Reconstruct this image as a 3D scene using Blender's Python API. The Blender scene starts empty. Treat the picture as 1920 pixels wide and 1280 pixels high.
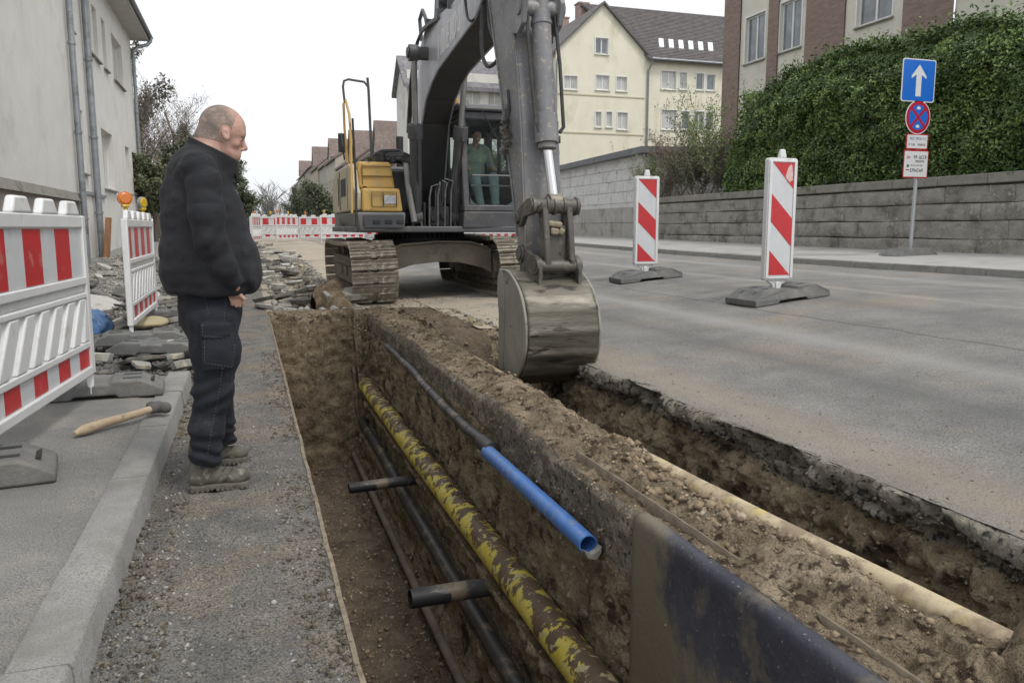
import bpy, bmesh, math, random
import numpy as np
from mathutils import Vector, Matrix, Euler

random.seed(7)
rng = np.random.default_rng(7)
PI = math.pi
SC = bpy.context.scene
COL = SC.collection

# ------------------------------------------------------------------ camera
CAM = Vector((0.0, 0.0, 1.2))
YAW, PITCH, FPX = math.radians(18.2), math.radians(8.06), 1500.0
F = Vector((math.sin(YAW) * math.cos(PITCH), math.cos(YAW) * math.cos(PITCH), -math.sin(PITCH)))
R = Vector((math.cos(YAW), -math.sin(YAW), 0.0))
UP = R.cross(F)
cd = bpy.data.cameras.new("camera")
cam = bpy.data.objects.new("camera", cd)
COL.objects.link(cam)
cam.matrix_world = Matrix(((R.x, UP.x, -F.x, CAM.x), (R.y, UP.y, -F.y, CAM.y), (R.z, UP.z, -F.z, CAM.z), (0, 0, 0, 1)))
cd.sensor_width = 36.0
cd.lens = 36.0 * FPX / 1920.0
cd.clip_start = 0.05
cd.clip_end = 4000.0
cd.dof.use_dof = True
cd.dof.focus_distance = 5.5
cd.dof.aperture_fstop = 11.0
SC.camera = cam

# ------------------------------------------------------------------ sky, sun, exposure
W = bpy.data.worlds.new("World")
SC.world = W
W.use_nodes = True
wt = W.node_tree
for n in list(wt.nodes):
    wt.nodes.remove(n)
SUN_EL, SUN_AZ = math.radians(58), math.radians(150)     # azimuth from +Y, clockwise
sky = wt.nodes.new("ShaderNodeTexSky")
sky.sky_type = 'NISHITA'
sky.sun_disc = False
sky.sun_elevation = SUN_EL
sky.sun_rotation = SUN_AZ
sky.dust_density = 4.0
sky.air_density = 1.0
hs = wt.nodes.new("ShaderNodeHueSaturation")
hs.inputs["Saturation"].default_value = 0.18
bg1 = wt.nodes.new("ShaderNodeBackground")
bg1.inputs["Strength"].default_value = 0.055
wt.links.new(sky.outputs[0], hs.inputs["Color"])
wt.links.new(hs.outputs[0], bg1.inputs["Color"])
# an even cloud deck over the whole sky, with faint soft structure
tc = wt.nodes.new("ShaderNodeTexCoord")
nz = wt.nodes.new("ShaderNodeTexNoise")
nz.inputs["Scale"].default_value = 1.6
nz.inputs["Detail"].default_value = 4
rp = wt.nodes.new("ShaderNodeValToRGB")
rp.color_ramp.elements[0].position = 0.3
rp.color_ramp.elements[0].color = (0.82, 0.85, 0.90, 1)
rp.color_ramp.elements[1].position = 0.7
rp.color_ramp.elements[1].color = (0.96, 0.98, 1.0, 1)
bg2 = wt.nodes.new("ShaderNodeBackground")
bg2.inputs["Strength"].default_value = 0.88
wt.links.new(tc.outputs["Generated"], nz.inputs["Vector"])
wt.links.new(nz.outputs["Fac"], rp.inputs[0])
wt.links.new(rp.outputs[0], bg2.inputs["Color"])
ad = wt.nodes.new("ShaderNodeAddShader")
wo = wt.nodes.new("ShaderNodeOutputWorld")
wt.links.new(bg1.outputs[0], ad.inputs[0])
wt.links.new(bg2.outputs[0], ad.inputs[1])
wt.links.new(ad.outputs[0], wo.inputs["Surface"])

sl = bpy.data.lights.new("sun", 'SUN')
sl.energy = 1.35
sl.angle = math.radians(12)
sl.color = (1.0, 0.97, 0.92)
sun = bpy.data.objects.new("sun", sl)
COL.objects.link(sun)
sd = Vector((math.sin(SUN_AZ) * math.cos(SUN_EL), math.cos(SUN_AZ) * math.cos(SUN_EL), math.sin(SUN_EL)))
sun.rotation_euler = sd.to_track_quat('Z', 'Y').to_euler()

SC.view_settings.view_transform = 'Standard'
SC.view_settings.look = 'None'
SC.view_settings.exposure = 0.08
SC.view_settings.gamma = 1.0
SC.view_settings.use_curve_mapping = False
SC.render.engine = 'CYCLES'
SC.cycles.use_denoising = True
SC.cycles.max_bounces = 6
SC.cycles.diffuse_bounces = 3
SC.cycles.transparent_max_bounces = 8


def U(px, py, Y=None, z=None, x=None):
    """A pixel of the 1920x1280 photograph taken back to the point of the place on a plane Y=, z= or x=."""
    d = R * ((px - 960) / FPX) + UP * ((640 - py) / FPX) + F
    if Y is not None:
        t = (Y - CAM.y) / d.y
    elif z is not None:
        t = (z - CAM.z) / d.z
    else:
        t = (x - CAM.x) / d.x
    return CAM + d * t


# ------------------------------------------------------------------ numpy noise
def _hash(ix, iy, iz):
    h = (ix.astype(np.int64) * 374761393 + iy.astype(np.int64) * 668265263 + iz.astype(np.int64) * 2147483647 * 7 + 1013904223) & 0x7fffffff
    h = ((h ^ (h >> 13)) * 1274126177) & 0x7fffffff
    h = (h ^ (h >> 16)) & 0xffffff
    return h / float(0xffffff) * 2 - 1


def vnoise(P):
    i = np.floor(P)
    f = P - i
    f = f * f * (3 - 2 * f)
    i = i.astype(np.int64)
    out = 0
    for dx in (0, 1):
        wx = f[..., 0] if dx else 1 - f[..., 0]
        for dy in (0, 1):
            wy = f[..., 1] if dy else 1 - f[..., 1]
            for dz in (0, 1):
                wz = f[..., 2] if dz else 1 - f[..., 2]
                out = out + wx * wy * wz * _hash(i[..., 0] + dx, i[..., 1] + dy, i[..., 2] + dz)
    return out


def fbm(P, s=1.0, octv=4, gain=0.5):
    P = np.asarray(P, float) * s
    a, o, t = 1.0, 0, 0
    for k in range(octv):
        o = o + a * vnoise(P + 17.3 * k)
        t += a
        a *= gain
        P = P * 2.03
    return o / t


def sst(t):
    t = np.clip(t, 0, 1)
    return t * t * (3 - 2 * t)


# ------------------------------------------------------------------ materials
MATS = {}


def mat(name, c1, c2=None, s=4.0, c3=None, s3=1.0, t3=(0.52, 0.62), rough=0.85, bump=0.0, bs=60.0, b2=0.0, bs2=8.0,
        metal=0.0, coat=0.0, spec=0.5, stretch=None, c4=None, s4=12.0, t4=(0.62, 0.66), rvar=0.0):
    """A procedural surface: two colours mixed by noise, patches of a third and flecks of a fourth, fine and coarse relief."""
    if name in MATS:
        return MATS[name]
    m = bpy.data.materials.new(name)
    m.use_nodes = True
    nt = m.node_tree
    b = nt.nodes["Principled BSDF"]
    b.inputs["Roughness"].default_value = rough
    b.inputs["Metallic"].default_value = metal
    b.inputs["Coat Weight"].default_value = coat
    b.inputs["Specular IOR Level"].default_value = spec
    g = nt.nodes.new("ShaderNodeNewGeometry")
    tcn = nt.nodes.new("ShaderNodeTexCoord")
    vec = tcn.outputs["Object"]
    if stretch:
        mp = nt.nodes.new("ShaderNodeMapping")
        mp.inputs["Scale"].default_value = stretch
        nt.links.new(vec, mp.inputs[0])
        vec = mp.outputs[0]

    def noise(scale, detail=6, rgh=0.6):
        n = nt.nodes.new("ShaderNodeTexNoise")
        n.inputs["Scale"].default_value = scale
        n.inputs["Detail"].default_value = detail
        n.inputs["Roughness"].default_value = rgh
        nt.links.new(vec, n.inputs["Vector"])
        return n.outputs["Fac"]

    def rng_(fac, lo, hi):
        r_ = nt.nodes.new("ShaderNodeMapRange")
        r_.inputs["From Min"].default_value = lo
        r_.inputs["From Max"].default_value = hi
        nt.links.new(fac, r_.inputs["Value"])
        return r_.outputs[0]

    def mix(fac, a, bb):
        mx = nt.nodes.new("ShaderNodeMix")
        mx.data_type = 'RGBA'
        nt.links.new(fac, mx.inputs["Factor"])
        for sock, v in ((mx.inputs["A"], a), (mx.inputs["B"], bb)):
            if isinstance(v, tuple):
                sock.default_value = (*v, 1)
            else:
                nt.links.new(v, sock)
        return mx.outputs["Result"]
    col = c1
    if c2:
        col = mix(rng_(noise(s), 0.34, 0.66), c1, c2)
    if c3:
        col = mix(rng_(noise(s3, 8, 0.65), *t3), col, c3)
    if c4:
        col = mix(rng_(noise(s4, 3, 0.5), *t4), col, c4)
    if isinstance(col, tuple):
        b.inputs["Base Color"].default_value = (*col, 1)
    else:
        nt.links.new(col, b.inputs["Base Color"])
    if rvar:
        rr = nt.nodes.new("ShaderNodeMapRange")
        rr.inputs["From Min"].default_value = 0.35
        rr.inputs["From Max"].default_value = 0.65
        rr.inputs["To Min"].default_value = max(0.05, rough - rvar)
        rr.inputs["To Max"].default_value = min(1, rough + rvar)
        nt.links.new(noise(s * 0.7 + 1), rr.inputs["Value"])
        nt.links.new(rr.outputs[0], b.inputs["Roughness"])
    nrm = None
    for (st, sc_) in ((b2, bs2), (bump, bs)):
        if st:
            bn = nt.nodes.new("ShaderNodeBump")
            bn.inputs["Strength"].default_value = 1.0
            bn.inputs["Distance"].default_value = st
            nt.links.new(noise(sc_, 5, 0.65), bn.inputs["Height"])
            if nrm:
                nt.links.new(nrm, bn.inputs["Normal"])
            nrm = bn.outputs[0]
    if nrm:
        nt.links.new(nrm, b.inputs["Normal"])
    m["out"] = 1
    MATS[name] = m
    return m


def glass_mat(name, tint=(0.80, 0.88, 0.85), refl=0.12, rough=0.03):
    if name in MATS:
        return MATS[name]
    m = bpy.data.materials.new(name)
    m.use_nodes = True
    nt = m.node_tree
    nt.nodes.remove(nt.nodes["Principled BSDF"])
    out = nt.nodes["Material Output"]
    tr = nt.nodes.new("ShaderNodeBsdfTransparent")
    tr.inputs["Color"].default_value = (*tint, 1)
    gl = nt.nodes.new("ShaderNodeBsdfGlossy")
    gl.inputs["Roughness"].default_value = rough
    fr = nt.nodes.new("ShaderNodeFresnel")
    fr.inputs["IOR"].default_value = 1.5
    ad_ = nt.nodes.new("ShaderNodeMath")
    ad_.operation = 'ADD'
    ad_.inputs[1].default_value = refl
    mx = nt.nodes.new("ShaderNodeMixShader")
    nt.links.new(fr.outputs[0], ad_.inputs[0])
    nt.links.new(ad_.outputs[0], mx.inputs[0])
    nt.links.new(tr.outputs[0], mx.inputs[1])
    nt.links.new(gl.outputs[0], mx.inputs[2])
    nt.links.new(mx.outputs[0], out.inputs["Surface"])
    MATS[name] = m
    return m


# ------------------------------------------------------------------ objects and meshes
WORLD = {}


def tag(o, label=None, cat=None, group=None, kind=None):
    if label:
        o["label"] = label
    if cat:
        o["category"] = cat
    if group:
        o["group"] = group
    if kind:
        o["kind"] = kind
    return o


def empty(name, loc=(0, 0, 0), rz=0.0, label=None, cat=None, group=None, rot=None):
    o = bpy.data.objects.new(name, None)
    o.empty_display_size = 0.2
    COL.objects.link(o)
    M = Matrix.Translation(Vector(loc)) @ (Euler(rot).to_matrix().to_4x4() if rot else Matrix.Rotation(rz, 4, 'Z'))
    o.matrix_world = M
    WORLD[o.name] = M
    return tag(o, label, cat, group)


def link_mesh(name, me, parent=None, origin=None):
    """verts are in world metres; re-expressed in the parent's frame (or about origin)"""
    o = bpy.data.objects.new(name, me)
    COL.objects.link(o)
    if parent is not None:
        M = WORLD.get(parent.name, Matrix.Identity(4))
        me.transform(M.inverted())
        o.parent = parent
        WORLD[o.name] = M
    else:
        if origin is not None:
            M = Matrix.Translation(Vector(origin))
            me.transform(M.inverted())
            o.matrix_world = M
            WORLD[o.name] = M
        else:
            WORLD[o.name] = Matrix.Identity(4)
    return o


def child_copy(o, parent, loc=None, rot=None, label=None):
    c = o.copy()
    COL.objects.link(c)
    c.parent = parent
    if loc is not None:
        c.location = loc
    if rot is not None:
        c.rotation_euler = rot
    return c


def copy_tree(o, parent=None):
    c = o.copy()
    COL.objects.link(c)
    c.parent = parent
    for ch in o.children:
        copy_tree(ch, c)
    return c


class MB:
    """Collects vertices and faces in world metres, then links them as ONE mesh object."""

    def __init__(s, M=None):
        s.v, s.f, s.M, s.mi = [], [], M, []
        s.cur = 0

    def add(s, vs, fs, M=None):
        n = len(s.v)
        for p in vs:
            p = Vector(p)
            if M is not None:
                p = M @ p
            if s.M is not None:
                p = s.M @ p
            s.v.append(p)
        for f in fs:
            s.f.append([i + n for i in f])
            s.mi.append(s.cur)
        return s

    def box(s, c, d, rot=None, M=None):
        x, y, z = d[0] / 2, d[1] / 2, d[2] / 2
        vs = [Vector(p) for p in ((-x, -y, -z), (x, -y, -z), (x, y, -z), (-x, y, -z), (-x, -y, z), (x, -y, z), (x, y, z), (-x, y, z))]
        if rot:
            E = Euler(rot).to_matrix()
            vs = [E @ p for p in vs]
        vs = [p + Vector(c) for p in vs]
        return s.add(vs, [(0, 3, 2, 1), (4, 5, 6, 7), (0, 1, 5, 4), (1, 2, 6, 5), (2, 3, 7, 6), (3, 0, 4, 7)], M)

    def span(s, a, b, M=None):
        a, b = Vector(a), Vector(b)
        return s.box((a + b) / 2, [abs(q) for q in (b - a)], M=M)

    def hexa(s, bottom, top, M=None):
        return s.add(list(bottom) + list(top), [(0, 3, 2, 1), (4, 5, 6, 7), (0, 1, 5, 4), (1, 2, 6, 5), (2, 3, 7, 6), (3, 0, 4, 7)], M)

    def cyl(s, p0, p1, r0, r1=None, n=16, M=None, caps=True):
        r1 = r0 if r1 is None else r1
        p0, p1 = Vector(p0), Vector(p1)
        d = (p1 - p0).normalized()
        a = d.orthogonal().normalized()
        b = d.cross(a)
        vs = []
        for (p, r_) in ((p0, r0), (p1, r1)):
            for k in range(n):
                t = 2 * PI * k / n
                vs.append(p + (a * math.cos(t) + b * math.sin(t)) * r_)
        fs = [(k, (k + 1) % n, n + (k + 1) % n, n + k) for k in range(n)]
        if caps:
            fs += [tuple(range(n - 1, -1, -1)), tuple(range(n, 2 * n))]
        return s.add(vs, fs, M)

    def ring(s, p0, p1, ro, ri, n=24, M=None):
        p0, p1 = Vector(p0), Vector(p1)
        d = (p1 - p0).normalized()
        a = d.orthogonal().normalized()
        b = d.cross(a)
        vs = []
        for (p, r_) in ((p0, ro), (p1, ro), (p1, ri), (p0, ri)):
            for k in range(n):
                t = 2 * PI * k / n
                vs.append(p + (a * math.cos(t) + b * math.sin(t)) * r_)
        fs = []
        for q in range(4):
            for k in range(n):
                k2, q2 = (k + 1) % n, (q + 1) % 4
                fs.append((q * n + k, q * n + k2, q2 * n + k2, q2 * n + k))
        return s.add(vs, fs, M)

    def tube(s, pts, r, n=8, M=None, caps=True):
        pts = [Vector(p) for p in pts]
        rr = r if hasattr(r, '__len__') else [r] * len(pts)
        vs, fs = [], []
        prev = None
        for i, p in enumerate(pts):
            t = (pts[min(i + 1, len(pts) - 1)] - pts[max(i - 1, 0)]).normalized()
            a = t.orthogonal().normalized() if prev is None else (prev - t * prev.dot(t)).normalized()
            prev = a
            b = t.cross(a)
            for k in range(n):
                q = 2 * PI * k / n
                vs.append(p + (a * math.cos(q) + b * math.sin(q)) * rr[i])
        for i in range(len(pts) - 1):
            for k in range(n):
                k2 = (k + 1) % n
                fs.append((i * n + k, i * n + k2, (i + 1) * n + k2, (i + 1) * n + k))
        if caps:
            fs += [tuple(range(n - 1, -1, -1)), tuple((len(pts) - 1) * n + k for k in range(n))]
        return s.add(vs, fs, M)

    def prism(s, poly, fa, fb, M=None):
        """poly: 2D points; fa, fb map a 2D point to 3D on each side"""
        n = len(poly)
        vs = [fa(*p) for p in poly] + [fb(*p) for p in poly]
        fs = [tuple(range(n - 1, -1, -1)), tuple(range(n, 2 * n))] + [(k, (k + 1) % n, n + (k + 1) % n, n + k) for k in range(n)]
        return s.add(vs, fs, M)

    def prismx(s, poly, x0, x1, M=None):
        return s.prism(poly, lambda y, z: (x0, y, z), lambda y, z: (x1, y, z), M)

    def build(s, name, m, parent=None, bevel=0.0, smooth=True, origin=None, ang=35, seg=2, **tg):
        me = bpy.data.meshes.new(name)
        me.from_pydata([tuple(p) for p in s.v], [], s.f)
        me.validate()
        for mm in (m if isinstance(m, (list, tuple)) else [m]):
            me.materials.append(mm)
        if isinstance(m, (list, tuple)) and len(me.polygons) == len(s.mi):
            me.polygons.foreach_set("material_index", s.mi)
        fix_normals(me)
        if smooth:
            me.polygons.foreach_set("use_smooth", [True] * len(me.polygons))
            me.set_sharp_from_angle(angle=math.radians(ang))
        o = link_mesh(name, me, parent, origin)
        if bevel:
            md = o.modifiers.new("bevel", 'BEVEL')
            md.width = bevel
            md.segments = seg
            md.limit_method = 'ANGLE'
            md.angle_limit = math.radians(40)
            md.harden_normals = False
        tag(o, **tg)
        return o


def fix_normals(me):
    if len(me.polygons) > 60000:
        return
    bm = bmesh.new()
    bm.from_mesh(me)
    bmesh.ops.recalc_face_normals(bm, faces=bm.faces)
    bm.to_mesh(me)
    bm.free()


def np_mesh(name, V, Q, m, parent=None, smooth=True, origin=None, tri=False, mi=None, **tg):
    """numpy vertices (n,3) and faces (m,3|4)"""
    me = bpy.data.meshes.new(name)
    V = np.asarray(V, np.float32)
    Q = np.asarray(Q, np.int32)
    k = Q.shape[1]
    me.vertices.add(len(V))
    me.vertices.foreach_set("co", V.ravel())
    me.loops.add(Q.size)
    me.loops.foreach_set("vertex_index", Q.ravel())
    me.polygons.add(len(Q))
    me.polygons.foreach_set("loop_start", np.arange(0, Q.size, k, dtype=np.int32))
    me.polygons.foreach_set("loop_total", np.full(len(Q), k, np.int32))
    me.update(calc_edges=True)
    me.validate()
    for mm in (m if isinstance(m, (list, tuple)) else [m]):
        me.materials.append(mm)
    if mi is not None:
        me.polygons.foreach_set("material_index", np.asarray(mi, np.int32))
    if smooth:
        me.polygons.foreach_set("use_smooth", np.ones(len(me.polygons), bool))
    o = link_mesh(name, me, parent, origin)
    tag(o, **tg)
    return o


def grid_faces(nu, nv):
    i = np.arange(nu - 1)[:, None] * nv + np.arange(nv - 1)[None, :]
    i = i.ravel()
    return np.stack([i, i + 1, i + nv + 1, i + nv], 1)


def sheet(name, X, Yv, Zf, m, flip=False, smooth=True, **tg):
    """height sheet over 1D arrays X, Yv; Zf(x, y) -> z (vectorised)"""
    A, B = np.meshgrid(X, Yv, indexing='ij')
    Z = Zf(A, B)
    V = np.stack([A, B, Z], -1).reshape(-1, 3)
    Q = grid_faces(len(X), len(Yv))[:, ::-1]
    return np_mesh(name, V, Q, m, smooth=smooth, **tg)


# ------------------------------------------------------------------ signed-distance bodies (surface nets)
def surfnet(Fv, org, h):
    S = Fv < 0
    nx, ny, nz_ = Fv.shape
    c = np.zeros((nx - 1, ny - 1, nz_ - 1), np.int8)
    for dx in (0, 1):
        for dy in (0, 1):
            for dz in (0, 1):
                c += S[dx:nx - 1 + dx, dy:ny - 1 + dy, dz:nz_ - 1 + dz]
    mixed = (c > 0) & (c < 8)
    I, J, K = np.nonzero(mixed)
    idx = -np.ones(mixed.shape, np.int64)
    idx[I, J, K] = np.arange(len(I))
    acc = np.zeros((len(I), 3))
    cnt = np.zeros(len(I))
    cs = [(a, b, d) for a in (0, 1) for b in (0, 1) for d in (0, 1)]
    for a in cs:
        for ax in range(3):
            if a[ax] == 0:
                b = list(a)
                b[ax] = 1
                fa = Fv[I + a[0], J + a[1], K + a[2]]
                fb = Fv[I + b[0], J + b[1], K + b[2]]
                cr = (fa < 0) != (fb < 0)
                t = np.where(cr, fa / np.where(cr, fa - fb, 1), 0)
                p = np.stack([np.full(len(I), float(a[0])), np.full(len(I), float(a[1])), np.full(len(I), float(a[2]))], 1)
                p[:, ax] += t
                acc += p * cr[:, None]
                cnt += cr
    V = (np.stack([I, J, K], 1) + acc / cnt[:, None]) * h + np.array(org)
    Qs = []
    for ax in range(3):
        o1, o2 = (ax + 1) % 3, (ax + 2) % 3
        sl0 = [slice(None)] * 3
        sl1 = [slice(None)] * 3
        sl0[ax] = slice(0, -1)
        sl1[ax] = slice(1, None)
        ch = S[tuple(sl0)] != S[tuple(sl1)]
        P = np.stack(np.nonzero(ch), 1)
        ok = (P[:, o1] > 0) & (P[:, o2] > 0) & (P[:, o1] < Fv.shape[o1] - 1) & (P[:, o2] < Fv.shape[o2] - 1)
        P = P[ok]
        e1 = np.zeros(3, int)
        e1[o1] = 1
        e2 = np.zeros(3, int)
        e2[o2] = 1
        q = [idx[tuple((P - e1 - e2).T)], idx[tuple((P - e2).T)], idx[tuple(P.T)], idx[tuple((P - e1).T)]]
        q = np.stack(q, 1)
        ins = S[tuple(P.T)]
        q[~ins] = q[~ins][:, ::-1]
        Qs.append(q)
    return V, np.concatenate(Qs)


def smin(a, b, k):
    h = np.clip(0.5 + 0.5 * (b - a) / k, 0, 1)
    return b * (1 - h) + a * h - k * h * (1 - h)


RS = 1.0      # overall girth while a figure is being built


def d_cap(P, a, b, ra, rb, sy=1.0):
    ra, rb = ra * RS, rb * RS
    a = np.array(a, float)
    b = np.array(b, float)
    q = P - a
    d = b - a
    if sy != 1.0:
        q = q / np.array([1, sy, 1])
        d = d / np.array([1, sy, 1])
    t = np.clip((q @ d) / (d @ d + 1e-12), 0, 1)
    return np.linalg.norm(q - t[..., None] * d, axis=-1) - (ra + (rb - ra) * t)


def d_ell(P, c, r, ry=0.0):
    """ellipsoid about c, tilted by ry about the Y axis"""
    q = P - np.array(c, float)
    if ry:
        co, si = math.cos(ry), math.sin(ry)
        q = np.stack([q[..., 0] * co - q[..., 2] * si, q[..., 1], q[..., 0] * si + q[..., 2] * co], -1)
    r = np.array(r, float) * RS
    k0 = np.linalg.norm(q / r, axis=-1)
    k1 = np.linalg.norm(q / (r * r), axis=-1)
    return k0 * (k0 - 1) / np.maximum(k1, 1e-9)


def body(name, lo, hi, h, fn, m, parent=None, origin=None, **tg):
    # coarse field first; the fine one is worked out only near the surface
    B = 5
    n = [int(math.ceil((hi[k] - lo[k]) / h / B)) * B for k in range(3)]
    xc = [lo[k] + (np.arange(n[k] // B) + .5) * B * h for k in range(3)]
    Cc = fn(np.stack(np.meshgrid(*xc, indexing='ij'), -1))
    fine = np.repeat(np.repeat(np.repeat(Cc, B, 0), B, 1), B, 2)
    I, J, K = np.nonzero(np.abs(fine) < h * B * 1.25 + .012)
    P = np.stack([lo[0] + (I + .5) * h, lo[1] + (J + .5) * h, lo[2] + (K + .5) * h], -1)
    fine[I, J, K] = fn(P)
    V, Q = surfnet(fine, [lo[k] + .5 * h for k in range(3)], h)
    return np_mesh(name, V, Q, m, parent=parent, origin=origin, **tg)


# ------------------------------------------------------------------ terrain
def T(x, y):
    x = np.asarray(x, float)
    y = np.asarray(y, float)
    cross = 0.42 * sst((x - 2.6) / 5.5)
    amp = 0.60 - 0.42 * sst((x - 4) / 5)
    return cross + amp * sst((y - 13) / 24)


KX, WX = 11.4, 15.0           # kerb and retaining wall
def Tp(x, y):                 # far pavement
    return T(KX, y) + 0.12 + 0.12 * np.clip((np.asarray(x, float) - KX) / (WX - KX), 0, 1)

# ================================================================== GROUND MATERIALS
M_ROAD = mat("road_asphalt", (0.23, 0.226, 0.214), (0.36, 0.35, 0.33), s=1.6, c3=(0.40, 0.33, 0.25), s3=0.75, t3=(0.52, 0.70),
             c4=(0.10, 0.098, 0.092), s4=95, t4=(0.44, 0.72), rough=0.85, bump=0.020, bs=95, b2=0.02, bs2=28)
M_PAD = mat("dusty_road", (0.33, 0.285, 0.225), (0.42, 0.355, 0.27), s=1.6, c3=(0.19, 0.18, 0.165), s3=0.8, t3=(0.5, 0.66),
            c4=(0.17, 0.14, 0.11), s4=30, t4=(0.60, 0.7), rough=0.92, bump=0.007, bs=70, b2=0.02, bs2=6)
M_STRIP = mat("gravelly_strip", (0.20, 0.196, 0.182), (0.36, 0.335, 0.30), s=5, c3=(0.42, 0.33, 0.235), s3=1.3, t3=(0.48, 0.66),
              c4=(0.08, 0.077, 0.07), s4=130, t4=(0.43, 0.68), rough=0.92, bump=0.02, bs=110, b2=0.035, bs2=34)
M_SIDE = mat("pavement_asphalt", (0.21, 0.206, 0.195), (0.31, 0.30, 0.282), s=2.2, c3=(0.38, 0.33, 0.265), s3=1.1, t3=(0.52, 0.70),
             c4=(0.12, 0.118, 0.11), s4=170, t4=(0.42, 0.66), rough=0.9, bump=0.008, bs=150, b2=0.006, bs2=40)
M_SOIL = mat("trench_soil", (0.115, 0.083, 0.052), (0.25, 0.19, 0.124), s=5.0, c3=(0.31, 0.245, 0.165), s3=3.0, t3=(0.53, 0.68),
             c4=(0.36, 0.31, 0.25), s4=38, t4=(0.62, 0.68), rough=0.97, bump=0.035, bs=28, b2=0.09, bs2=8, spec=0.2)
M_CLAY = mat("trench_clay", (0.20, 0.155, 0.10), (0.37, 0.30, 0.20), s=3.2, c3=(0.075, 0.056, 0.038), s3=4.5, t3=(0.52, 0.62),
             c4=(0.38, 0.33, 0.26), s4=30, t4=(0.63, 0.68), rough=0.95, bump=0.022, bs=36, b2=0.06, bs2=10, spec=0.2)
M_FLOOR = mat("trench_floor_soil", (0.105, 0.077, 0.054), (0.19, 0.145, 0.103), s=4.0, c3=(0.21, 0.165, 0.12), s3=1.3, t3=(0.55, 0.7),
              c4=(0.30, 0.26, 0.21), s4=26, t4=(0.65, 0.7), rough=0.95, bump=0.03, bs=36, b2=0.07, bs2=10, spec=0.25)
M_LOOSE = mat("loose_earth", (0.15, 0.115, 0.076), (0.34, 0.27, 0.185), s=5.0, c3=(0.46, 0.375, 0.265), s3=2.6, t3=(0.52, 0.66),
              c4=(0.07, 0.05, 0.034), s4=16, t4=(0.54, 0.64), rough=0.98, bump=0.035, bs=42, b2=0.08, bs2=12, spec=0.15)
M_OLDASPH = mat("old_asphalt_layer", (0.118, 0.098, 0.072), (0.215, 0.182, 0.135), s=7.0, c3=(0.29, 0.25, 0.195), s3=4, t3=(0.53, 0.64),
                c4=(0.05, 0.045, 0.038), s4=34, t4=(0.56, 0.66), rough=0.92, bump=0.022, bs=40, b2=0.05, bs2=13)
M_CRUST = mat("broken_asphalt_edge", (0.15, 0.136, 0.108), (0.30, 0.272, 0.22), s=9.0, c3=(0.33, 0.28, 0.21), s3=5, t3=(0.55, 0.66),
              c4=(0.03, 0.029, 0.027), s4=26, t4=(0.54, 0.64), rough=0.92, bump=0.022, bs=38, b2=0.05, bs2=12)
M_KERB = mat("kerb_granite", (0.225, 0.22, 0.205), (0.30, 0.293, 0.273), s=6, c3=(0.18, 0.17, 0.145), s3=2.6, t3=(0.54, 0.70),
             c4=(0.16, 0.157, 0.147), s4=150, t4=(0.46, 0.66), rough=0.85, bump=0.004, bs=90, b2=0.006, bs2=16)
M_PAVE = mat("far_pavement", (0.33, 0.322, 0.305), (0.40, 0.39, 0.37), s=1.5, c3=(0.22, 0.212, 0.20), s3=0.7, t3=(0.55, 0.7), rough=0.88, bump=0.004, bs=60)
M_GARDEN = mat("garden_soil", (0.06, 0.06, 0.035), (0.10, 0.09, 0.05), s=3, c3=(0.05, 0.075, 0.025), s3=1.2, rough=0.95, bump=0.03, bs=10)

# fine dark joints worn into the road surface, as part of its colour: two along the street and one across
def add_joints(m, lines):
    nt_ = m.node_tree
    bs_ = nt_.nodes["Principled BSDF"]
    src = bs_.inputs["Base Color"].links[0].from_socket
    tc_ = nt_.nodes.new("ShaderNodeTexCoord")
    sp_ = nt_.nodes.new("ShaderNodeSeparateXYZ")
    nt_.links.new(tc_.outputs["Object"], sp_.inputs[0])
    nz_ = nt_.nodes.new("ShaderNodeTexNoise")
    nz_.inputs["Scale"].default_value = 1.2
    nz_.inputs["Detail"].default_value = 5
    nt_.links.new(tc_.outputs["Object"], nz_.inputs["Vector"])

    def M_(op, a, b=None):
        n_ = nt_.nodes.new("ShaderNodeMath")
        n_.operation = op
        for k, v in enumerate((a, b)):
            if v is None:
                continue
            if isinstance(v, (int, float)):
                n_.inputs[k].default_value = v
            else:
                nt_.links.new(v, n_.inputs[k])
        return n_.outputs[0]
    wob = M_('MULTIPLY', M_('SUBTRACT', nz_.outputs["Fac"], .5), .16)
    for (ax, ay, c0, w, st, colr) in lines:
        d_ = M_('ADD', M_('ADD', M_('MULTIPLY', sp_.outputs["X"], ax), M_('MULTIPLY', sp_.outputs["Y"], ay)), wob)
        d_ = M_('ABSOLUTE', M_('SUBTRACT', d_, c0))
        f_ = M_('MULTIPLY', M_('SUBTRACT', 1.0, M_('MINIMUM', M_('DIVIDE', d_, w), 1.0)), st)
        mx_ = nt_.nodes.new("ShaderNodeMix")
        mx_.data_type = 'RGBA'
        nt_.links.new(f_, mx_.inputs["Factor"])
        nt_.links.new(src, mx_.inputs["A"])
        mx_.inputs["B"].default_value = (*colr, 1)
        src = mx_.outputs["Result"]
    nt_.links.new(src, bs_.inputs["Base Color"])


dk = (.09, .088, .08)
add_joints(M_ROAD, [(1, 0, 5.7, .022, .85, dk), (1, 0, 8.3, .02, .8, dk), (.18, 1, 11.0, .02, .8, dk), (1, 0, 4.25, .30, .6, (.15, .148, .14)), (1, 0, 5.0, .30, .55, (.44, .43, .41)), (1, 0, 6.6, .30, .55, (.17, .167, .16)), (1, 0, 7.4, .16, .35, (.46, .45, .43)), (1, 0, 9.6, .5, .4, (.44, .43, .41)), (1, 0, 3.1, .45, .6, (.42, .34, .25))])

# ================================================================== THE TRENCH (one lofted cross-section)
XL = 0.30
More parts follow.
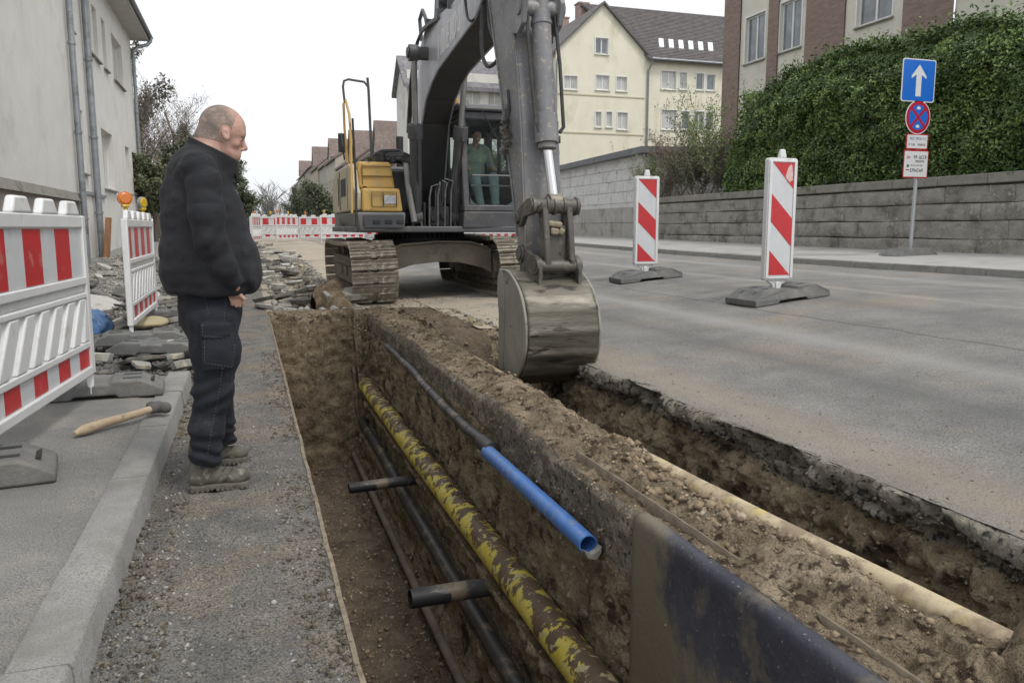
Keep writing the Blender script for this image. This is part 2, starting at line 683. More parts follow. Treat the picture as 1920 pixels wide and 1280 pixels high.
# (x, z, material index) ; index: 0 loose top, 1 soil, 2 clay face, 3 old asphalt band, 4 floor, 5 road edge
PRO = [
    (XL, 0.0, 3), (XL + .035, -.10, 3), (XL + .05, -.9, 2), (XL + .09, -1.86, 4),
    (.80, -1.93, 4), (1.26, -1.92, 4), (1.34, -1.86, 4), (1.38, -1.88, 4), (1.50, -1.90, 2), (1.55, -1.74, 2), (1.50, -1.53, 2),
    (1.49, -1.49, 4), (1.60, -1.46, 4), (1.66, -1.44, 2), (1.635, -1.20, 2), (1.545, -1.10, 2), (1.55, -1.06, 1), (1.70, -1.045, 1),
    (1.755, -1.00, 2), (1.75, -.62, 2), (1.735, -.34, 3), (1.715, -.07, 3), (1.745, -.005, 0), (1.83, .01, 0),
    (1.97, .045, 0), (2.10, .015, 0), (2.20, -.04, 0), (2.27, -.12, 1), (2.30, -.80, 1), (2.33, -1.42, 4), (2.60, -1.52, 4), (2.86, -1.42, 2),
    (2.93, -.95, 2), (2.985, -.27, 2), (3.045, -.185, 5), (3.03, -.15, 5), (2.975, -.12, 5), (2.955, -.05, 5), (2.965, 0.0, 5), (3.02, 0.004, 5)]
PX = [(1.01 * p[0] - .0465 * (1.2 - p[1])) / 1.0526 for p in PRO]
XL, RX0 = PX[0], PX[-1] - .03
PZ = [p[1] for p in PRO]
cols_x, cols_z, cols_m, cols_i = [], [], [], []
for i in range(len(PRO) - 1):
    L = math.hypot(PX[i + 1] - PX[i], PZ[i + 1] - PZ[i])
    n = max(2, int(round(L / (0.021 if i > 3 else 0.05))))
    for k in range(n):
        t = k / n
        cols_x.append(PX[i] * (1 - t) + PX[i + 1] * t)
        cols_z.append(PZ[i] * (1 - t) + PZ[i + 1] * t)
        cols_m.append(PRO[i][2])
        cols_i.append(i + t)
cols_x.append(PX[-1])
cols_z.append(PZ[-1])
cols_m.append(5)
cols_i.append(len(PRO) - 1.0)
cx, cz, ci = np.array(cols_x), np.array(cols_z), np.array(cols_i)
# rows
rows = [0.55]
while rows[-1] < 10.1:
    rows.append(rows[-1] + max(0.012, 0.0052 * rows[-1]))
rows = rows[:-1] + list(np.linspace(10.1, 11.6, 84)) + list(np.linspace(11.64, 12.1, 12))
ry_ = np.array(rows)
Yg, Ig = np.meshgrid(ry_, ci, indexing='ij')
Xg = np.broadcast_to(cx, Yg.shape).copy()
Zg = np.broadcast_to(cz, Yg.shape).copy()
I_B0, I_B1 = 22.0, 27.0       # berm top
right = Ig >= 26.0            # right trench columns
q = sst((8.95 - Yg) / 1.0) * sst((Yg - 1.35) / 0.55)
q = q * 1.0
surf = T(Xg, Yg)
Zg = np.where(right, Zg * q, Zg)
Xg = np.where((Ig >= 26) & (Ig < 31), Xg + 0.0, Xg)
# the raised earth at the near end of the right trench
mound = 0.17 * sst((2.1 - Yg) / 0.7) * np.exp(-((Xg - 2.40) / 0.42) ** 2)
Zg = np.where(Ig >= 24, Zg + mound, Zg)
# end wall of the left trench, leaning back
endw = np.clip(-1.95 * (11.55 - Yg) / 1.1, -9, 0)
endw_dom = (endw > Zg - .03) & (Ig < 22)
Zg = np.where(Ig < 22, np.maximum(Zg, endw), Zg)
# the nearer stretch of the wall under the rim stands 5 cm proud
proud = 0.045 * sst((5.12 - Yg) / 0.08) * sst((Ig - 18.5) / 1.5) * (1 - sst((Ig - 22.0) / 1.0))
Xg = Xg - proud
# bermtop sags and bulges; it fades into the pad at the back
far = sst((Yg - 9.2) / 2.2)
bt = (Ig >= 21.5) & (Ig < 27.5)
Zg = np.where(bt, Zg + 0.05 * fbm(np.stack([Xg * 0.6, Yg * 0.5, Xg * 0], -1), 2.0, 2) * (1 - far), Zg)
Zg = Zg + np.where(Zg > -0.06, surf * np.clip((Xg - 1.7) / 1.0, 0, 1), surf * np.clip((Xg - 2.55) / .25, 0, 1))
# displacement along the local normal
P3 = np.stack([Xg, Yg, Zg], -1)
dI = np.gradient(P3, axis=1)
dY = np.gradient(P3, axis=0)
N = np.cross(dY, dI)
N /= np.linalg.norm(N, axis=-1, keepdims=True) + 1e-9
amp = np.interp(ci, [0, 1, 2, 4, 10, 16, 18, 20, 21, 22, 23, 26, 28, 31, 33, 34, 37, 38, 39],
                [0.004, .006, .02, .03, .022, .022, .03, .026, .012, .008, .032, .03, .022, .03, .05, .035, .03, .006, 0])
amp = np.broadcast_to(amp, Yg.shape)
ew = (Yg > 10.1) & (Yg < 11.65) & (Ig < 20) & (Ig > 1)
amp = np.where(ew, np.maximum(amp, 0.05), amp)
amp = amp * (1 - 0.85 * sst((Yg - 11.5) / 0.4)) * sst((Yg - 0.55) / 0.1)
d1 = fbm(P3, 2.3, 3)
d2 = fbm(P3 + 5, 9.0, 4, 0.6)
d3 = np.abs(fbm(P3 + 11, 24.0, 2))
d4 = fbm(P3 + 23, 20.0, 3, .6)
tooth = np.sin(Yg * 34 + 5 * fbm(P3 * .5, 2, 2)) * ((Ig > 29) & (Ig < 33)) * .35 + np.sin(Yg * 27 + P3[..., 2] * 9 + 6 * fbm(P3 * .5, 2, 2)) * ((Ig > 18) & (Ig < 20)) * .22
disp = amp * (1.5 * d1 + 1.6 * d2 + 0.7 * d3 + 0.9 * d4 + tooth)
P3 = P3 + N * disp[..., None]
# crumbling road edge: bites and overhangs
edge = sst((Ig - 32.5) / 1.5) * (1 - sst((Ig - 37.6) / 1.2)) * (q > 0.2)
bite = np.maximum(0, fbm(np.stack([Yg * 1.0, Ig * 0.15, Yg * 0], -1), 3.1, 4, 0.65)) * 0.34
P3[..., 0] += edge * (bite - 0.02)
P3[..., 2] += edge * 0.05 * fbm(np.stack([Yg, Ig * .3, Yg * 0 + 3], -1), 5, 3)
EDGE_TOP = None
faces = grid_faces(len(ry_), len(ci))
mi = np.tile(np.array(cols_m[:-1]), len(ry_) - 1)
fy = np.repeat((ry_[:-1] + ry_[1:]) / 2, len(ci) - 1)
fi = np.tile((ci[:-1] + ci[1:]) / 2, len(ry_) - 1)
dom = (endw_dom[:-1, :-1]).ravel()
mi = np.where(dom & (fi < 21.5) & (fi > 0.3), 1, mi)
mi = np.where((fy > 11.5) & (fi < 22), 0, mi)
mi = np.where((fy > 5.12) & (mi == 3) & (fi > 18) & (fi < 20.4), 2, mi)
mi = np.where((mi == 3) & (fi < 1), 3, mi)
# normals up: rows along Y, columns along +x -> flip
np_mesh("trench_earth", P3.reshape(-1, 3), faces[:, ::-1][:, [3, 2, 1, 0]], [M_LOOSE, M_SOIL, M_CLAY, M_OLDASPH, M_FLOOR, M_CRUST], mi=mi, kind="structure")

# ================================================================== STREET SURFACES
def road_z(x, y):
    z = T(x, y) + 0.004
    P = np.stack([np.asarray(x, float), np.asarray(y, float), np.zeros_like(x)], -1)
    return z + 0.012 * fbm(P, 0.7, 3) * sst((np.asarray(x) - 2.85) / 0.3) + 0.003 * fbm(P, 14, 2)


yr = np.concatenate([np.arange(-1, 1, .25), np.arange(1.0, 8, 0.035), np.arange(8, 14, 0.08), np.arange(14, 40, 0.5), np.arange(40, 121, 4)])
xr = np.concatenate([np.arange(RX0, 4.6, 0.035), np.arange(4.6, 11.7, 0.22), [KX]])
sheet("road", xr, yr, road_z, M_ROAD, kind="structure")
# dusty ground in front of and under the machine, from the end of the berm back
xp = np.concatenate([np.arange(XL - .01, 3.0, 0.06), [3.05]])


def pad_z(x, y):
    P = np.stack([x, y, x * 0], -1)
    z = T(x, y) - .006 * sst((x - 2.6) / .3) + 0.010 * fbm(P, 3, 3) * sst((2.8 - x) / .3)
    ditch = sst((x - .36) / .25) * sst((1.45 - x) / .3) * sst((y - 12.15) / .3) * sst((24 - y) / 4)
    return z - ditch * (0.55 + 0.1 * fbm(P, 1.5, 2))


yp = np.concatenate([np.arange(12.02, 20, 0.06), np.arange(20, 40, 0.3), np.arange(40, 121, 4)])
sheet("dusty_roadway", xp, yp, pad_z, M_PAD, kind="structure")
# strip where the man stands: the pavement broken out down to its bed
xs_ = np.linspace(-0.53, XL, 46)
ys_ = np.concatenate([np.arange(-1, 1.2, .2), np.arange(1.2, 6, 0.022), np.arange(6, 13, 0.07), np.arange(13, 40, 0.5), np.arange(40, 121, 4)])


def strip_z(x, y):
    P = np.stack([x, y, x * 0], -1)
    fade = sst((XL - x) / 0.05) * sst((x + .53) / .04)
    z = T(x, y) + fade * (0.018 * fbm(P, 2.2, 3) + 0.020 * fbm(P, 16, 4, .7))
    return z - 0.035 * sst((-x - 0.32) / 0.12) * (0.6 + 0.8 * fbm(P, 5, 3))


sheet("broken_out_strip", xs_, ys_, strip_z, M_STRIP, kind="structure")
# the raised pavement's raw edge beyond the last kerb stone
ye_ = np.arange(6.0, 60, .12)
V, Q = [], []
for y in ye_:
    w_ = .02 * float(fbm(np.array([[y, 3., 0]]), 3, 3, .6)[0])
    t_ = float(T(-.6, y))
    V += [(-.61, y, t_ + .085), (-.585 + w_, y, t_ + .06), (-.565 + w_, y, t_ - .02), (-.50, y, t_ - .03)]
for i in range(len(ye_) - 1):
    for k in range(3):
        a = i * 4 + k
        Q.append((a, a + 4, a + 5, a + 1))
np_mesh("pavement_edge", np.array(V), np.array(Q), M_OLDASPH, smooth=False, kind="structure")
# thin cut line of the left trench edge
mb = MB()
mb.v, mb.f = [], []
yy = np.arange(0.6, 11.5, 0.05)
prev = None
for y in yy:
    w = 0.008 * float(fbm(np.array([[y, 0, 0]]), 7, 4, .7)[0])
    mb.v += [Vector((XL - .004 + w, y, -0.02)), Vector((XL - .002 + w, y, .006)), Vector((XL + .014 + w, y, .004)), Vector((XL + .024 + w, y, -.05))]
for i in range(len(yy) - 1):
    for k in range(3):
        a = i * 4 + k
        mb.f.append([a, a + 1, a + 5, a + 4])
mb.mi = [0] * len(mb.f)
mb.build("cut_edge", mat("cut_edge_concrete", (0.13, 0.10, 0.07), (0.25, 0.205, 0.145), s=22, rough=.9, bump=.006, bs=40), kind="structure")

# an under-layer closing the joints between the surface sheets
M_SUB = mat("subsoil", (0.10, 0.075, 0.05), (0.14, 0.11, 0.08), s=3, rough=.95)
sheet("subsoil", np.array([-6., 0., 3., 14.]), np.array([11.9, 30., 119.]), lambda x, y: T(x, y) - .95 + 0 * x, M_SUB, kind="structure")
sheet("subsoil", np.array([-6., -2., XL - .02]), np.array([-3., 5., 12.]), lambda x, y: -.2 + 0 * x, M_SUB, kind="structure")
# dust and trodden earth carried over the road in front of the machine
dx_, dy_ = np.arange(2.6, 6.2, .045), np.arange(8.2, 15.0, .06)
A, B = np.meshgrid(dx_, dy_, indexing='ij')
Zd = road_z(A, B) + .007 + .006 * fbm(np.stack([A, B, A * 0], -1), 8, 3)
fac = 1 - ((A - 2.9) / 1.45) ** 2 - ((B - 10.9) / 2.6) ** 2 + .55 * fbm(np.stack([A, B, A * 0], -1), 1.1, 4, .65)
V = np.stack([A, B, Zd], -1).reshape(-1, 3)
Fq = grid_faces(len(dx_), len(dy_))[:, ::-1]
keep = (fac[:-1, :-1].ravel() > .12) & ~((A[:-1, :-1].ravel() < RX0 + .05) & (B[:-1, :-1].ravel() < 9.1))
np_mesh("road_dust", V, Fq[keep], M_PAD, kind="structure")

# near pavement (left) behind the kerb, and its kerb stones
GZ = 0.10


def side_z(x, y):
    P = np.stack([x, y, x * 0], -1)
    dig = sst((y - 6.0) / 1.0)
    return T(x, y) - .014 * sst((x + .74) / .08) + GZ + 0.004 * fbm(P, 3, 3) + dig * (0.045 * fbm(P, 1.6, 3) - 0.03)


sheet("pavement", np.concatenate([np.arange(-4.2, -2, .12), np.arange(-2, -.66, .045), [-.60]]),
      np.concatenate([np.arange(-1, 1.5, .25), np.arange(1.5, 7, .03), np.arange(7, 14, .1), np.arange(14, 36, .5), [40, 60, 90, 120]]), side_z, M_SIDE, kind="structure")
kerb = empty("kerb", (-.56, 0, 0))
tag(kerb, kind="structure")
yk = 0.55
kk = 0
while yk < 6.3:
    L = [0.62, 0.98, 0.66, 1.0, 0.99, 1.0, 0.8, 0.9][kk % 8]
    jz, jx = random.uniform(-.008, .006), random.uniform(-.006, .006)
    nseg = 18
    V, Q = [], []
    prof = [(-.622, -.12), (-.621, GZ + .002), (-.614, GZ + .007), (-.476, GZ + .007), (-.466, GZ - .004), (-.452, -.12)]
    for s_ in range(nseg + 1):
        y = yk + .004 + (L - .008) * s_ / nseg
        for (x, z) in prof:
            nn = fbm(np.array([[x * 1.0, y, z + kk]]), 16, 3)[0]
            # a bite out of one arris
            chip = 0
            if kk in (2, 3) and z > .05 and x > -.53:
                u_ = (s_ / nseg - (0.80 if kk == 2 else 0.10)) / .13
                chip = .022 * math.exp(-u_ * u_) * (1 + .5 * nn)
            V.append((x + jx + .0012 * nn - chip * .5, y, z + jz + .0015 * nn - chip))
    m_ = len(prof)
    for s_ in range(nseg):
        for k in range(m_ - 1):
            a = s_ * m_ + k
            Q.append((a, a + 1, a + m_ + 1, a + m_))
    V2 = [Vector(v) for v in V]
    mb = MB()
    mb.add(V2, Q + [tuple(range(m_)), tuple(nseg * m_ + k for k in range(m_ - 1, -1, -1))])
    mb.build("kerb_stone", M_KERB, kerb, ang=50)
    yk += L
    kk += 1

# far pavement, its kerb, and land beyond
sheet("far_pavement", np.linspace(KX + .16, WX + .02, 12), np.concatenate([np.arange(2, 45, .5), np.arange(45, 121, 5)]), lambda x, y: Tp(x, y), M_PAVE, kind="structure")
fk = empty("far_kerb", (KX, 10, 0))
tag(fk, kind="structure")
y = 7.0
while y < 70:
    L = 1.0 if y < 40 else 5.0
    z0, z1 = float(T(KX, y)), float(T(KX, y + L))
    jz = random.uniform(-.006, .006)
    mb = MB()
    mb.hexa([(KX, y + .006, z0 - .05), (KX + .16, y + .006, z0 - .05), (KX + .16, y + L - .006, z1 - .05), (KX, y + L - .006, z1 - .05)],
            [(KX + .02, y + .006, z0 + .125 + jz), (KX + .16, y + .006, z0 + .125 + jz), (KX + .16, y + L - .006, z1 + .125 + jz), (KX + .02, y + L - .006, z1 + .125 + jz)])
    mb.build("kerb_stone", M_KERB, fk, bevel=.012)
    y += L
sheet("garden_ground", np.array([WX + .35, 22, 30, 60, 300]), np.array([2., 20, 28.6, 28.8, 60, 120]),
      lambda x, y: np.where(y < 28.7, 2.25, 0.75) + 0 * x, M_GARDEN, kind="structure")
sheet("far_ground", np.linspace(-900, 900, 40), np.concatenate([np.array([119.8, 150, 200]), np.linspace(260, 2500, 20)]),
      lambda x, y: 0.66 + 0 * x + sst((y - 400) / 1500) * 6 * (1 + fbm(np.stack([x, y, x * 0], -1), 0.004, 2)), mat("far_land", (0.09, 0.09, 0.07), (0.13, 0.12, 0.10), s=.02, rough=.95), kind="structure")
sheet("ground_beside_house", np.array([-300., -60, -20, -4.19]), np.array([-2., 20, 60, 120]), lambda x, y: T(0, y) + .08 + 0 * x, M_GARDEN, kind="structure")
sheet("ground_right_beyond", np.array([WX + .0, 60, 300]), np.array([28.65, 60, 120.]), lambda x, y: .62 + 0 * x, M_PAVE, kind="structure")
sheet("garden_terrace_front", np.array([WX + .3, 20., 300]), np.array([-6., 2.0]), lambda x, y: 2.25 + 0 * x, M_GARDEN, kind="structure")

# faint lane marking and dark repair seams on the road, each a thin sheet above it
M_SEAM = mat("bitumen_seam", (0.11, 0.108, 0.10), (0.16, 0.157, 0.15), s=8, rough=.8)
M_PATCH = mat("road_patch", (0.24, 0.235, 0.222), (0.30, 0.292, 0.275), s=2.5, c4=(.33, .32, .3), s4=80, t4=(.6, .68), rough=.8, bump=.005, bs=100)
M_OLDWHITE = mat("worn_marking", (0.30, 0.295, 0.28), (0.225, 0.22, 0.21), s=7, c3=(.20, .195, .185), s3=4, t3=(.45, .6), rough=.8)


def ribbon(name, pts, w, m, dz=.006, wob=.01):
    V, Q = [], []
    n = 0
    for (a, b) in zip(pts[:-1], pts[1:]):
        L = math.hypot(b[0] - a[0], b[1] - a[1])
        k = max(2, int(L / .15))
        for s_ in range(k + (1 if b == pts[-1] else 0)):
            t = s_ / k
            x, y = a[0] + (b[0] - a[0]) * t, a[1] + (b[1] - a[1]) * t
            dx, dy = (b[0] - a[0]) / L, (b[1] - a[1]) / L
            jw = wob * float(fbm(np.array([[x, y, 2.]]), 4, 2)[0])
            for sgn in (-1, 1):
                X_, Y_ = x - dy * (sgn * w / 2 + jw), y + dx * (sgn * w / 2 + jw)
                V.append((X_, Y_, float(road_z(np.array([X_]), np.array([Y_]))[0]) + dz))
            n += 1
    for i in range(n - 1):
        Q.append((2 * i, 2 * i + 2, 2 * i + 3, 2 * i + 1))
    return np_mesh(name, V, Q, m, kind="structure", smooth=False)




# ================================================================== LOOSE STONES AND CLODS (too many to count)
def rubble_cloud(name, pts, sizes, m, label=None, flat=.7, seedo=0, parent=None):
    """one mesh of small irregular stones: each a jittered octahedron-like lump of 8 faces"""
    r_ = np.random.default_rng(100 + seedo)
    base = np.array([[1, 0, 0], [0, 1, 0], [-1, 0, 0], [0, -1, 0], [0, 0, 1], [0, 0, -1]], float)
    tri = np.array([[0, 1, 4], [1, 2, 4], [2, 3, 4], [3, 0, 4], [1, 0, 5], [2, 1, 5], [3, 2, 5], [0, 3, 5]])
    n = len(pts)
    V = base[None] * r_.uniform(.55, 1.25, (n, 6, 1)) * np.asarray(sizes)[:, None, None]
    V[..., 2] *= flat
    A = r_.uniform(0, 2 * PI, n)
    c, s = np.cos(A)[:, None], np.sin(A)[:, None]
    V = np.stack([V[..., 0] * c - V[..., 1] * s, V[..., 0] * s + V[..., 1] * c, V[..., 2] + V[..., 0] * r_.uniform(-.4, .4, (n, 1))], -1)
    V = V + np.asarray(pts)[:, None, :]
    Fc = (np.arange(n) * 6)[:, None, None] + tri[None]
    o = np_mesh(name, V.reshape(-1, 3), Fc.reshape(-1, 3), m, smooth=False, parent=parent)
    tag(o, label, kind="stuff")
    return o


def on_grid(n, sel):
    """random points of the displaced trench sheet whose column index fulfils sel"""
    idx = np.nonzero(sel)
    k = rng.integers(0, len(idx[0]), n)
    p = P3[idx[0][k], idx[1][k]]
    return p + rng.normal(0, .006, p.shape)


M_CLOD = mat("clod_earth", (0.17, 0.125, 0.082), (0.32, 0.25, 0.17), s=6, c3=(.40, .34, .26), s3=11, t3=(.56, .62), rough=.98, bump=.006, bs=60, spec=.15)
M_GRIT = mat("grit_stone", (0.20, 0.19, 0.175), (0.36, 0.34, 0.31), s=9, c3=(.10, .10, .095), s3=12, t3=(.5, .56), rough=.9, bump=.003, bs=90)
w_near = 1 / (Yg ** 1.0)
pts = on_grid(5200, (Ig > 22.2) & (Ig < 27.3) & (Yg > 1.2) & (Yg < 10.8))
rubble_cloud("earth_clods", pts, np.clip(rng.gamma(1.2, .0042, len(pts)), .002, .020), M_CLOD, "loose brown earth clods strewn along the ridge between the trenches", .75, 1)
hp = on_grid(430, (Ig > 23.2) & (Ig < 26.3) & (Yg > 2.6) & (Yg < 4.2))
rubble_cloud("earth_clods", hp, np.clip(rng.gamma(2.0, .008, len(hp)), .006, .036), M_CLOD, "coarser brown clods heaped on the ridge beside the beige pipe", .8, 2)
pts = on_grid(2600, (Ig > 3.2) & (Ig < 8.5) & (Yg > 5) & (Yg < 10.3))
rubble_cloud("trench_stones", pts, np.clip(rng.gamma(1.5, .006, len(pts)), .004, .03), M_CLOD, "small stones and crumbs on the deep trench floor", .7, 3)
pts = on_grid(1300, (Ig > 33.2) & (Ig < 37.5) & (Yg > 1.6) & (Yg < 9.0))
rubble_cloud("asphalt_crumbs", pts, np.clip(rng.gamma(1.6, .006, len(pts)), .004, .028), M_OLDASPH, "dark crumbs along the broken asphalt edge of the right trench", .8, 4)
pts = on_grid(1800, (Ig > 18.5) & (Ig < 22.2) & (Yg > 1.5) & (Yg < 11))
rubble_cloud("embedded_stones", pts, np.clip(rng.gamma(1.6, .005, len(pts)), .002, .014), M_CLOD, "small stones set in the trench side under its rim", .8, 5)
pts = on_grid(1500, (Ig > 28) & (Ig < 33.5) & (Yg > 1.5) & (Yg < 9))
rubble_cloud("embedded_stones", pts, np.clip(rng.gamma(1.6, .007, len(pts)), .004, .03), M_CLOD, "stones set in the far side of the right trench", .8, 6)
# gravel along the foot of the kerb and over the strip
n = 8000
gx = np.where(rng.random(n) < .5, -.475 + .3 * rng.random(n) ** 1.6, rng.uniform(-.47, XL - .02, n))
gy = 1.25 + rng.random(n) ** 1.5 * 8
gz = strip_z(gx, gy)
rubble_cloud("gravel", np.stack([gx, gy, gz], 1), np.clip(rng.gamma(1.3, .0028, n), .0015, .014), M_GRIT, "pale grit and small gravel over the broken out strip beside the kerb", .7, 7)
n = 4200
gx = np.concatenate([-.455 + .17 * rng.random(n // 2) ** 1.4, XL - .004 - .16 * rng.random(n - n // 2) ** 1.8])
gy = 1.2 + rng.random(n) ** 1.5 * 7
gk = fbm(np.stack([gx, gy, gx * 0], -1), 2.5, 2) > -.15
gx, gy = gx[gk], gy[gk]
rubble_cloud("gravel", np.stack([gx, gy, strip_z(gx, gy) + .002], 1), np.clip(rng.gamma(2.0, .0034, len(gx)), .002, .019), M_OLDASPH, "coarser dark grit along the kerb foot and the trench lip", .7, 17)
n = 1500
gx = 2.86 + rng.random(n) ** 2 * 1.6
gy = 1.4 + rng.random(n) * 7
rubble_cloud("gravel", np.stack([gx, gy, road_z(gx, gy)], 1), np.clip(rng.gamma(1.2, .0028, n), .0012, .011), M_LOOSE, "brown crumbs scattered on the road along the right trench", .6, 8)
n = 2500
gx = rng.uniform(1.1, 3.6, n)
gy = rng.uniform(9.2, 13.5, n)
rubble_cloud("gravel", np.stack([gx, gy, T(gx, gy) + .006], 1), np.clip(rng.gamma(1.2, .006, n), .003, .03), M_LOOSE, "earth crumbs on the dusty ground in front of the machine", .6, 9)

# ================================================================== PIPES
def wavy(a, b, n, amp_, seed, sag=0.0):
    a, b = Vector(a), Vector(b)
    out = []
    for i in range(n + 1):
        t = i / n
        p = a.lerp(b, t)
        nn = fbm(np.array([[t * 6 + seed, 0, 0], [t * 6 + seed, 5, 0]]), 1, 2)
        p += Vector((amp_ * nn[0], 0, amp_ * nn[1] - sag * 4 * t * (1 - t)))
        out.append(p)
    return out


M_YPIPE = mat("yellow_gas_pipe_paint", (0.50, 0.40, 0.045), (0.60, 0.50, 0.10), s=6, c3=(0.115, 0.075, 0.045), s3=7.5, t3=(0.475, 0.50),
              c4=(0.42, 0.36, 0.20), s4=16, t4=(.60, .64), rough=.62, bump=.003, bs=40, b2=.01, bs2=7, rvar=.1)
M_BLACKPIPE = mat("black_pipe", (0.028, 0.028, 0.030), (0.050, 0.048, 0.046), s=6, c3=(0.16, 0.125, 0.085), s3=5, t3=(.53, .62), rough=.5, bump=.002, bs=40)
M_BLUEPIPE = mat("blue_water_pipe", (0.05, 0.14, 0.38), (0.07, 0.18, 0.45), s=5, c3=(0.20, 0.20, 0.20), s3=13, t3=(.60, .66), rough=.42, bump=.001, bs=50, rvar=.1)
M_BEIGEPIPE = mat("beige_pipe", (0.50, 0.42, 0.275), (0.40, 0.325, 0.21), s=5, c3=(.25, .19, .125), s3=6.5, t3=(.46, .58), c4=(.48, .38, .16), s4=6, t4=(.54, .66), rough=.7, bump=.002, bs=40)
mb = MB()
yl = wavy((1.465, 10.9, -.93), (1.465, .7, -.93), 60, .012, 3)
mb.tube(yl, .098, 24)
o = mb.build("gas_pipe", M_YPIPE)
tag(o, "thick yellow gas pipe smeared with mud at the foot of the trench side", "pipe")
# mud caking along the top of the yellow pipe
n = 2600
t_ = rng.random(n)
ang = rng.normal(.75, .5, n)
ypos = .8 + 9.8 * t_
mx = 1.465 - .0 + .097 * np.sin(ang)
mzz = -.93 + .097 * np.cos(ang)
keep = fbm(np.stack([mx, ypos, mzz], -1), 3.2, 3) > .02
rubble_cloud("mud_crust", np.stack([mx, ypos, mzz], 1)[keep], np.clip(rng.gamma(1.6, .006, keep.sum()), .003, .022), M_FLOOR, "dark mud clinging to the top of the yellow pipe", .6, 12)
mb = MB()
mb.tube(wavy((1.375, 10.7, -1.40), (1.36, 1.0, -1.40), 50, .015, 9), .052, 18)
o = mb.build("black_cable_pipe", M_BLACKPIPE)
tag(o, "long black pipe running below the yellow pipe on its own ledge", "pipe")
mb = MB()
mb.tube(wavy((1.24, 10.6, -1.80), (1.23, 1.2, -1.80), 50, .02, 15), .035, 14)
o = mb.build("buried_pipe", mat("muddy_pipe", (.10, .08, .06), (.17, .135, .10), s=6, rough=.8, bump=.004, bs=40))
tag(o, "mud covered thin pipe lying lowest, at the edge of the trench floor", "pipe")
# blue water pipe with its black taped sleeve beyond
z0 = -.275
bl = wavy((1.465, 4.97, z0), (1.465, 3.30, z0), 20, .003, 5)
root = empty("water_pipe", bl[0], label="bright blue water pipe with open cut end sticking out of black sleeve", cat="pipe")
mb = MB()
mb.tube(bl[:-1] + [bl[-1] + Vector((0, .02, 0))], .047, 28, caps=False)
mb.build("blue_pipe", M_BLUEPIPE, root)
mb = MB()
e = bl[-1]
# open end with thin wall and a torn flap
mb.ring(e + Vector((0, .30, 0)), e, .0475, .0415, 32)
mb.build("pipe_mouth", M_BLUEPIPE, root)
mb = MB()
mb.cyl(e + Vector((0, .20, 0)), e + Vector((0, .205, 0)), .041, n=24)
mb.build("pipe_inside", mat("pipe_dark", (.01, .01, .012), rough=.6), root)
mb = MB()
fl = [(-.04, -.012), (-.02, -.05), (.02, -.062), (.045, -.03), (.047, .0), (.03, -.02), (0, -.034)]
mb.prism(fl, lambda a, b: e + Vector((a, -.004, b)), lambda a, b: e + Vector((a + .008, -.03, b - .004)))
mb.build("torn_flap", mat("grey_plastic", (.24, .23, .20), (.16, .155, .14), s=20, rough=.6), root)
mb = MB()
for k, yb in enumerate(np.arange(3.45, 4.95, .105)):
    mb = MB()
    mb.ring((1.465, yb, z0), (1.465, yb + .006, z0), .0482, .046, 24)
    mb.build("ring_mark", mat("dirt_ring", (.20, .19, .17), rough=.9), root)
bk = wavy((1.575, 9.6, -.24), (1.475, 4.97, z0), 40, .02, 8, sag=.0)
root2 = empty("sleeve_pipe", bk[0], label="black ribbed protective pipe leading out of the trench side to the blue pipe", cat="pipe")
mb = MB()
mb.tube(bk, .038, 18)
mb.build("sleeve", M_BLACKPIPE, root2)
for i in range(2, len(bk) - 1, 3):
    mb = MB()
    mb.tube([bk[i], bk[i] + (bk[i + 1] - bk[i]) * .35], .0415, 18)
    mb.build("tape_wrap", M_BLACKPIPE, root2)
mb = MB()
mb.tube([bk[-1] + Vector((0, .2, 0)), bk[-1] + Vector((0, -.03, 0))], .055, 20)
mb.build("coupling", M_BLACKPIPE, root2)
# short black stub pipes across
for (pa, pb, r_, lab) in (((770, 1122), (930, 1098), .060, "short thick black pipe stub poking across the trench below the yellow pipe"),
                          ((655, 915), (775, 900), .050, "short thin black pipe stub crossing the trench near its far end")):
    if r_ > .055:
        A, B = U(*pa, Y=4.72), U(*pb, Y=4.76)
    else:
        A, B = U(*pa, Y=7.42), U(*pb, Y=7.45)
    r = empty("pipe_stub", A, label=lab, cat="pipe stub")
    d = (B - A).normalized()
    mb = MB()
    mb.tube([A, A.lerp(B, .5) + Vector((0, 0, .004)), B + d * .25], r_, 20, caps=False)
    mb.cyl(B + d * .2, B + d * .25, r_)
    mb.build("pipe_barrel", M_BLACKPIPE, r)
    mb = MB()
    mb.ring(A - d * .004, A + d * .25, r_ * 1.02, r_ * .86, 24)
    mb.cyl(A + d * .15, A + d * .16, r_ * .87)
    mb.build("open_end", mat("pipe_dark", (.01, .01, .012), rough=.6), r)
mb = MB()
bp = wavy((2.0, 4.1, -.06), (2.055, 1.42, -.005), 34, .006, 2)
mb.tube(bp, .050, 24)
o = mb.build("duct_pipe", M_BEIGEPIPE)
tag(o, "long beige pipe lying on the ridge beside the right trench", "pipe")
mb = MB()
bp = wavy((2.03, 8.2, -.045), (1.985, 4.1, -.06), 30, .012, 6)
mb.tube(bp, .036, 16)
o = mb.build("duct_pipe", mat("earthy_pipe", (.36, .27, .185), (.27, .19, .125), s=7, rough=.85, bump=.006, bs=30))
tag(o, "half buried earthy pipe continuing behind the long beige pipe", "pipe")

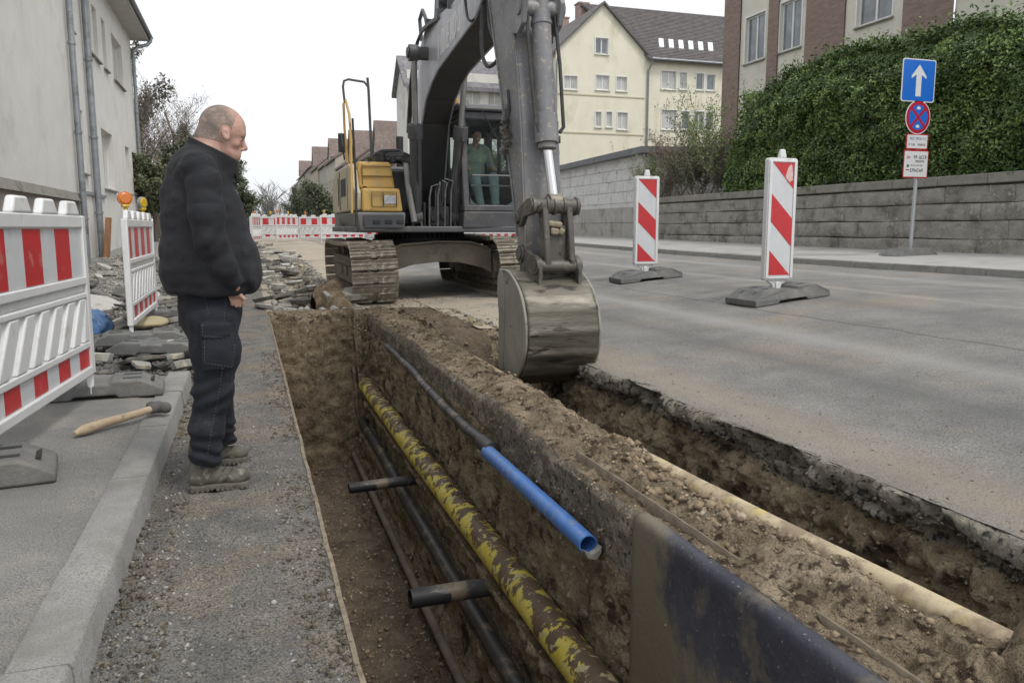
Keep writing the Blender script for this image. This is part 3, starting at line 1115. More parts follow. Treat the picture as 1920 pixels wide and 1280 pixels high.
# mud lies on the upper side of the yellow pipe: its cover grows with height on the pipe
nt_ = M_YPIPE.node_tree
tc_ = nt_.nodes.new("ShaderNodeTexCoord")
sp_ = nt_.nodes.new("ShaderNodeSeparateXYZ")
nt_.links.new(tc_.outputs["Object"], sp_.inputs[0])
for n_ in nt_.nodes:
    if n_.bl_idname == "ShaderNodeMapRange" and abs(n_.inputs["From Min"].default_value - .475) < 1e-4:
        lk = n_.inputs["Value"].links[0].from_socket
        ml = nt_.nodes.new("ShaderNodeMath")
        ml.operation = 'MULTIPLY_ADD'
        ml.inputs[1].default_value = 1.25
        ml.inputs[2].default_value = 1.25 * .91 - .05
        nt_.links.new(sp_.outputs["Z"], ml.inputs[0])
        ad2 = nt_.nodes.new("ShaderNodeMath")
        ad2.operation = 'ADD'
        nt_.links.new(lk, ad2.inputs[0])
        nt_.links.new(ml.outputs[0], ad2.inputs[1])
        nt_.links.new(ad2.outputs[0], n_.inputs["Value"])
        break


# heap of earth over the near end of the beige pipe
def heap(P):
    d = d_ell(P, (2.12, 1.36, .02), (.30, .22, .20))
    return d + .05 * fbm(P, 4, 3) + .02 * fbm(P, 14, 3)


body("earth_heap", (1.7, .8, -.35), (2.7, 1.8, .30), .011, heap, M_LOOSE, kind="structure")

# dark plastic sheet standing against the near trench side: vertical face with a rolled top edge
M_SHEET = mat("dark_plastic_sheet", (0.028, 0.029, 0.040), (0.070, 0.072, 0.092), s=1.6, c3=(0.14, 0.118, 0.082), s3=2.6, t3=(.535, .66), c4=(.22, .19, .14), s4=70, t4=(.66, .72),
              rough=.62, bump=.003, bs=50, b2=.02, bs2=2.2, rvar=.14)
nu, nv = 70, 40
V = []
prof_s = [(x_ - .135, z_) for x_, z_ in [(1.655, -1.05), (1.655, -.12), (1.656, -.035), (1.664, -.008), (1.69, .002), (1.722, -.002), (1.74, -.03), (1.742, -.2), (1.742, -1.05)]]
Ls = np.cumsum([0] + [math.hypot(prof_s[i + 1][0] - prof_s[i][0], prof_s[i + 1][1] - prof_s[i][1]) for i in range(len(prof_s) - 1)])
tt = np.concatenate([np.linspace(0, Ls[1], 20, endpoint=False), np.linspace(Ls[1], Ls[7], 22, endpoint=False), [Ls[7], Ls[8]]])
sx = np.interp(tt, Ls, [p[0] for p in prof_s])
sz = np.interp(tt, Ls, [p[1] for p in prof_s])
ysh = np.linspace(.6, 2.95, nu)
A, B = np.meshgrid(ysh, np.arange(len(tt)), indexing='ij')
Xs, Zs = sx[B], sz[B]
wv = fbm(np.stack([Xs, A, Zs], -1), 1.5, 2)
Vs = np.stack([Xs - .006 * wv - 0.01, A, Zs + .004 * wv], -1).reshape(-1, 3)
o = np_mesh("plastic_sheet", Vs, grid_faces(nu, len(tt)), M_SHEET)
md = o.modifiers.new("thick", 'SOLIDIFY')
md.thickness = .008
# splashed earth grows thicker towards the sheet's foot and towards its free end
nt_ = M_SHEET.node_tree
tc_ = nt_.nodes.new("ShaderNodeTexCoord")
sp_ = nt_.nodes.new("ShaderNodeSeparateXYZ")
nt_.links.new(tc_.outputs["Object"], sp_.inputs[0])
for n_ in list(nt_.nodes):
    if n_.bl_idname == "ShaderNodeMapRange" and abs(n_.inputs["From Min"].default_value - .535) < 1e-4:
        lk = n_.inputs["Value"].links[0].from_socket
        src_ = lk
        for (ax_n, lo_, hi_, w_) in (("Z", -.12, -1.0, .34), ("Y", 2.35, 3.0, .20)):
            mr = nt_.nodes.new("ShaderNodeMapRange")
            mr.inputs["From Min"].default_value = lo_
            mr.inputs["From Max"].default_value = hi_
            mr.inputs["To Max"].default_value = w_
            nt_.links.new(sp_.outputs[ax_n], mr.inputs["Value"])
            a2 = nt_.nodes.new("ShaderNodeMath")
            a2.operation = 'ADD'
            nt_.links.new(src_, a2.inputs[0])
            nt_.links.new(mr.outputs[0], a2.inputs[1])
            src_ = a2.outputs[0]
        nt_.links.new(src_, n_.inputs["Value"])
        break
# thin edge of an old formwork board showing along the ridge behind the sheet
V, Q = [], []
ye_ = np.arange(.6, 3.9, .035)
for y in ye_:
    w_ = .003 * float(fbm(np.array([[y, 1., 0]]), 6, 3, .7)[0])
    V += [(1.642 + w_, y, -.05), (1.642 + w_, y, .012 + w_), (1.654 + w_, y, .010 + w_), (1.658 + w_, y, -.05)]
for i in range(len(ye_) - 1):
    for k in range(3):
        a = i * 4 + k
        Q.append((a, a + 4, a + 5, a + 1))
ob = np_mesh("board_edge", np.array(V), np.array(Q), mat("board_edge_wood", (.22, .18, .13), (.13, .10, .07), s=14, rough=.9, bump=.006, bs=50), smooth=False)
tag(ob, "thin pale board edge running along the ridge just behind the dark sheet", "board")
tag(o, "dark bluish plastic sheet with rolled top edge against the near trench side", "plastic sheet")

# ================================================================== BUILDINGS
M_RENDERGREY = mat("grey_render", (0.60, 0.585, 0.545), (0.66, 0.645, 0.605), s=1.2, c3=(0.50, 0.48, 0.44), s3=.55, t3=(.55, .72), rough=.95, bump=.004, bs=26, b2=.006, bs2=5)
M_PLINTH = mat("plinth_render", (0.33, 0.285, 0.25), (0.38, 0.335, 0.295), s=2, c3=(.28, .25, .225), s3=2, rough=.95, bump=.008, bs=16, stretch=(1, 1, .25))
M_CREAM = mat("cream_render", (0.72, 0.68, 0.54), (0.77, 0.735, 0.60), s=1.5, c3=(.57, .52, .38), s3=.6, t3=(.54, .7), rough=.95, bump=.006, bs=10, stretch=(1, 1, .5))
M_CREAM2 = mat("cream_panel", (0.60, 0.575, 0.48), (0.66, 0.635, 0.54), s=1.5, c3=(.48, .455, .37), s3=.9, t3=(.55, .7), rough=.95, bump=.006, bs=12)
M_WHITEWALL = mat("whitish_render", (0.60, 0.585, 0.54), (0.66, 0.645, 0.60), s=1.5, c3=(.50, .48, .44), s3=.5, rough=.95)
M_TILE = mat("roof_tiles", (0.10, 0.092, 0.092), (0.155, 0.14, 0.138), s=2.2, c3=(.20, .17, .155), s3=5, t3=(.56, .66), rough=.85, bump=.03, bs=9)
M_TILE2 = mat("roof_tiles_brown", (0.15, 0.115, 0.10), (0.20, 0.155, 0.135), s=.8, c3=(.24, .20, .18), s3=3, rough=.9)
M_STONE = mat("sandstone_block", (0.24, 0.228, 0.20), (0.33, 0.313, 0.28), s=2.4, c3=(.15, .145, .125), s3=1.6, t3=(.5, .64), c4=(.36, .34, .29), s4=9, t4=(.6, .68), rough=.95, bump=.02, bs=14, b2=.05, bs2=3.5)
M_COPING = mat("coping_concrete", (0.19, 0.18, 0.155), (0.26, 0.245, 0.215), s=3, c3=(.10, .115, .06), s3=2.5, t3=(.55, .66), rough=.95, bump=.012, bs=16)
M_FRAME = mat("window_frame_white", (0.72, 0.72, 0.70), (0.66, 0.66, 0.64), s=3, rough=.5)
M_ZINC = mat("zinc_pipe", (0.25, 0.27, 0.29), (0.33, 0.35, 0.365), s=5, c3=(.19, .20, .205), s3=3, t3=(.52, .64), rough=.5, metal=.55, bump=.002, bs=20)
M_GLASSW = mat("window_glass", (0.08, 0.095, 0.105), (0.20, 0.225, 0.24), s=1.3, rough=.08, spec=.9)
M_CURT = mat("curtained_pane", (0.52, 0.52, 0.50), (0.42, 0.425, 0.42), s=2.5, c3=(.20, .21, .22), s3=1.4, t3=(.58, .66), rough=.18, spec=.8, stretch=(3, 3, .5))
M_CONC = mat("concrete", (0.32, 0.31, 0.285), (0.40, 0.39, 0.36), s=2, c3=(.23, .22, .19), s3=1.5, t3=(.52, .66), rough=.95, bump=.008, bs=14)
M_WPAINT = mat("whitewashed_panels", (0.55, 0.545, 0.53), (0.62, 0.615, 0.60), s=2, c3=(.42, .41, .39), s3=1.7, t3=(.52, .68), c4=(.30, .29, .27), s4=5, t4=(.64, .70), rough=.9, bump=.01, bs=12)
M_ROOFFELT = mat("roof_felt", (0.13, 0.135, 0.14), (0.19, 0.195, 0.20), s=3, rough=.85, bump=.006, bs=12)


def frame_of(o, udir):
    """matrix whose x axis runs along udir, y axis points out of the wall, z up"""
    u = Vector(udir).normalized()
    n = u.cross(Vector((0, 0, 1)))
    M = Matrix((( u.x, n.x, 0, o[0]), (u.y, n.y, 0, o[1]), (u.z, n.z, 1, o[2]), (0, 0, 0, 1)))
    return M


def facade(parent, name, M, u0, u1, z0, z1, holes, m, depth=.16):
    us = sorted({u0, u1} | {h[0] for h in holes} | {h[1] for h in holes})
    zs = sorted({z0, z1} | {h[2] for h in holes} | {h[3] for h in holes})
    mb = MB(M)
    for a, b in zip(us[:-1], us[1:]):
        for c, d in zip(zs[:-1], zs[1:]):
            mu, mz = (a + b) / 2, (c + d) / 2
            if any(h[0] < mu < h[1] and h[2] < mz < h[3] for h in holes):
                continue
            mb.add([(a, 0, c), (b, 0, c), (b, 0, d), (a, 0, d)], [(0, 1, 2, 3)])
    for (a, b, c, d) in [h[:4] for h in holes]:
        D = -depth
        mb.add([(a, 0, c), (b, 0, c), (b, 0, d), (a, 0, d), (a, D, c), (b, D, c), (b, D, d), (a, D, d)],
               [(0, 4, 5, 1), (1, 5, 6, 2), (2, 6, 7, 3), (3, 7, 4, 0)])
    me_o = mb.build(name, m, parent, smooth=False)
    return me_o


def window(parent, M, a, b, c, d, depth=.13, leaves=2, pane=None, sill=True, trans=False, surround=None):
    D = -depth
    fw = .06
    mb = MB(M)
    mb.span((a, D - .05, c), (a + fw, D, d)).span((b - fw, D - .05, c), (b, D, d))
    mb.span((a + fw, D - .05, c), (b - fw, D, c + fw)).span((a + fw, D - .05, d - fw), (b - fw, D, d))
    for k in range(1, leaves):
        x = a + (b - a) * k / leaves
        mb.span((x - .04, D - .05, c + fw), (x + .04, D + .006, d - fw))
    if trans:
        z = c + (d - c) * .7
        mb.span((a + fw, D - .05, z - .03), (b - fw, D + .003, z + .03))
    if surround:
        s_ = surround
        mb.span((a - s_, .0, c - .0), (a, .025, d + s_)).span((b, .0, c), (b + s_, .025, d + s_)).span((a, 0, d), (b, .025, d + s_))
    w = mb.build("window", M_FRAME, parent, smooth=False)
    pb = MB(M)
    pb.add([(a + fw, D - .03, c + fw), (b - fw, D - .03, c + fw), (b - fw, D - .03, d - fw), (a + fw, D - .03, d - fw)], [(0, 1, 2, 3)])
    pb.build("pane", pane or M_GLASSW, w, smooth=False)
    if sill:
        sb = MB(M)
        sb.hexa([(a - .08, -.12, c - .07), (b + .08, -.12, c - .07), (b + .08, .09, c - .09), (a - .08, .09, c - .09)],
                [(a - .08, -.12, c), (b + .08, -.12, c), (b + .08, .09, c - .045), (a - .08, .09, c - .045)])
        sb.build("sill", sill if not isinstance(sill, bool) else M_COPING, w, smooth=False)
    return w


def downpipe(parent, x, y, z0, z1, r=.055, lean=0.0, out=(0, 0), name="downpipe"):
    mb = MB()
    pts = [(x, y, z0), (x + lean * .3, y, z0 + (z1 - z0) * .5), (x + lean, y, z1)]
    mb.tube(pts, r, 12)
    o = mb.build(name, M_ZINC, parent)
    c = MB()
    z = z0 + 1.3
    while z < z1:
        t = (z - z0) / (z1 - z0)
        c.ring((x + lean * t, y, z), (x + lean * t, y, z + .06), r * 1.25, r, 16)
        z += 2.1
    c.build("pipe_bracket", M_ZINC, o)
    return o


# ---- the grey house on the left
hx = -4.10
house = empty("house", (hx, 28, 0), label="long grey rendered two storey house with drainpipes on the left side", cat="house")
Mh = frame_of((hx, 0, 0), (0, 1, 0))     # u runs along +Y ; out = u x z = +x
def hpx(px): return U(px, 300, x=hx).y
ZU, ZU1 = U(130, 52, x=hx).z, U(180, 20, x=hx).z
holes_up = [(hpx(130), hpx(153), ZU, ZU1), (hpx(180), hpx(188), ZU, ZU1), (hpx(191), hpx(199), ZU, ZU1), (hpx(207), hpx(213), ZU, ZU1), (hpx(224), hpx(241), ZU, ZU1)]
ZL, ZL1 = U(148, 319, x=hx).z, U(142, 200, x=hx).z
holes_lo = [(hpx(144), hpx(161), ZL, ZL1), (hpx(193), hpx(213), ZL - .25, ZL1 - .1), (hpx(236), hpx(243), ZL - .2, ZL1 - .15), (hpx(248), hpx(253), ZL - .1, ZL1 - .2)]
HY0, HY1 = 22.75, U(258, 300, x=hx).y
HZ = U(244, 70, x=hx).z
facade(house, "wall", Mh, HY0, HY1, 0.0, HZ, holes_up + holes_lo, M_RENDERGREY, .2)
for h in holes_up + holes_lo:
    window(house, Mh, *h, depth=.17, leaves=2 if h[1] - h[0] > 1.2 else 1, pane=M_CURT)
Mh2 = frame_of((hx + .16, 0, 0), (0, 1, 0))
facade(house, "wall", Mh2, 6.0, HY0 - .02, 2.06, HZ, [], M_RENDERGREY)
mb = MB()
mb.span((hx - .2, 6, 0.0), (hx + .13, HY0 - .04, 1.86))
mb.build("plinth", M_PLINTH, house, smooth=False)
mb = MB()
mb.hexa([(hx - .2, 6, 1.86), (hx + .24, 6, 1.86), (hx + .24, HY0 + .05, 1.86), (hx - .2, HY0 + .05, 1.86)],
        [(hx - .2, 6, 2.10), (hx + .165, 6, 2.06), (hx + .165, HY0 + .05, 2.06), (hx - .2, HY0 + .05, 2.10)])
mb.build("ledge", M_COPING, house, smooth=False)
mb = MB()
mb.span((hx - .3, HY0 - .03, 0), (hx + .158, HY0 - .005, HZ))
mb.add([(hx - 9, HY1, 0), (hx - .0, HY1, 0), (hx - .0, HY1, HZ), (hx - 9, HY1, HZ)], [(0, 1, 2, 3)])
mb.add([(hx - 9, 6, 0), (hx + .16, 6, 0), (hx + .16, 6, HZ), (hx - 9, 6, HZ)], [(0, 1, 2, 3)])
mb.build("end_wall", M_RENDERGREY, house, smooth=False)
mb = MB()
mb.span((hx - .1, 6, HZ - .07), (hx + .62, HY1 + .4, HZ + .02))
mb.build("soffit", mat("soffit_paint", (.50, .49, .46), (.44, .43, .40), s=3, rough=.8), house, smooth=False)
mb = MB()
mb.span((hx + .621, 6, HZ - .07), (hx + .65, HY1 + .42, HZ + .16))
mb.span((hx - .1, HY1 + .405, HZ - .07), (hx + .62, HY1 + .43, HZ + .16))
mb.build("fascia", mat("fascia_paint", (.40, .39, .37), (.33, .32, .30), s=3, rough=.8), house, smooth=False)
mb = MB()
mb.prism([(-.1, HZ + .03), (.68, HZ + .03), (.72, HZ + .12), (-4.6, HZ + 3.6), (-4.6, HZ + 3.3)], lambda a, b: (hx + a, 6, b), lambda a, b: (hx + a, HY1 + .6, b))
mb.build("roof", M_TILE, house, smooth=False)
mb = MB()
mb2 = [(hx + .74 + .075 * math.cos(PI + PI * k / 8), HZ + .12 + .075 * math.sin(PI + PI * k / 8)) for k in range(9)]
mb2 += [(hx + .74 + .065 * math.cos(2 * PI - PI * k / 8), HZ + .12 + .065 * math.sin(2 * PI - PI * k / 8)) for k in range(9)]
mb.prism(mb2, lambda a, b: (a, 6, b), lambda a, b: (a, HY1 + .6, b))
mb.build("gutter", M_ZINC, house, smooth=False)
downpipe(house, hx + .28, HY0 - .25, .1, HZ, .075, 0)
downpipe(house, hx + .13, U(172, 200, x=hx + .13).y, .3, HZ - .05, .09, 0)
dp = downpipe(house, hx + .10, HY1 - .15, .3, HZ - .8, .07, 0)
mb = MB()
mb.tube([(hx + .10, HY1 - .15, HZ - .8), (hx + .10, HY1 - .1, HZ - .6), (hx + .25, HY1 + .05, HZ - .38), (hx + .60, HY1 + .2, HZ - .25), (hx + .73, HY1 + .3, HZ - .08), (hx + .74, HY1 + .3, HZ + .08)], .07, 12)
mb.build("swan_neck", M_ZINC, dp)
# stains and a stub bracket low on the wall
mb = MB()
mb.span((hx, 24.6, 2.10), (hx + .06, 27.6, 2.19))
mb.build("cable_duct", M_ZINC, house)

# ---- sandstone retaining wall, its blocks laid one by one
rw = empty("retaining_wall", (WX, 20, .6), label="rough grey sandstone retaining wall topped by coping along the far pavement", cat="wall")
mb = MB()
mb.span((WX + .06, 6, .3), (WX + .5, 28.9, 2.2))
mb.build("wall_core", mat("mortar", (.085, .08, .07), (.13, .12, .105), s=6, rough=.95), rw, smooth=False)
ytop = 2.37
ch = [.44, .40, .38, .37]
for ci_ in range(4):
    y = 6 + random.uniform(-.6, 0)
    z0 = .50 + sum(ch[:ci_]) + .02
    while y < 28.8:
        L = random.uniform(1.3, 2.6)
        y1 = min(y + L, 28.9)
        nY, nZ = 13, 6
        V, Q = [], []
        pr = random.uniform(-.01, .03)
        for iz in range(nZ):
            for iy in range(nY):
                py_ = y + .005 + (y1 - y - .010) * (0 if iy == 0 else 1 if iy == nY - 1 else .02 + .96 * (iy - 1) / (nY - 3))
                pz_ = z0 + .009 + (ch[ci_] - .018) * (0 if iz == 0 else 1 if iz == nZ - 1 else .06 + .88 * (iz - 1) / (nZ - 3))
                pz_ += .008 * math.sin(py_ * 2.1 + ci_) if iz in (0, nZ - 1) else 0
                e_ = (iy in (0, nY - 1)) or (iz in (0, nZ - 1))
                nn = float(fbm(np.array([[py_, pz_, ci_ * 3.]]), 4.2, 4)[0])
                V.append((WX + (-.002 if e_ else -.012 - pr - .045 * nn) - .02 * nn, py_, pz_))
        nb = len(V)
        for iz in range(nZ - 1):
            for iy in range(nY - 1):
                a = iz * nY + iy
                Q.append((a, a + nY, a + nY + 1, a + 1))
        ring_ = [iy for iy in range(nY)] + [iz * nY + nY - 1 for iz in range(1, nZ)] + [(nZ - 1) * nY + iy for iy in range(nY - 2, -1, -1)] + [iz * nY for iz in range(nZ - 2, 0, -1)]
        for i_ in ring_:
            V.append((WX + .17, V[i_][1], V[i_][2]))
        for k in range(len(ring_)):
            k2 = (k + 1) % len(ring_)
            Q.append((ring_[k], ring_[k2], nb + k2, nb + k))
        mb = MB()
        mb.add(V, Q)
        mb.build("stone_block", M_STONE, rw, ang=60)
        y = y1
y = 6.0
while y < 28.8:
    L = min(random.uniform(1.2, 1.6), 28.9 - y)
    mb = MB()
    mb.hexa([(WX - .07, y + .006, 2.14), (WX + .55, y + .006, 2.14), (WX + .55, y + L - .006, 2.14), (WX - .07, y + L - .006, 2.14)],
            [(WX - .06, y + .006, 2.35), (WX + .55, y + .006, 2.40), (WX + .55, y + L - .006, 2.40), (WX - .06, y + L - .006, 2.35)])
    mb.build("coping_stone", M_COPING, rw, bevel=.02)
    y += L

# ---- whitewashed flat roofed garage with concrete base
gar = empty("garage", (WX, 34, .8), label="low whitewashed flat roofed outbuilding behind the striped beacon", cat="outbuilding")
mb = MB()
mb.span((WX + .02, 28.95, .3), (WX + 9, 41.0, 2.05))
mb.build("base_wall", M_CONC, gar, smooth=False)
mb = MB()
for k in range(6):
    a = 29.0 + 1.93 * k
    mb.span((WX - .005, a, 1.42), (WX + .02, a + 1.9, 2.02))
    mb.span((WX - .005, a, .80), (WX + .02, a + 1.9, 1.40))
mb.build("concrete_panels", M_CONC, gar, bevel=.008, kind="stuff")
mb = MB()
mb.hexa([(WX + .06, 29.02, 2.05), (WX + 9, 29.02, 2.05), (WX + 9, 41, 2.05), (WX + .06, 41, 2.05)],
        [(WX + .06, 29.02, 4.10), (WX + 9, 29.02, 4.3), (WX + 9, 41, 4.1), (WX + .06, 41, 3.95)])
mb.build("upper_wall", M_WPAINT, gar, smooth=False)
mb = MB()
for k in range(4):
    z = 2.25 + k * .46
    a = 29.1
    while a < 40.8:
        L = random.uniform(1.1, 1.5)
        mb.span((WX + .03, a, z), (WX + .06, min(a + L - .03, 40.9), z + .43))
        a += L
mb.build("wall_panels", M_WPAINT, gar, smooth=False, kind="stuff")
mb = MB()
mb.hexa([(WX - .28, 28.7, 4.10), (WX + 9.3, 28.7, 4.26), (WX + 9.3, 41.2, 4.11), (WX - .28, 41.2, 3.95)],
        [(WX - .28, 28.7, 4.36), (WX + 9.3, 28.7, 4.52), (WX + 9.3, 41.2, 4.37), (WX - .28, 41.2, 4.20)])
mb.build("roof_slab", M_ROOFFELT, gar, bevel=.02)

# ---- cream house with the pointed gable, straight ahead on the right
yh = empty("gabled_house", U(1200, 440, Y=52), label="cream house with pointed gable and dark tiled roof beyond the outbuilding", cat="house")
YH = 52.0
def H(px, py, Y=YH):
    return U(px, py, Y=Y)
gl, gr, wr = H(1041, 200).x, H(1213, 200).x, H(1400, 200).x
zb = .5
ze, zap = H(1213, 107).z, H(1131, 8).z
gx = H(1131, 8).x
Mg = frame_of((0, YH, 0), (1, 0, 0))     # out = x cross z = -y
def hole(px0, px1, py0, py1):
    a, b = H(px0, py0), H(px1, py1)
    return (a.x, b.x, b.z, a.z)
Hg = [hole(1117, 1140, 71, 102), hole(1118, 1142, 141, 169), hole(1156, 1175, 144, 171), hole(1117, 1127, 210, 238), hole(1137, 1147, 210, 238), hole(1158, 1176, 211, 243),
      hole(1058, 1082, 142, 168)]
facade(yh, "wall", Mg, gl, gr, zb, ze, [h for h in Hg[1:]], M_CREAM, .14)
for i, h in enumerate(Hg[1:]):
    window(yh, Mg, *h, depth=.1, leaves=1 if i in (2, 3) else 2, pane=M_CURT, sill=M_FRAME, surround=.08)
# pointed part, cut round its window
a, b, c, d = Hg[0]
zl = lambda x: ze + (zap - ze) * (1 - abs(x - gx) / ((gr - gx) if x > gx else (gx - gl)))
mb = MB(Mg)
mb.add([(gl, 0, ze), (a, 0, ze), (a, 0, zl(a))], [(0, 1, 2)])
mb.add([(b, 0, ze), (gr, 0, ze), (b, 0, zl(b))], [(0, 1, 2)])
mb.add([(a, 0, ze), (b, 0, ze), (b, 0, c), (a, 0, c)], [(0, 1, 2, 3)])
mb.add([(a, 0, d), (b, 0, d), (b, 0, zl(b)), (gx, 0, zap), (a, 0, zl(a))], [(0, 1, 2, 3, 4)])
mb.add([(a, 0, c), (b, 0, c), (b, 0, d), (a, 0, d), (a, -.14, c), (b, -.14, c), (b, -.14, d), (a, -.14, d)], [(0, 4, 5, 1), (1, 5, 6, 2), (2, 6, 7, 3), (3, 7, 4, 0)])
mb.build("gable", M_CREAM, yh, smooth=False)
window(yh, Mg, a, b, c, d, depth=.1, sill=M_FRAME, surround=.08)
# string courses
mb = MB(Mg)
for py_ in (180, 251):
    z = H(1130, py_).z
    mb.span((gl, 0, z - .04), (gr - .2, .04, z + .04))
mb.build("string_course", mat("string_course", (.52, .47, .34), rough=.9), yh, smooth=False)
# right wing
Hw = []
for (p0, p1, q0, q1) in ((1241, 1267, 133, 168), (1275, 1287, 136, 168), (1306, 1319, 138, 169), (1326, 1340, 140, 170), (1241, 1267, 206, 243), (1279, 1292, 209, 243), (1303, 1319, 209, 244), (1324, 1336, 211, 244)):
    Hw.append(hole(p0, p1, q0, q1))
facade(yh, "wall", Mg, gr, wr, zb, H(1215, 108).z, Hw, M_CREAM, .14)
for i, h in enumerate(Hw):
    window(yh, Mg, *h, depth=.1, leaves=2 if (h[1] - h[0]) > .7 else 1, sill=M_FRAME, surround=.07, pane=M_CURT if i in (0, 1, 4) else M_GLASSW)
zew = H(1215, 108).z
# left flank wall
mb = MB()
mb.add([(gl, YH, zb), (gl, YH + 14, zb), (gl, YH + 14, ze), (gl, YH, ze)], [(0, 1, 2, 3)])
mb.build("flank_wall", M_CREAM, yh, smooth=False)
# gable roof: two slopes along Y
ov = .35
mb = MB()
th = .16
sl_l = (zap - ze) / (gx - gl)
sl_r = (zap - ze) / (gr - gx)
mb.prism([(gl - ov, ze - ov * sl_l), (gx, zap), (gx, zap + th), (gl - ov, ze - ov * sl_l + th)], lambda a_, b_: (a_, YH - .25, b_), lambda a_, b_: (a_, YH + 15, b_))
mb.prism([(gr + ov * .3, ze - ov * .3 * sl_r), (gx, zap), (gx, zap + th), (gr + ov * .3, ze - ov * .3 * sl_r + th)], lambda a_, b_: (a_, YH - .25, b_), lambda a_, b_: (a_, YH + 15, b_))
rf = mb.build("roof", M_TILE, yh, smooth=False)
for (px_, py0, py1, Yc, w) in ((1092, 9, 45, 57, .75), (1058, 36, 60, 63, .6)):
    pt, pb_ = U(px_, py0, Y=Yc), U(px_, py1, Y=Yc)
    mb = MB()
    mb.span((pt.x - w / 2, Yc - .3, pb_.z - .6), (pt.x + w / 2, Yc + .5, pt.z))
    mb.span((pt.x - w / 2 - .06, Yc - .36, pt.z + .0), (pt.x + w / 2 + .06, Yc + .56, pt.z + .1))
    mb.build("chimney", mat("chimney_brick", (.30, .21, .18), (.38, .29, .25), s=4, rough=.95), rf, smooth=False)
# wing roof: slope facing the street
zr = H(1150, 20).z + 0.5
mb = MB()
YR = YH + 4.6
zrid = U(1250, 26, Y=YR).z
mb.hexa([(gr - .05, YH - .45, zew - .28), (wr + 6, YH - .45, zew - .28), (wr + 6, YR, zrid), (gx + .4, YR, zrid)], [(gr - .05, YH - .45, zew - .10), (wr + 6, YH - .45, zew - .10), (wr + 6, YR, zrid + .16), (gx + .4, YR, zrid + .16)])
mb.prism([(YR, zrid), (YR + 5, zew - .28), (YR + 5, zew - .1), (YR, zrid + .16)], lambda a_, b_: (gx + .3, a_, b_), lambda a_, b_: (wr + 6, a_, b_))
rf2 = mb.build("roof", M_TILE, yh, smooth=False)
# rows of tiles: proud courses on the slope facing the street
mb = MB()
k_n = 34
for k in range(k_n):
    t = (k + .5) / k_n
    y0_, z0_ = YH - .45 + (YR - YH + .45) * t, zew - .10 + (zrid + .26 - zew) * t
    xl_ = gr + (gx + .4 - gr) * t + .1
    mb.box(((xl_ + wr + 6) / 2, y0_, z0_ + .02), (wr + 6 - xl_, .12, .035), rot=(math.atan2(zrid - zew + .1, YR - YH + .45), 0, 0))
mb.build("tile_courses", M_TILE, rf2, smooth=False, kind="stuff")
for k in range(6):
    px0 = 1236 + k * 18.5
    t0, t1 = .38, .21
    def onr(px, t):
        Y_ = YH - .45 + (YR - YH + .45) * t
        z_ = zew - .10 + (zrid + .26 - zew) * t
        return Vector((U(px, 80, Y=Y_).x, Y_, z_))
    A, B, C_, D_ = onr(px0, t1), onr(px0 + 9, t1), onr(px0 + 7, t0), onr(px0 - 2, t0)
    up = Vector((0, -.6, .8)) * .07
    mb = MB()
    mb.hexa([A, B, C_, D_], [A + up, B + up, C_ + up, D_ + up])
    mb.build("skylight", mat("skylight_glint", (.75, .78, .80), rough=.15, spec=.8), rf2, smooth=False)  # sky glint painted into the pale pane colour
mb = MB()
mb.tube([(gr + .05, YH - .5, zew - .15), (wr + 6, YH - .5, zew - .15)], .08, 8)
mb.build("gutter", M_ZINC, yh)
mb = MB()
mb.tube([(gr + .2, YH - .45, zew - .2), (gr, YH - .1, zew - .9), (gr, YH - .1, zb)], .07, 8)
mb.build("downpipe", M_ZINC, yh)
mb = MB()
mb.tube([(gl + .1, YH - .3, ze - .3), (gl + .05, YH - .1, ze - .8), (gl + .05, YH - .1, zb)], .06, 8)
mb.build("downpipe", M_ZINC, yh)

# ---- brick and cream block of flats behind the hedge (its street side runs along the road)
bx = 20.0
bh = empty("apartment_building", (bx, 27, 2.3), label="cream block with brick strips and white windows rising behind the hedge", cat="building")
Mb = frame_of((bx, 0, 0), (0, -1, 0))      # u = -Y ; out = u x z = -x
def bY(px):
    return U(px, 100, x=bx).y
def bwin(p0, p1, q0, q1):
    a, b = U(p0, q0, x=bx), U(p1, q1, x=bx)
    return a.y, b.y
segs = []      # (px from, px to, kind)
cuts = [(1358, 1388, 'b'), (1388, 1440, 'c'), (1440, 1459, 'b'), (1459, 1510, 'c'), (1510, 1582, 'b'), (1582, 1690, 'c'), (1690, 1785, 'b'), (1785, 2050, 'c')]
M_BRICK = bpy.data.materials.new("brick_strip")
M_BRICK.use_nodes = True
nt = M_BRICK.node_tree
tcn = nt.nodes.new("ShaderNodeTexCoord")
sp = nt.nodes.new("ShaderNodeSeparateXYZ")
cb = nt.nodes.new("ShaderNodeCombineXYZ")
bt_ = nt.nodes.new("ShaderNodeTexBrick")
bt_.inputs["Scale"].default_value = 1.0
bt_.inputs["Brick Width"].default_value = .25
bt_.inputs["Row Height"].default_value = .083
bt_.inputs["Mortar Size"].default_value = .008
bt_.inputs["Color1"].default_value = (.215, .145, .12, 1)
bt_.inputs["Color2"].default_value = (.285, .20, .165, 1)
bt_.inputs["Mortar"].default_value = (.25, .22, .19, 1)
ax_ = nt.nodes.new("ShaderNodeMath")
ax_.operation = 'ADD'
nt.links.new(tcn.outputs["Object"], sp.inputs[0])
nt.links.new(sp.outputs["X"], ax_.inputs[0])
nt.links.new(sp.outputs["Y"], ax_.inputs[1])
nt.links.new(ax_.outputs[0], cb.inputs["X"])
nt.links.new(sp.outputs["Z"], cb.inputs["Y"])
nt.links.new(cb.outputs[0], bt_.inputs["Vector"])
nt.links.new(bt_.outputs["Color"], nt.nodes["Principled BSDF"].inputs["Base Color"])
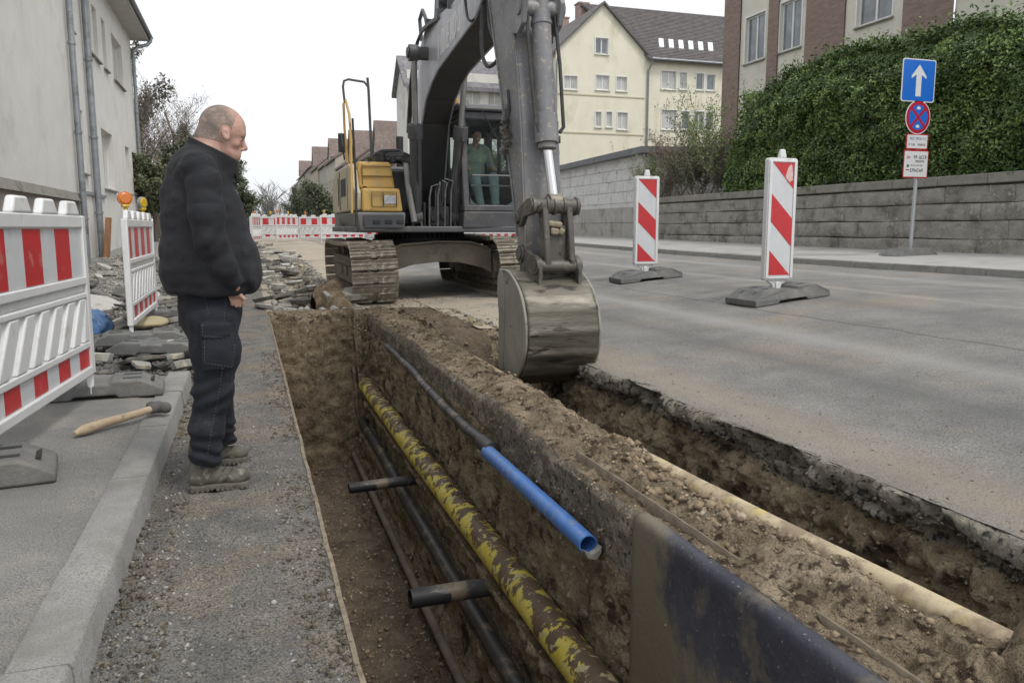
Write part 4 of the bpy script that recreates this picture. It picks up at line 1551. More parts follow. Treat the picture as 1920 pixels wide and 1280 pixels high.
nt.nodes["Principled BSDF"].inputs["Roughness"].default_value = .9
bmpn = nt.nodes.new("ShaderNodeBump")
bmpn.inputs["Distance"].default_value = .01
nt.links.new(bt_.outputs["Fac"], bmpn.inputs["Height"])
bmpn.invert = True
nt.links.new(bmpn.outputs[0], nt.nodes["Principled BSDF"].inputs["Normal"])
wins = [(1397, 1433, 7.95, 9.75), (1461, 1500, 7.95, 9.75), (1603, 1668, 7.95, 9.75), (1800, 1890, 7.95, 9.75),
        (1397, 1433, 4.9, 6.7), (1461, 1500, 4.9, 6.7), (1603, 1668, 4.9, 6.7), (1603, 1668, 11.0, 12.6), (1397, 1433, 11.0, 12.6)]
for (p0, p1, kd) in cuts:
    u0, u1 = -bY(p0), -bY(p1)
    hs_ = [( -bY(w[0]), -bY(w[1]), w[2], w[3]) for w in wins if p0 <= w[0] < p1]
    Mq = Mb if kd == 'c' else frame_of((bx - .06, 0, 0), (0, -1, 0))
    facade(bh, "wall" if kd == 'c' else "brick_strip", Mq, u0, u1, 2.2, 13.0, hs_, M_CREAM2 if kd == 'c' else M_BRICK, .16)
    for h in hs_:
        window(bh, Mq, *h, depth=.1, leaves=2, surround=.07)
mb = MB()
yc = bY(1358)
mb.add([(bx - .06, yc, 2.2), (bx + 10, yc, 2.2), (bx + 10, yc, 13), (bx - .06, yc, 13)], [(0, 1, 2, 3)])
mb.build("side_wall", M_BRICK, bh, smooth=False)
mb = MB()
mb.span((bx - .5, bY(2050), 13.01), (bx + 10, yc + .4, 13.3))
mb.build("roof", M_ROOFFELT, bh, smooth=False)

# ---- white house seen behind the excavator's boom
wh = empty("white_house", U(840, 430, Y=70), label="pale house with steep grey roof behind the digger's boom", cat="house")
Yw = 62.0
x0, x1 = U(764, 200, Y=Yw).x, U(1045, 200, Y=Yw).x
zeav = U(870, 137, Y=Yw).z
Mw = frame_of((0, Yw, 0), (1, 0, 0))
facade(wh, "wall", Mw, x0, x1, .6, zeav, [(x0 + 4.6, x0 + 5.7, zeav - 2.4, zeav - 1.0), (x0 + 6.4, x0 + 7.5, zeav - 2.4, zeav - 1.0), (x0 + 4.6, x0 + 5.7, zeav - 5.4, zeav - 4.0)], M_WHITEWALL)
for h in [(x0 + 4.6, x0 + 5.7, zeav - 2.4, zeav - 1.0), (x0 + 6.4, x0 + 7.5, zeav - 2.4, zeav - 1.0), (x0 + 4.6, x0 + 5.7, zeav - 5.4, zeav - 4.0)]:
    window(wh, Mw, *h, pane=M_CURT)
Yb = 1500 * x0 / (733 - 462)
zridge = U(742, 114, Y=(Yw + Yb) / 2).z
mb = MB()
mb.add([(x0, Yw, .6), (x0, Yb, .6), (x0, Yb, zeav - 1), (x0, (Yw + Yb) / 2, zridge), (x0, Yw, zeav - 1)], [(0, 1, 2, 3, 4)])
mb.build("gable", M_WHITEWALL, wh, smooth=False)
mb = MB()
mb.prism([(Yw - .5, zeav - 1.4), ((Yw + Yb) / 2, zridge + .1), (Yb + .3, zeav - 1.4), (Yb + .3, zeav - 1.1), ((Yw + Yb) / 2, zridge + .4), (Yw - .5, zeav - 1.1)],
         lambda a_, b_: (x0 - .35, a_, b_), lambda a_, b_: (x1, a_, b_))
mb.build("roof", mat("slate_roof", (.14, .135, .145), (.20, .19, .20), s=2, c3=(.25, .24, .245), s3=4, rough=.8, bump=.02, bs=8), wh, smooth=False)

# ---- the street of gabled town houses going away on the right
cols = [(.40, .37, .32), (.46, .40, .32), (.36, .33, .29), (.50, .46, .38), (.42, .36, .29), (.38, .36, .34), (.47, .43, .36)]
tx = 14.5
rowY = [66, 78, 88, 99, 110, 124, 138, 154, 172, 192, 214, 240, 270]
desc = ["brown roofed town house just beyond the pale house", "ochre town house, second beyond the pale house", "grey stone town house with stepped gable end"]
for i in range(len(rowY) - 1):
    ya, yb = rowY[i] + .0, rowY[i + 1] - .15
    px_m = 462 + 1500 * tx / ((ya + yb) / 2)
    top_py = np.interp(px_m, [540, 575, 625, 665, 700, 740], [330, 285, 262, 250, 238, 228])
    zt = U(px_m, top_py, Y=(ya + yb) / 2).z
    zev = zt - 3.2 - (i % 3) * .5
    lab = "town house in the row receding behind the digger, %s" % (
        ["nearest of the row", "second in the row with ochre wall", "third in the row with dark gable", "fourth in the row, greyish front", "fifth in the row, tan front", "sixth in the row"][i] if i < 6 else "towards the far end")
    g_ = "town houses receding up the street"
    th_ = empty("town_house", (tx, ya, .6), label=lab if i < 6 else "tiny hazy town house, number %d from the street's far end" % (len(rowY) - 1 - i), cat="house", group=g_)
    mw = mat("town_wall_%d" % (i % 7), cols[i % 7], tuple(c * .85 for c in cols[i % 7]), s=.5, rough=.95)
    Mt = frame_of((tx + (i % 2) * .25, 0, 0), (0, -1, 0))
    hs_ = []
    if i < 7:
        nfl = max(2, int((zev - 1.5) / 3.0))
        nc = max(2, int((yb - ya) / 3))
        for fl_ in range(nfl):
            for c_ in range(nc):
                uc = -(ya + (yb - ya) * (c_ + .5) / nc)
                z_ = 1.9 + fl_ * 3.0
                if z_ + 1.6 < zev:
                    hs_.append((uc - .5, uc + .5, z_, z_ + 1.6))
    facade(th_, "wall", Mt, -yb, -ya, .5, zev, hs_, mw, .12)
    for h in hs_:
        mbw = MB(Mt)
        mbw.add([(h[0], -.1, h[2]), (h[1], -.1, h[2]), (h[1], -.1, h[3]), (h[0], -.1, h[3])], [(0, 1, 2, 3)])
        mbw.build("window", M_GLASSW, th_, smooth=False)
    mb = MB()
    X0 = tx + (i % 2) * .25
    mb.add([(X0, ya, .5), (X0 + 10, ya, .5), (X0 + 10, ya, zev), (X0 + 5, ya, zt), (X0, ya, zev)], [(0, 1, 2, 3, 4)])
    mb.build("gable", mw, th_, smooth=False)
    mb = MB()
    mb.prism([(X0 - .4, zev - .2), (X0 + 5, zt), (X0 + 10.4, zev - .2), (X0 + 10.4, zev + .1), (X0 + 5, zt + .3), (X0 - .4, zev + .1)], lambda a_, b_: (a_, ya - .2, b_), lambda a_, b_: (a_, yb + .2, b_))
    r_ = mb.build("roof", M_TILE2, th_, smooth=False)
    mb = MB()
    mb.span((X0 + 3.2, ya + 2, zt - 2), (X0 + 4.0, ya + 3, zt + .7))
    mb.build("chimney", mat("chimney_brick", (.30, .21, .18), (.38, .29, .25), s=4, rough=.95), r_, smooth=False)
    if i % 2 == 0:
        mb = MB()
        ym = (ya + yb) / 2
        zg = zt + .6
        mb.prism([(ym - 2.0, zev - .2), (ym + 2.0, zev - .2), (ym + 2.0, zev + .8), (ym, zg), (ym - 2.0, zev + .8)], lambda a_, b_: (X0 - .1, a_, b_), lambda a_, b_: (X0 + 4.5, a_, b_))
        mb.build("cross_gable", mw, th_, smooth=False)
        mb = MB()
        mb.prism([(ym - 2.3, zev + .5), (ym, zg), (ym + 2.3, zev + .5), (ym + 2.3, zev + .75), (ym, zg + .25), (ym - 2.3, zev + .75)], lambda a_, b_: (X0 - .3, a_, b_), lambda a_, b_: (X0 + 4.7, a_, b_))
        mb.build("cross_roof", M_TILE2, th_, smooth=False)

# ================================================================== PLANTS
def leaf_mat(name, a, b, c, rough=.45):
    m = mat(name, a, b, s=.9, c3=c, s3=2.2, t3=(.54, .64), rough=rough, spec=.5)
    nt_ = m.node_tree
    bs_ = nt_.nodes["Principled BSDF"]
    bs_.inputs["Subsurface Weight"].default_value = 0.0
    return m


def leaves(name, C, Nn, size, m, parent=None, wid=.45, seed=0, jit=.8, **tg):
    """one folded diamond of two faces per point C facing roughly Nn"""
    r_ = np.random.default_rng(seed)
    n = len(C)
    Nn = Nn + r_.normal(0, jit, (n, 3))
    Nn /= np.linalg.norm(Nn, axis=1, keepdims=True)
    t = r_.normal(0, 1, (n, 3))
    t -= (t * Nn).sum(1, keepdims=True) * Nn
    t /= np.linalg.norm(t, axis=1, keepdims=True)
    b = np.cross(Nn, t)
    s_ = (size * r_.uniform(.6, 1.25, n))[:, None]
    tip, base_ = C + t * s_, C - t * s_
    l = C + b * s_ * wid + Nn * s_ * .18 + t * s_ * .1
    rr = C - b * s_ * wid + Nn * s_ * .18 + t * s_ * .1
    V = np.stack([tip, l, base_, rr], 1).reshape(-1, 3)
    i = np.arange(n) * 4
    Q = np.concatenate([np.stack([i, i + 1, i + 2], 1), np.stack([i, i + 2, i + 3], 1)])
    o = np_mesh(name, V, Q, m, parent=parent, smooth=False)
    tag(o, **tg)
    return o


# ---- the big evergreen hedge on the terrace
hd = empty("hedge", (15.9, 18, 2.3), label="tall dense glossy green hedge growing over the retaining wall", cat="hedge")
M_HLEAF = leaf_mat("laurel_leaf", (0.042, 0.080, 0.017), (0.075, 0.132, 0.027), (0.14, 0.20, 0.04), .42)
M_HLEAF2 = leaf_mat("laurel_leaf_young", (0.12, 0.20, 0.036), (0.17, 0.25, 0.055), (0.07, 0.12, 0.02), .45)
M_HCORE = mat("hedge_dark_core", (0.012, 0.017, 0.007), (0.03, 0.03, 0.014), s=6, rough=.95, bump=.05, bs=12)
hy = np.array([9, 13.1, 14.7, 16.2, 18.1, 20.2, 21.8, 23.0, 23.7])
hz = np.array([5.5, 5.6, 5.85, 5.95, 6.0, 6.05, 5.9, 5.5, 3.6])


def htop(y):
    return np.interp(y, hy, hz)


def hfront(y, z):
    P = np.stack([y * 0, y, z], -1)
    zt = htop(y)
    rnd = np.clip((z - (zt - 1.3)) / 1.3, 0, 1) ** 2 * .9
    return WX + .28 + rnd - .24 * fbm(P, .55, 3) - .16 * fbm(P + 3, 1.7, 2) + .1


n = 92000
yy_ = 9.5 + 14.3 * rng.random(n)
zz_ = 2.35 + (htop(yy_) + .0 - 2.35) * rng.random(n) ** .85
xx_ = hfront(yy_, zz_)
cl = fbm(np.stack([yy_ * 0, yy_, zz_], -1), 2.6, 3)
depth = rng.exponential(.09, n) - .05 + np.maximum(0, -cl) * .35
C = np.stack([xx_ + depth, yy_, zz_], 1)
Nn = np.tile(np.array([-.85, -.35, .55]), (n, 1))
leaves("leaves", C, Nn, .050, M_HLEAF, hd, seed=1, kind="stuff")
sel = rng.random(n) < .16
sel &= fbm(C, 1.3, 2) > .0
leaves("young_leaves", C[sel] + np.array([-.07, -.02, .03]), Nn[sel], .050, M_HLEAF2, hd, seed=2, kind="stuff")
# top skirt and end
n = 17000
yy_ = 9.5 + 14.4 * rng.random(n)
tp = htop(yy_)
C = np.stack([WX + .9 + rng.random(n) * 1.3, yy_, tp + .10 * rng.normal(0, 1, n) + .22 * fbm(np.stack([yy_, yy_ * 0, yy_ * 0], -1), 1.3, 3)], 1)
sprig = rng.random(n) < .1
C[sprig, 2] += rng.random(sprig.sum()) * .35
leaves("leaves", C, np.tile(np.array([-.3, -.3, .9]), (n, 1)), .065, M_HLEAF, hd, seed=3, kind="stuff")
n = 6000
zz_ = 2.4 + rng.random(n) * 3.2
ye = np.interp(zz_, hz[::-1][:6], hy[::-1][:6]) + .1
C = np.stack([WX + .5 + rng.random(n) * 2.2, ye + rng.normal(0, .15, n), zz_], 1)
leaves("leaves", C, np.tile(np.array([-.3, .9, .3]), (n, 1)), .065, M_HLEAF2, hd, seed=4, kind="stuff")
ycore = np.linspace(8, 23.6, 90)  # dark core for the inner branches, added to block light through the leaves
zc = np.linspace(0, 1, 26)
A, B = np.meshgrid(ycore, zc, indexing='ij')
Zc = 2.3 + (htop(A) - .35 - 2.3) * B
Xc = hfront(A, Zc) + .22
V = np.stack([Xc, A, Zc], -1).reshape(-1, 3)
np_mesh("light_blocking_core", V, grid_faces(90, 26)[:, ::-1], M_HCORE, parent=hd)
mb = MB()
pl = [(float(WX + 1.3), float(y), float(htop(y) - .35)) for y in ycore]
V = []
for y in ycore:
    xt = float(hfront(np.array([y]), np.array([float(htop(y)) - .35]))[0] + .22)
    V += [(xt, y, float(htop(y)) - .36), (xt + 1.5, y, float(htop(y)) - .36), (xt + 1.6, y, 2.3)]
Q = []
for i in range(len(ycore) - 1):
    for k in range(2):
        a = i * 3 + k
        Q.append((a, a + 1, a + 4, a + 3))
np_mesh("light_blocking_core", np.array(V), np.array(Q), M_HCORE, parent=hd)  # top and back of the added light-blocking core

# ---- branching plants
M_BARK = mat("bark", (0.09, 0.075, 0.06), (0.14, 0.12, 0.10), s=8, rough=.95, bump=.01, bs=30)
M_TWIG = mat("twig_bark", (0.17, 0.14, 0.12), (0.24, 0.20, 0.175), s=4, rough=.95)


def grow(base, h, spread, levels, seed, lean=(0, 0), nb=5, r0=.08, gravity=0.0, minr=.006, up=.5):
    """segments (p, q, r0, r1, level) of a branching plant"""
    r_ = random.Random(seed)
    segs = []

    def go(p, d, L, r, lv):
        n_ = 4 if lv < 2 else 3
        pts = [p]
        for k in range(n_):
            d = (d + Vector((r_.gauss(0, .13), r_.gauss(0, .13), r_.gauss(0, .10) + (up * .12 if lv else 0) - gravity))).normalized()
            p = p + d * L / n_
            pts.append(p)
        for k in range(n_):
            a = r * (1 - .6 * k / n_)
            b = r * (1 - .6 * (k + 1) / n_)
            segs.append((pts[k], pts[k + 1], a, b, lv))
        if lv < levels:
            m_ = nb + (1 if lv == 0 else 0)
            for k in range(m_):
                t = (.3 if lv == 0 else .15) + (1 - (.3 if lv == 0 else .15)) * (k + .6 * r_.random()) / m_
                i = min(n_ - 1, int(t * n_))
                q = pts[i].lerp(pts[i + 1], t * n_ - i)
                a = r_.random() * 2 * PI
                side = Vector((math.cos(a), math.sin(a), 0))
                nd = (d * (1 - spread) + side * spread + Vector((0, 0, up * .5))).normalized()
                go(q, nd, L * r_.uniform(.45, .68) * (1 - .25 * t), max(minr, r * .45 * (1.2 - t)), lv + 1)
    go(Vector(base), Vector((lean[0], lean[1], 1)).normalized(), h, r0, 0)
    return segs


def plant_mesh(name, segs, m, parent, lv0=0, lv1=9, n=None, **tg):
    V, Q = [], []
    for (p, q_, ra, rb, lv) in segs:
        if not (lv0 <= lv <= lv1):
            continue
        k = n or (8 if lv == 0 else (5 if lv == 1 else 3))
        d = (q_ - p).normalized()
        a = d.orthogonal().normalized()
        b = d.cross(a)
        i0 = len(V)
        for (c_, r_) in ((p, ra), (q_, rb)):
            for t in range(k):
                w = 2 * PI * t / k
                V.append(tuple(c_ + (a * math.cos(w) + b * math.sin(w)) * r_))
        for t in range(k):
            Q.append((i0 + t, i0 + (t + 1) % k, i0 + k + (t + 1) % k, i0 + k + t))
    return np_mesh(name, np.array(V), np.array(Q), m, parent=parent, **tg)


def tree(name, base, h, seed, label, cat="tree", group=None, levels=3, nb=6, spread=.55, r0=.12, foliage=None, leaf_n=0, leaf_s=.06, trunk_h=None, up=.5, minr=.008, minlv=2, **kw):
    root = empty(name, base, label=label, cat=cat, group=group)
    segs = grow(base, h * .72, spread, levels, seed, nb=nb, r0=r0, up=up, minr=minr, **kw)
    plant_mesh("trunk", segs, M_BARK, root, 0, 0)
    plant_mesh("crown", segs, M_TWIG, root, 1, 9, kind=None)
    if foliage and leaf_n:
        tips = [s for s in segs if s[4] >= minlv]
        k = np.random.default_rng(seed).integers(0, len(tips), leaf_n)
        rr = np.random.default_rng(seed + 1)
        P = np.array([tuple(tips[i][0].lerp(tips[i][1], rr.random())) for i in k])
        P += rr.normal(0, leaf_s * 1.3, P.shape)
        leaves("foliage", P, np.tile(np.array([0, -.4, .8]), (leaf_n, 1)), leaf_s, foliage, root, seed=seed, jit=1.0, kind="stuff")
    return root


M_NEEDLE = leaf_mat("conifer_green", (0.085, 0.105, 0.062), (0.125, 0.14, 0.085), (0.16, 0.16, 0.11), .8)
M_DRYLEAF = leaf_mat("dry_leaf", (0.22, 0.16, 0.12), (0.19, 0.16, 0.11), (0.27, 0.18, 0.14), .8)
M_IVY = leaf_mat("ivy_leaf", (0.10, 0.12, 0.06), (0.14, 0.155, 0.08), (0.20, 0.17, 0.10), .7)
g = "trees beyond the grey house"
def tb(px, Y):
    x = U(px, 400, Y=Y).x
    return (x, Y, float(T(x, Y)) - .02)
tree("bare_tree", tb(300, 44), 8.6, 11, "bare lacy tree just past the grey house corner", group=g, nb=8, levels=3, spread=.62, r0=.16, foliage=M_DRYLEAF, leaf_n=1500, leaf_s=.07)
tree("bare_tree", tb(345, 50), 8.4, 12, "bare branching tree standing behind the man's back", group=g, nb=8, levels=3, spread=.6, r0=.15, foliage=M_DRYLEAF, leaf_n=900, leaf_s=.07)
tree("bare_tree", tb(285, 41), 7.4, 19, "fine twigged grey tree nearest to the house corner", group=g, nb=9, levels=3, spread=.6, r0=.11, foliage=M_DRYLEAF, leaf_n=700, leaf_s=.06)
tree("bare_tree", tb(325, 46), 7.6, 20, "fine twigged grey tree between the house and the man", group=g, nb=9, levels=3, spread=.6, r0=.11, foliage=M_DRYLEAF, leaf_n=500, leaf_s=.06)
tree("leafy_tree", tb(262, 40), 8.2, 13, "dark reddish leaved tree squeezed against the house corner", group=g, nb=7, levels=3, spread=.42, r0=.14, foliage=leaf_mat("reddish_leaf", (0.16, 0.135, 0.11), (0.15, 0.15, 0.10), (0.24, 0.16, 0.14), .8), leaf_n=9000, leaf_s=.10, minlv=1)
tree("leafy_tree", tb(340, 38), 4.3, 14, "dark green bushy tree rising behind the second barrier", group=g, nb=7, levels=3, spread=.5, r0=.12, foliage=M_NEEDLE, leaf_n=13000, leaf_s=.09, minlv=1)
tree("leafy_tree", tb(290, 36), 3.4, 15, "low dark evergreen bush at the end of the grey house", group=g, nb=7, levels=3, spread=.6, r0=.10, foliage=M_IVY, leaf_n=9000, leaf_s=.09, minlv=1)
tree("slim_tree", tb(387, 60), 12.0, 17, "very slim bare mast-like tree above the man's head", group=g, nb=9, levels=1, spread=.5, r0=.13, foliage=None)
tree("slim_tree", tb(405, 64), 10.8, 18, "second slim bare tree, shorter, just behind the man's head", group=g, nb=8, levels=1, spread=.45, r0=.10)


def conifer(name, base, h, rad, seed, label, m, n=14000, group=None, leaf=.10):
    root = empty(name, base, label=label, cat="tree", group=group)
    mb = MB()
    B = Vector(base)
    mb.tube([B, B + Vector((0, 0, h * .5)), B + Vector((0, 0, h))], [h * .018, h * .011, .01], 8)
    mb.build("trunk", M_BARK, root)
    r_ = np.random.default_rng(seed)
    bn = 100
    P, BR = [], MB()
    for k in range(bn):
        t = (k / bn) ** .9
        z = h * (.12 + .86 * t)
        R_ = rad * (1 - t) ** .75 * r_.uniform(.55, 1.15) + .15
        a = r_.random() * 2 * PI
        e_ = B + Vector((math.cos(a) * R_, math.sin(a) * R_, z + R_ * r_.uniform(-.15, .25)))
        s_ = B + Vector((0, 0, z))
        BR.tube([s_, s_.lerp(e_, .5) + Vector((0, 0, .05 * R_)), e_], [.03, .02, .006], 3)
        m_ = int(n / bn * (R_ / (rad * .6)))
        tt_ = r_.random(m_) ** .6
        Q_ = np.array(s_)[None] + (np.array(e_) - np.array(s_))[None] * tt_[:, None]
        Q_ += r_.normal(0, .08 + .10 * R_ / rad, Q_.shape) * (1.2 - .5 * tt_)[:, None]
        P.append(Q_)
    BR.build("branches", M_TWIG, root, smooth=False, kind="stuff")
    P = np.concatenate(P)
    leaves("crown", P, np.tile(np.array([0, -.3, .9]), (len(P), 1)), leaf, m, root, wid=.3, seed=seed, jit=.8, kind="stuff")
    return root


conifer("conifer", tb(436, 48), 5.3, 1.75, 21, "dark spreading conifer behind the man's chin and chest", M_NEEDLE, 15000, g, .11)
conifer("conifer", tb(352, 46), 6.0, 1.1, 22, "narrow green conifer behind the man's shoulder", M_IVY, 8000, g, .10)
conifer("conifer", tb(462, 66), 3.2, 1.1, 23, "small far conifer beside the street end", M_NEEDLE, 5000, g, .12)
# hazy growth closing the far end of the street, too far to count
M_FARW = mat("far_wood", (0.17, 0.165, 0.155), (0.22, 0.215, 0.205), s=.2, rough=.95)
segs = []
for i in range(26):
    r_ = random.Random(300 + i)
    px = r_.uniform(478, 600)
    Y = r_.uniform(95, 190)
    x = (px - 462) / 1500 * Y
    segs += [s for s in grow((x, Y, .4), r_.uniform(3.0, 6.5), .55, 2, 400 + i, nb=9, r0=.16, minr=.035)]
o = plant_mesh("far_wood", segs, M_FARW, None, n=3)
tag(o, "hazy mass of bare grey trees closing the far end of the street", kind="stuff")
for i, (px, Y, h_) in enumerate(((585, 60, 3.6), (612, 50, 3.0), (560, 80, 4.5), (640, 58, 2.4))):
    tree("street_tree", tb(px, Y), h_, 60 + i, ["small dark evergreen tree behind the far barriers", "low round evergreen left of the digger's counterweight", "far green bush in front of town houses", "bush peeping beside the yellow engine cover"][i],
         group="small trees behind far barriers", nb=7, levels=3, spread=.6, r0=.08, foliage=M_NEEDLE, leaf_n=5000, leaf_s=.10, minlv=1)
# bare shrubs at the left end of the hedge, over the wall
g2 = "scrubby shrubs between outbuilding and hedge"
for i, (px, Y, h_, col_, nl) in enumerate(((1255, 28.2, 2.4, M_TWIG, 1500), (1295, 27.0, 2.8, M_TWIG, 2600), (1330, 25.9, 3.4, M_TWIG, 3500), (1368, 25.0, 4.2, M_TWIG, 3200), (1236, 28.4, 1.7, M_TWIG, 900), (1318, 26.2, 2.0, M_TWIG, 3500))):
    x = U(px, 330, Y=Y).x
    root = empty("shrub", (x, Y, 2.3), label=["thin bare shrub beside the outbuilding corner", "brownish shrub over the wall behind the nearer beacon's left", "wide brown shrub with sparse leaves above the wall", "tall straggly shrub climbing at the brick corner", "smallest bare shrub touching the outbuilding roof edge", "low leafy shrub spilling over the coping"][i], cat="shrub", group=g2)
    segs = []
    for k in range(7):
        a = k * 2.4
        segs += grow((x + .35 * math.cos(a), Y + .35 * math.sin(a), 2.25), h_ * random.uniform(.5, .8), .55, 2, 500 + i * 10 + k, lean=(.5 * math.cos(a), .5 * math.sin(a)), nb=6, r0=.022, minr=.007)
    plant_mesh("branches", segs, M_TWIG, root, n=3, kind="stuff")
    rr = np.random.default_rng(600 + i)
    k = rr.integers(0, len(segs), nl)
    P = np.array([tuple(segs[j][0].lerp(segs[j][1], rr.random())) for j in k]) + rr.normal(0, .08, (nl, 3))
    leaves("leaves", P, np.tile(np.array([-.4, -.3, .7]), (nl, 1)), .05, [M_HLEAF2, M_DRYLEAF, M_IVY][i % 3], root, seed=700 + i, kind="stuff")
# slender branches against the cream house
for i, (px, Y, h_) in enumerate(((1340, 29.5, 5.4), (1170, 45, 6.2), (1290, 44, 6.8))):
    tree("thin_tree", (U(px, 330, Y=Y).x, Y, 2.2 if i == 0 else .7), h_, 81 + i, ["thin twiggy tree in front of the cream wing's windows", "spindly bare tree before the cream gable", "spindly bare tree before the cream house wing"][i],
         group="thin trees before the cream house", nb=6, levels=2, spread=.5, r0=.035, foliage=M_HLEAF2, leaf_n=[420, 60, 200][i], leaf_s=.05, minr=.007)

# ================================================================== EXCAVATOR
M_DGREY = mat("machine_dark_grey", (0.062, 0.064, 0.070), (0.085, 0.086, 0.092), s=3.0, c3=(0.16, 0.145, 0.12), s3=2.6, t3=(.55, .72), rough=.5, bump=.0015, bs=60, rvar=.1)
M_BOOM = mat("boom_grey_paint", (0.30, 0.303, 0.33), (0.36, 0.363, 0.388), s=1.6, c3=(.27, .27, .285), s3=2.0, t3=(.56, .7), c4=(.10, .095, .09), s4=7, t4=(.68, .74), rough=.40, bump=.001, bs=60, rvar=.08)
M_STICK = mat("stick_grey_paint", (0.13, 0.131, 0.14), (0.20, 0.20, 0.208), s=2.6, c3=(0.20, 0.18, 0.15), s3=3.2, t3=(.54, .70), c4=(.30, .26, .20), s4=22, t4=(.60, .66), rough=.5, bump=.002, bs=40, rvar=.1)
M_YELLOW = mat("machine_yellow", (0.50, 0.31, 0.075), (0.57, 0.36, 0.10), s=2.2, c3=(0.42, 0.31, 0.15), s3=2.5, t3=(.54, .7), c4=(.18, .12, .06), s4=14, t4=(.67, .72), rough=.45, bump=.001, bs=40, rvar=.08)
M_PALEY = mat("faded_panel", (0.50, 0.42, 0.27), (0.52, 0.46, 0.34), s=2, c3=(.56, .53, .46), s3=2, t3=(.5, .66), rough=.5, bump=.001, bs=40)
M_CWT = mat("counterweight_grey", (0.19, 0.19, 0.185), (0.24, 0.235, 0.225), s=3, c3=(.30, .27, .22), s3=3, t3=(.55, .7), rough=.6, bump=.002, bs=40)
M_TRACK = mat("track_steel_muddy", (0.23, 0.20, 0.155), (0.31, 0.275, 0.22), s=5, c3=(0.15, 0.125, 0.095), s3=4, t3=(.52, .64), c4=(.46, .41, .33), s4=12, t4=(.60, .68), rough=.85, bump=.006, bs=45)
M_FRAMEC = mat("undercarriage_dusty", (0.135, 0.12, 0.095), (0.20, 0.175, 0.135), s=3, c3=(.075, .07, .062), s3=2.4, t3=(.54, .68), rough=.85, bump=.004, bs=40)
M_STEEL = mat("bucket_steel", (0.075, 0.068, 0.053), (0.15, 0.138, 0.108), s=3.2, c3=(0.25, 0.228, 0.185), s3=4.4, t3=(.53, .66), c4=(.045, .04, .034), s4=11, t4=(.57, .64), rough=.52, metal=.40, bump=.003, bs=36, b2=.004, bs2=9, rvar=.16, stretch=(.35, 1, 1.8))
M_STEEL2 = mat("bucket_side_steel", (0.22, 0.212, 0.18), (0.30, 0.29, 0.25), s=2.6, c3=(0.20, 0.185, 0.15), s3=3.5, t3=(.54, .68), c4=(.08, .07, .055), s4=8, t4=(.64, .70), rough=.6, metal=.25, bump=.003, bs=36, rvar=.1)
M_LINK = mat("linkage_cast", (0.082, 0.076, 0.066), (0.125, 0.115, 0.098), s=4, c3=(0.22, 0.195, 0.15), s3=5, t3=(.54, .68), c4=(.035, .033, .03), s4=12, t4=(.60, .66), rough=.55, metal=.3, bump=.003, bs=40, rvar=.12)
M_CHROME = mat("chrome_rod", (0.62, 0.62, 0.62), rough=.16, metal=1.0)
M_RUBBER = mat("hose_rubber", (0.022, 0.023, 0.022), (0.04, 0.04, 0.038), s=6, c3=(.10, .095, .08), s3=6, t3=(.56, .68), rough=.55, bump=.002, bs=60)
M_BLACK = mat("black_part", (0.018, 0.018, 0.019), (0.03, 0.03, 0.03), s=5, rough=.6)
M_CABGLASS = glass_mat("cab_glass", (.90, .985, .96), -.03)
M_WHITEPAINT = mat("white_lettering", (.72, .72, .72), (.6, .6, .6), s=30, rough=.6)

ex = empty("excavator", (3.15, 14.7, 0.03), label="large tracked excavator, dark grey arm and yellow engine cover, digging in the road", cat="excavator")
C0 = Vector((3.15, 14.7, 0.03))
TM = Matrix.Translation(C0) @ Matrix.Rotation(math.radians(-1.8), 4, 'Y') @ Matrix.Translation(-Vector((3.15, 14.7, 0.0)))

# ---- tracks
RT, ZC_ = 0.455, 0.50
YA, YB = 12.92, 16.45
peri = 2 * (YB - YA) + 2 * PI * RT
NS = 52
pitch = peri / NS


def loop(s):
    s = s % peri
    L = YB - YA
    if s < L:
        return (YB - s, ZC_ - RT, PI)
    s -= L
    if s < PI * RT:
        a = s / RT
        return (YA - RT * math.sin(a), ZC_ - RT * math.cos(a), PI + a)
    s -= PI * RT
    if s < L:
        sag = -.03 * math.sin(PI * s / L)
        return (YA + s, ZC_ + RT + sag, 0)
    s -= L
    a = s / RT
    return (YB + RT * math.sin(a), ZC_ + RT * math.cos(a), a)


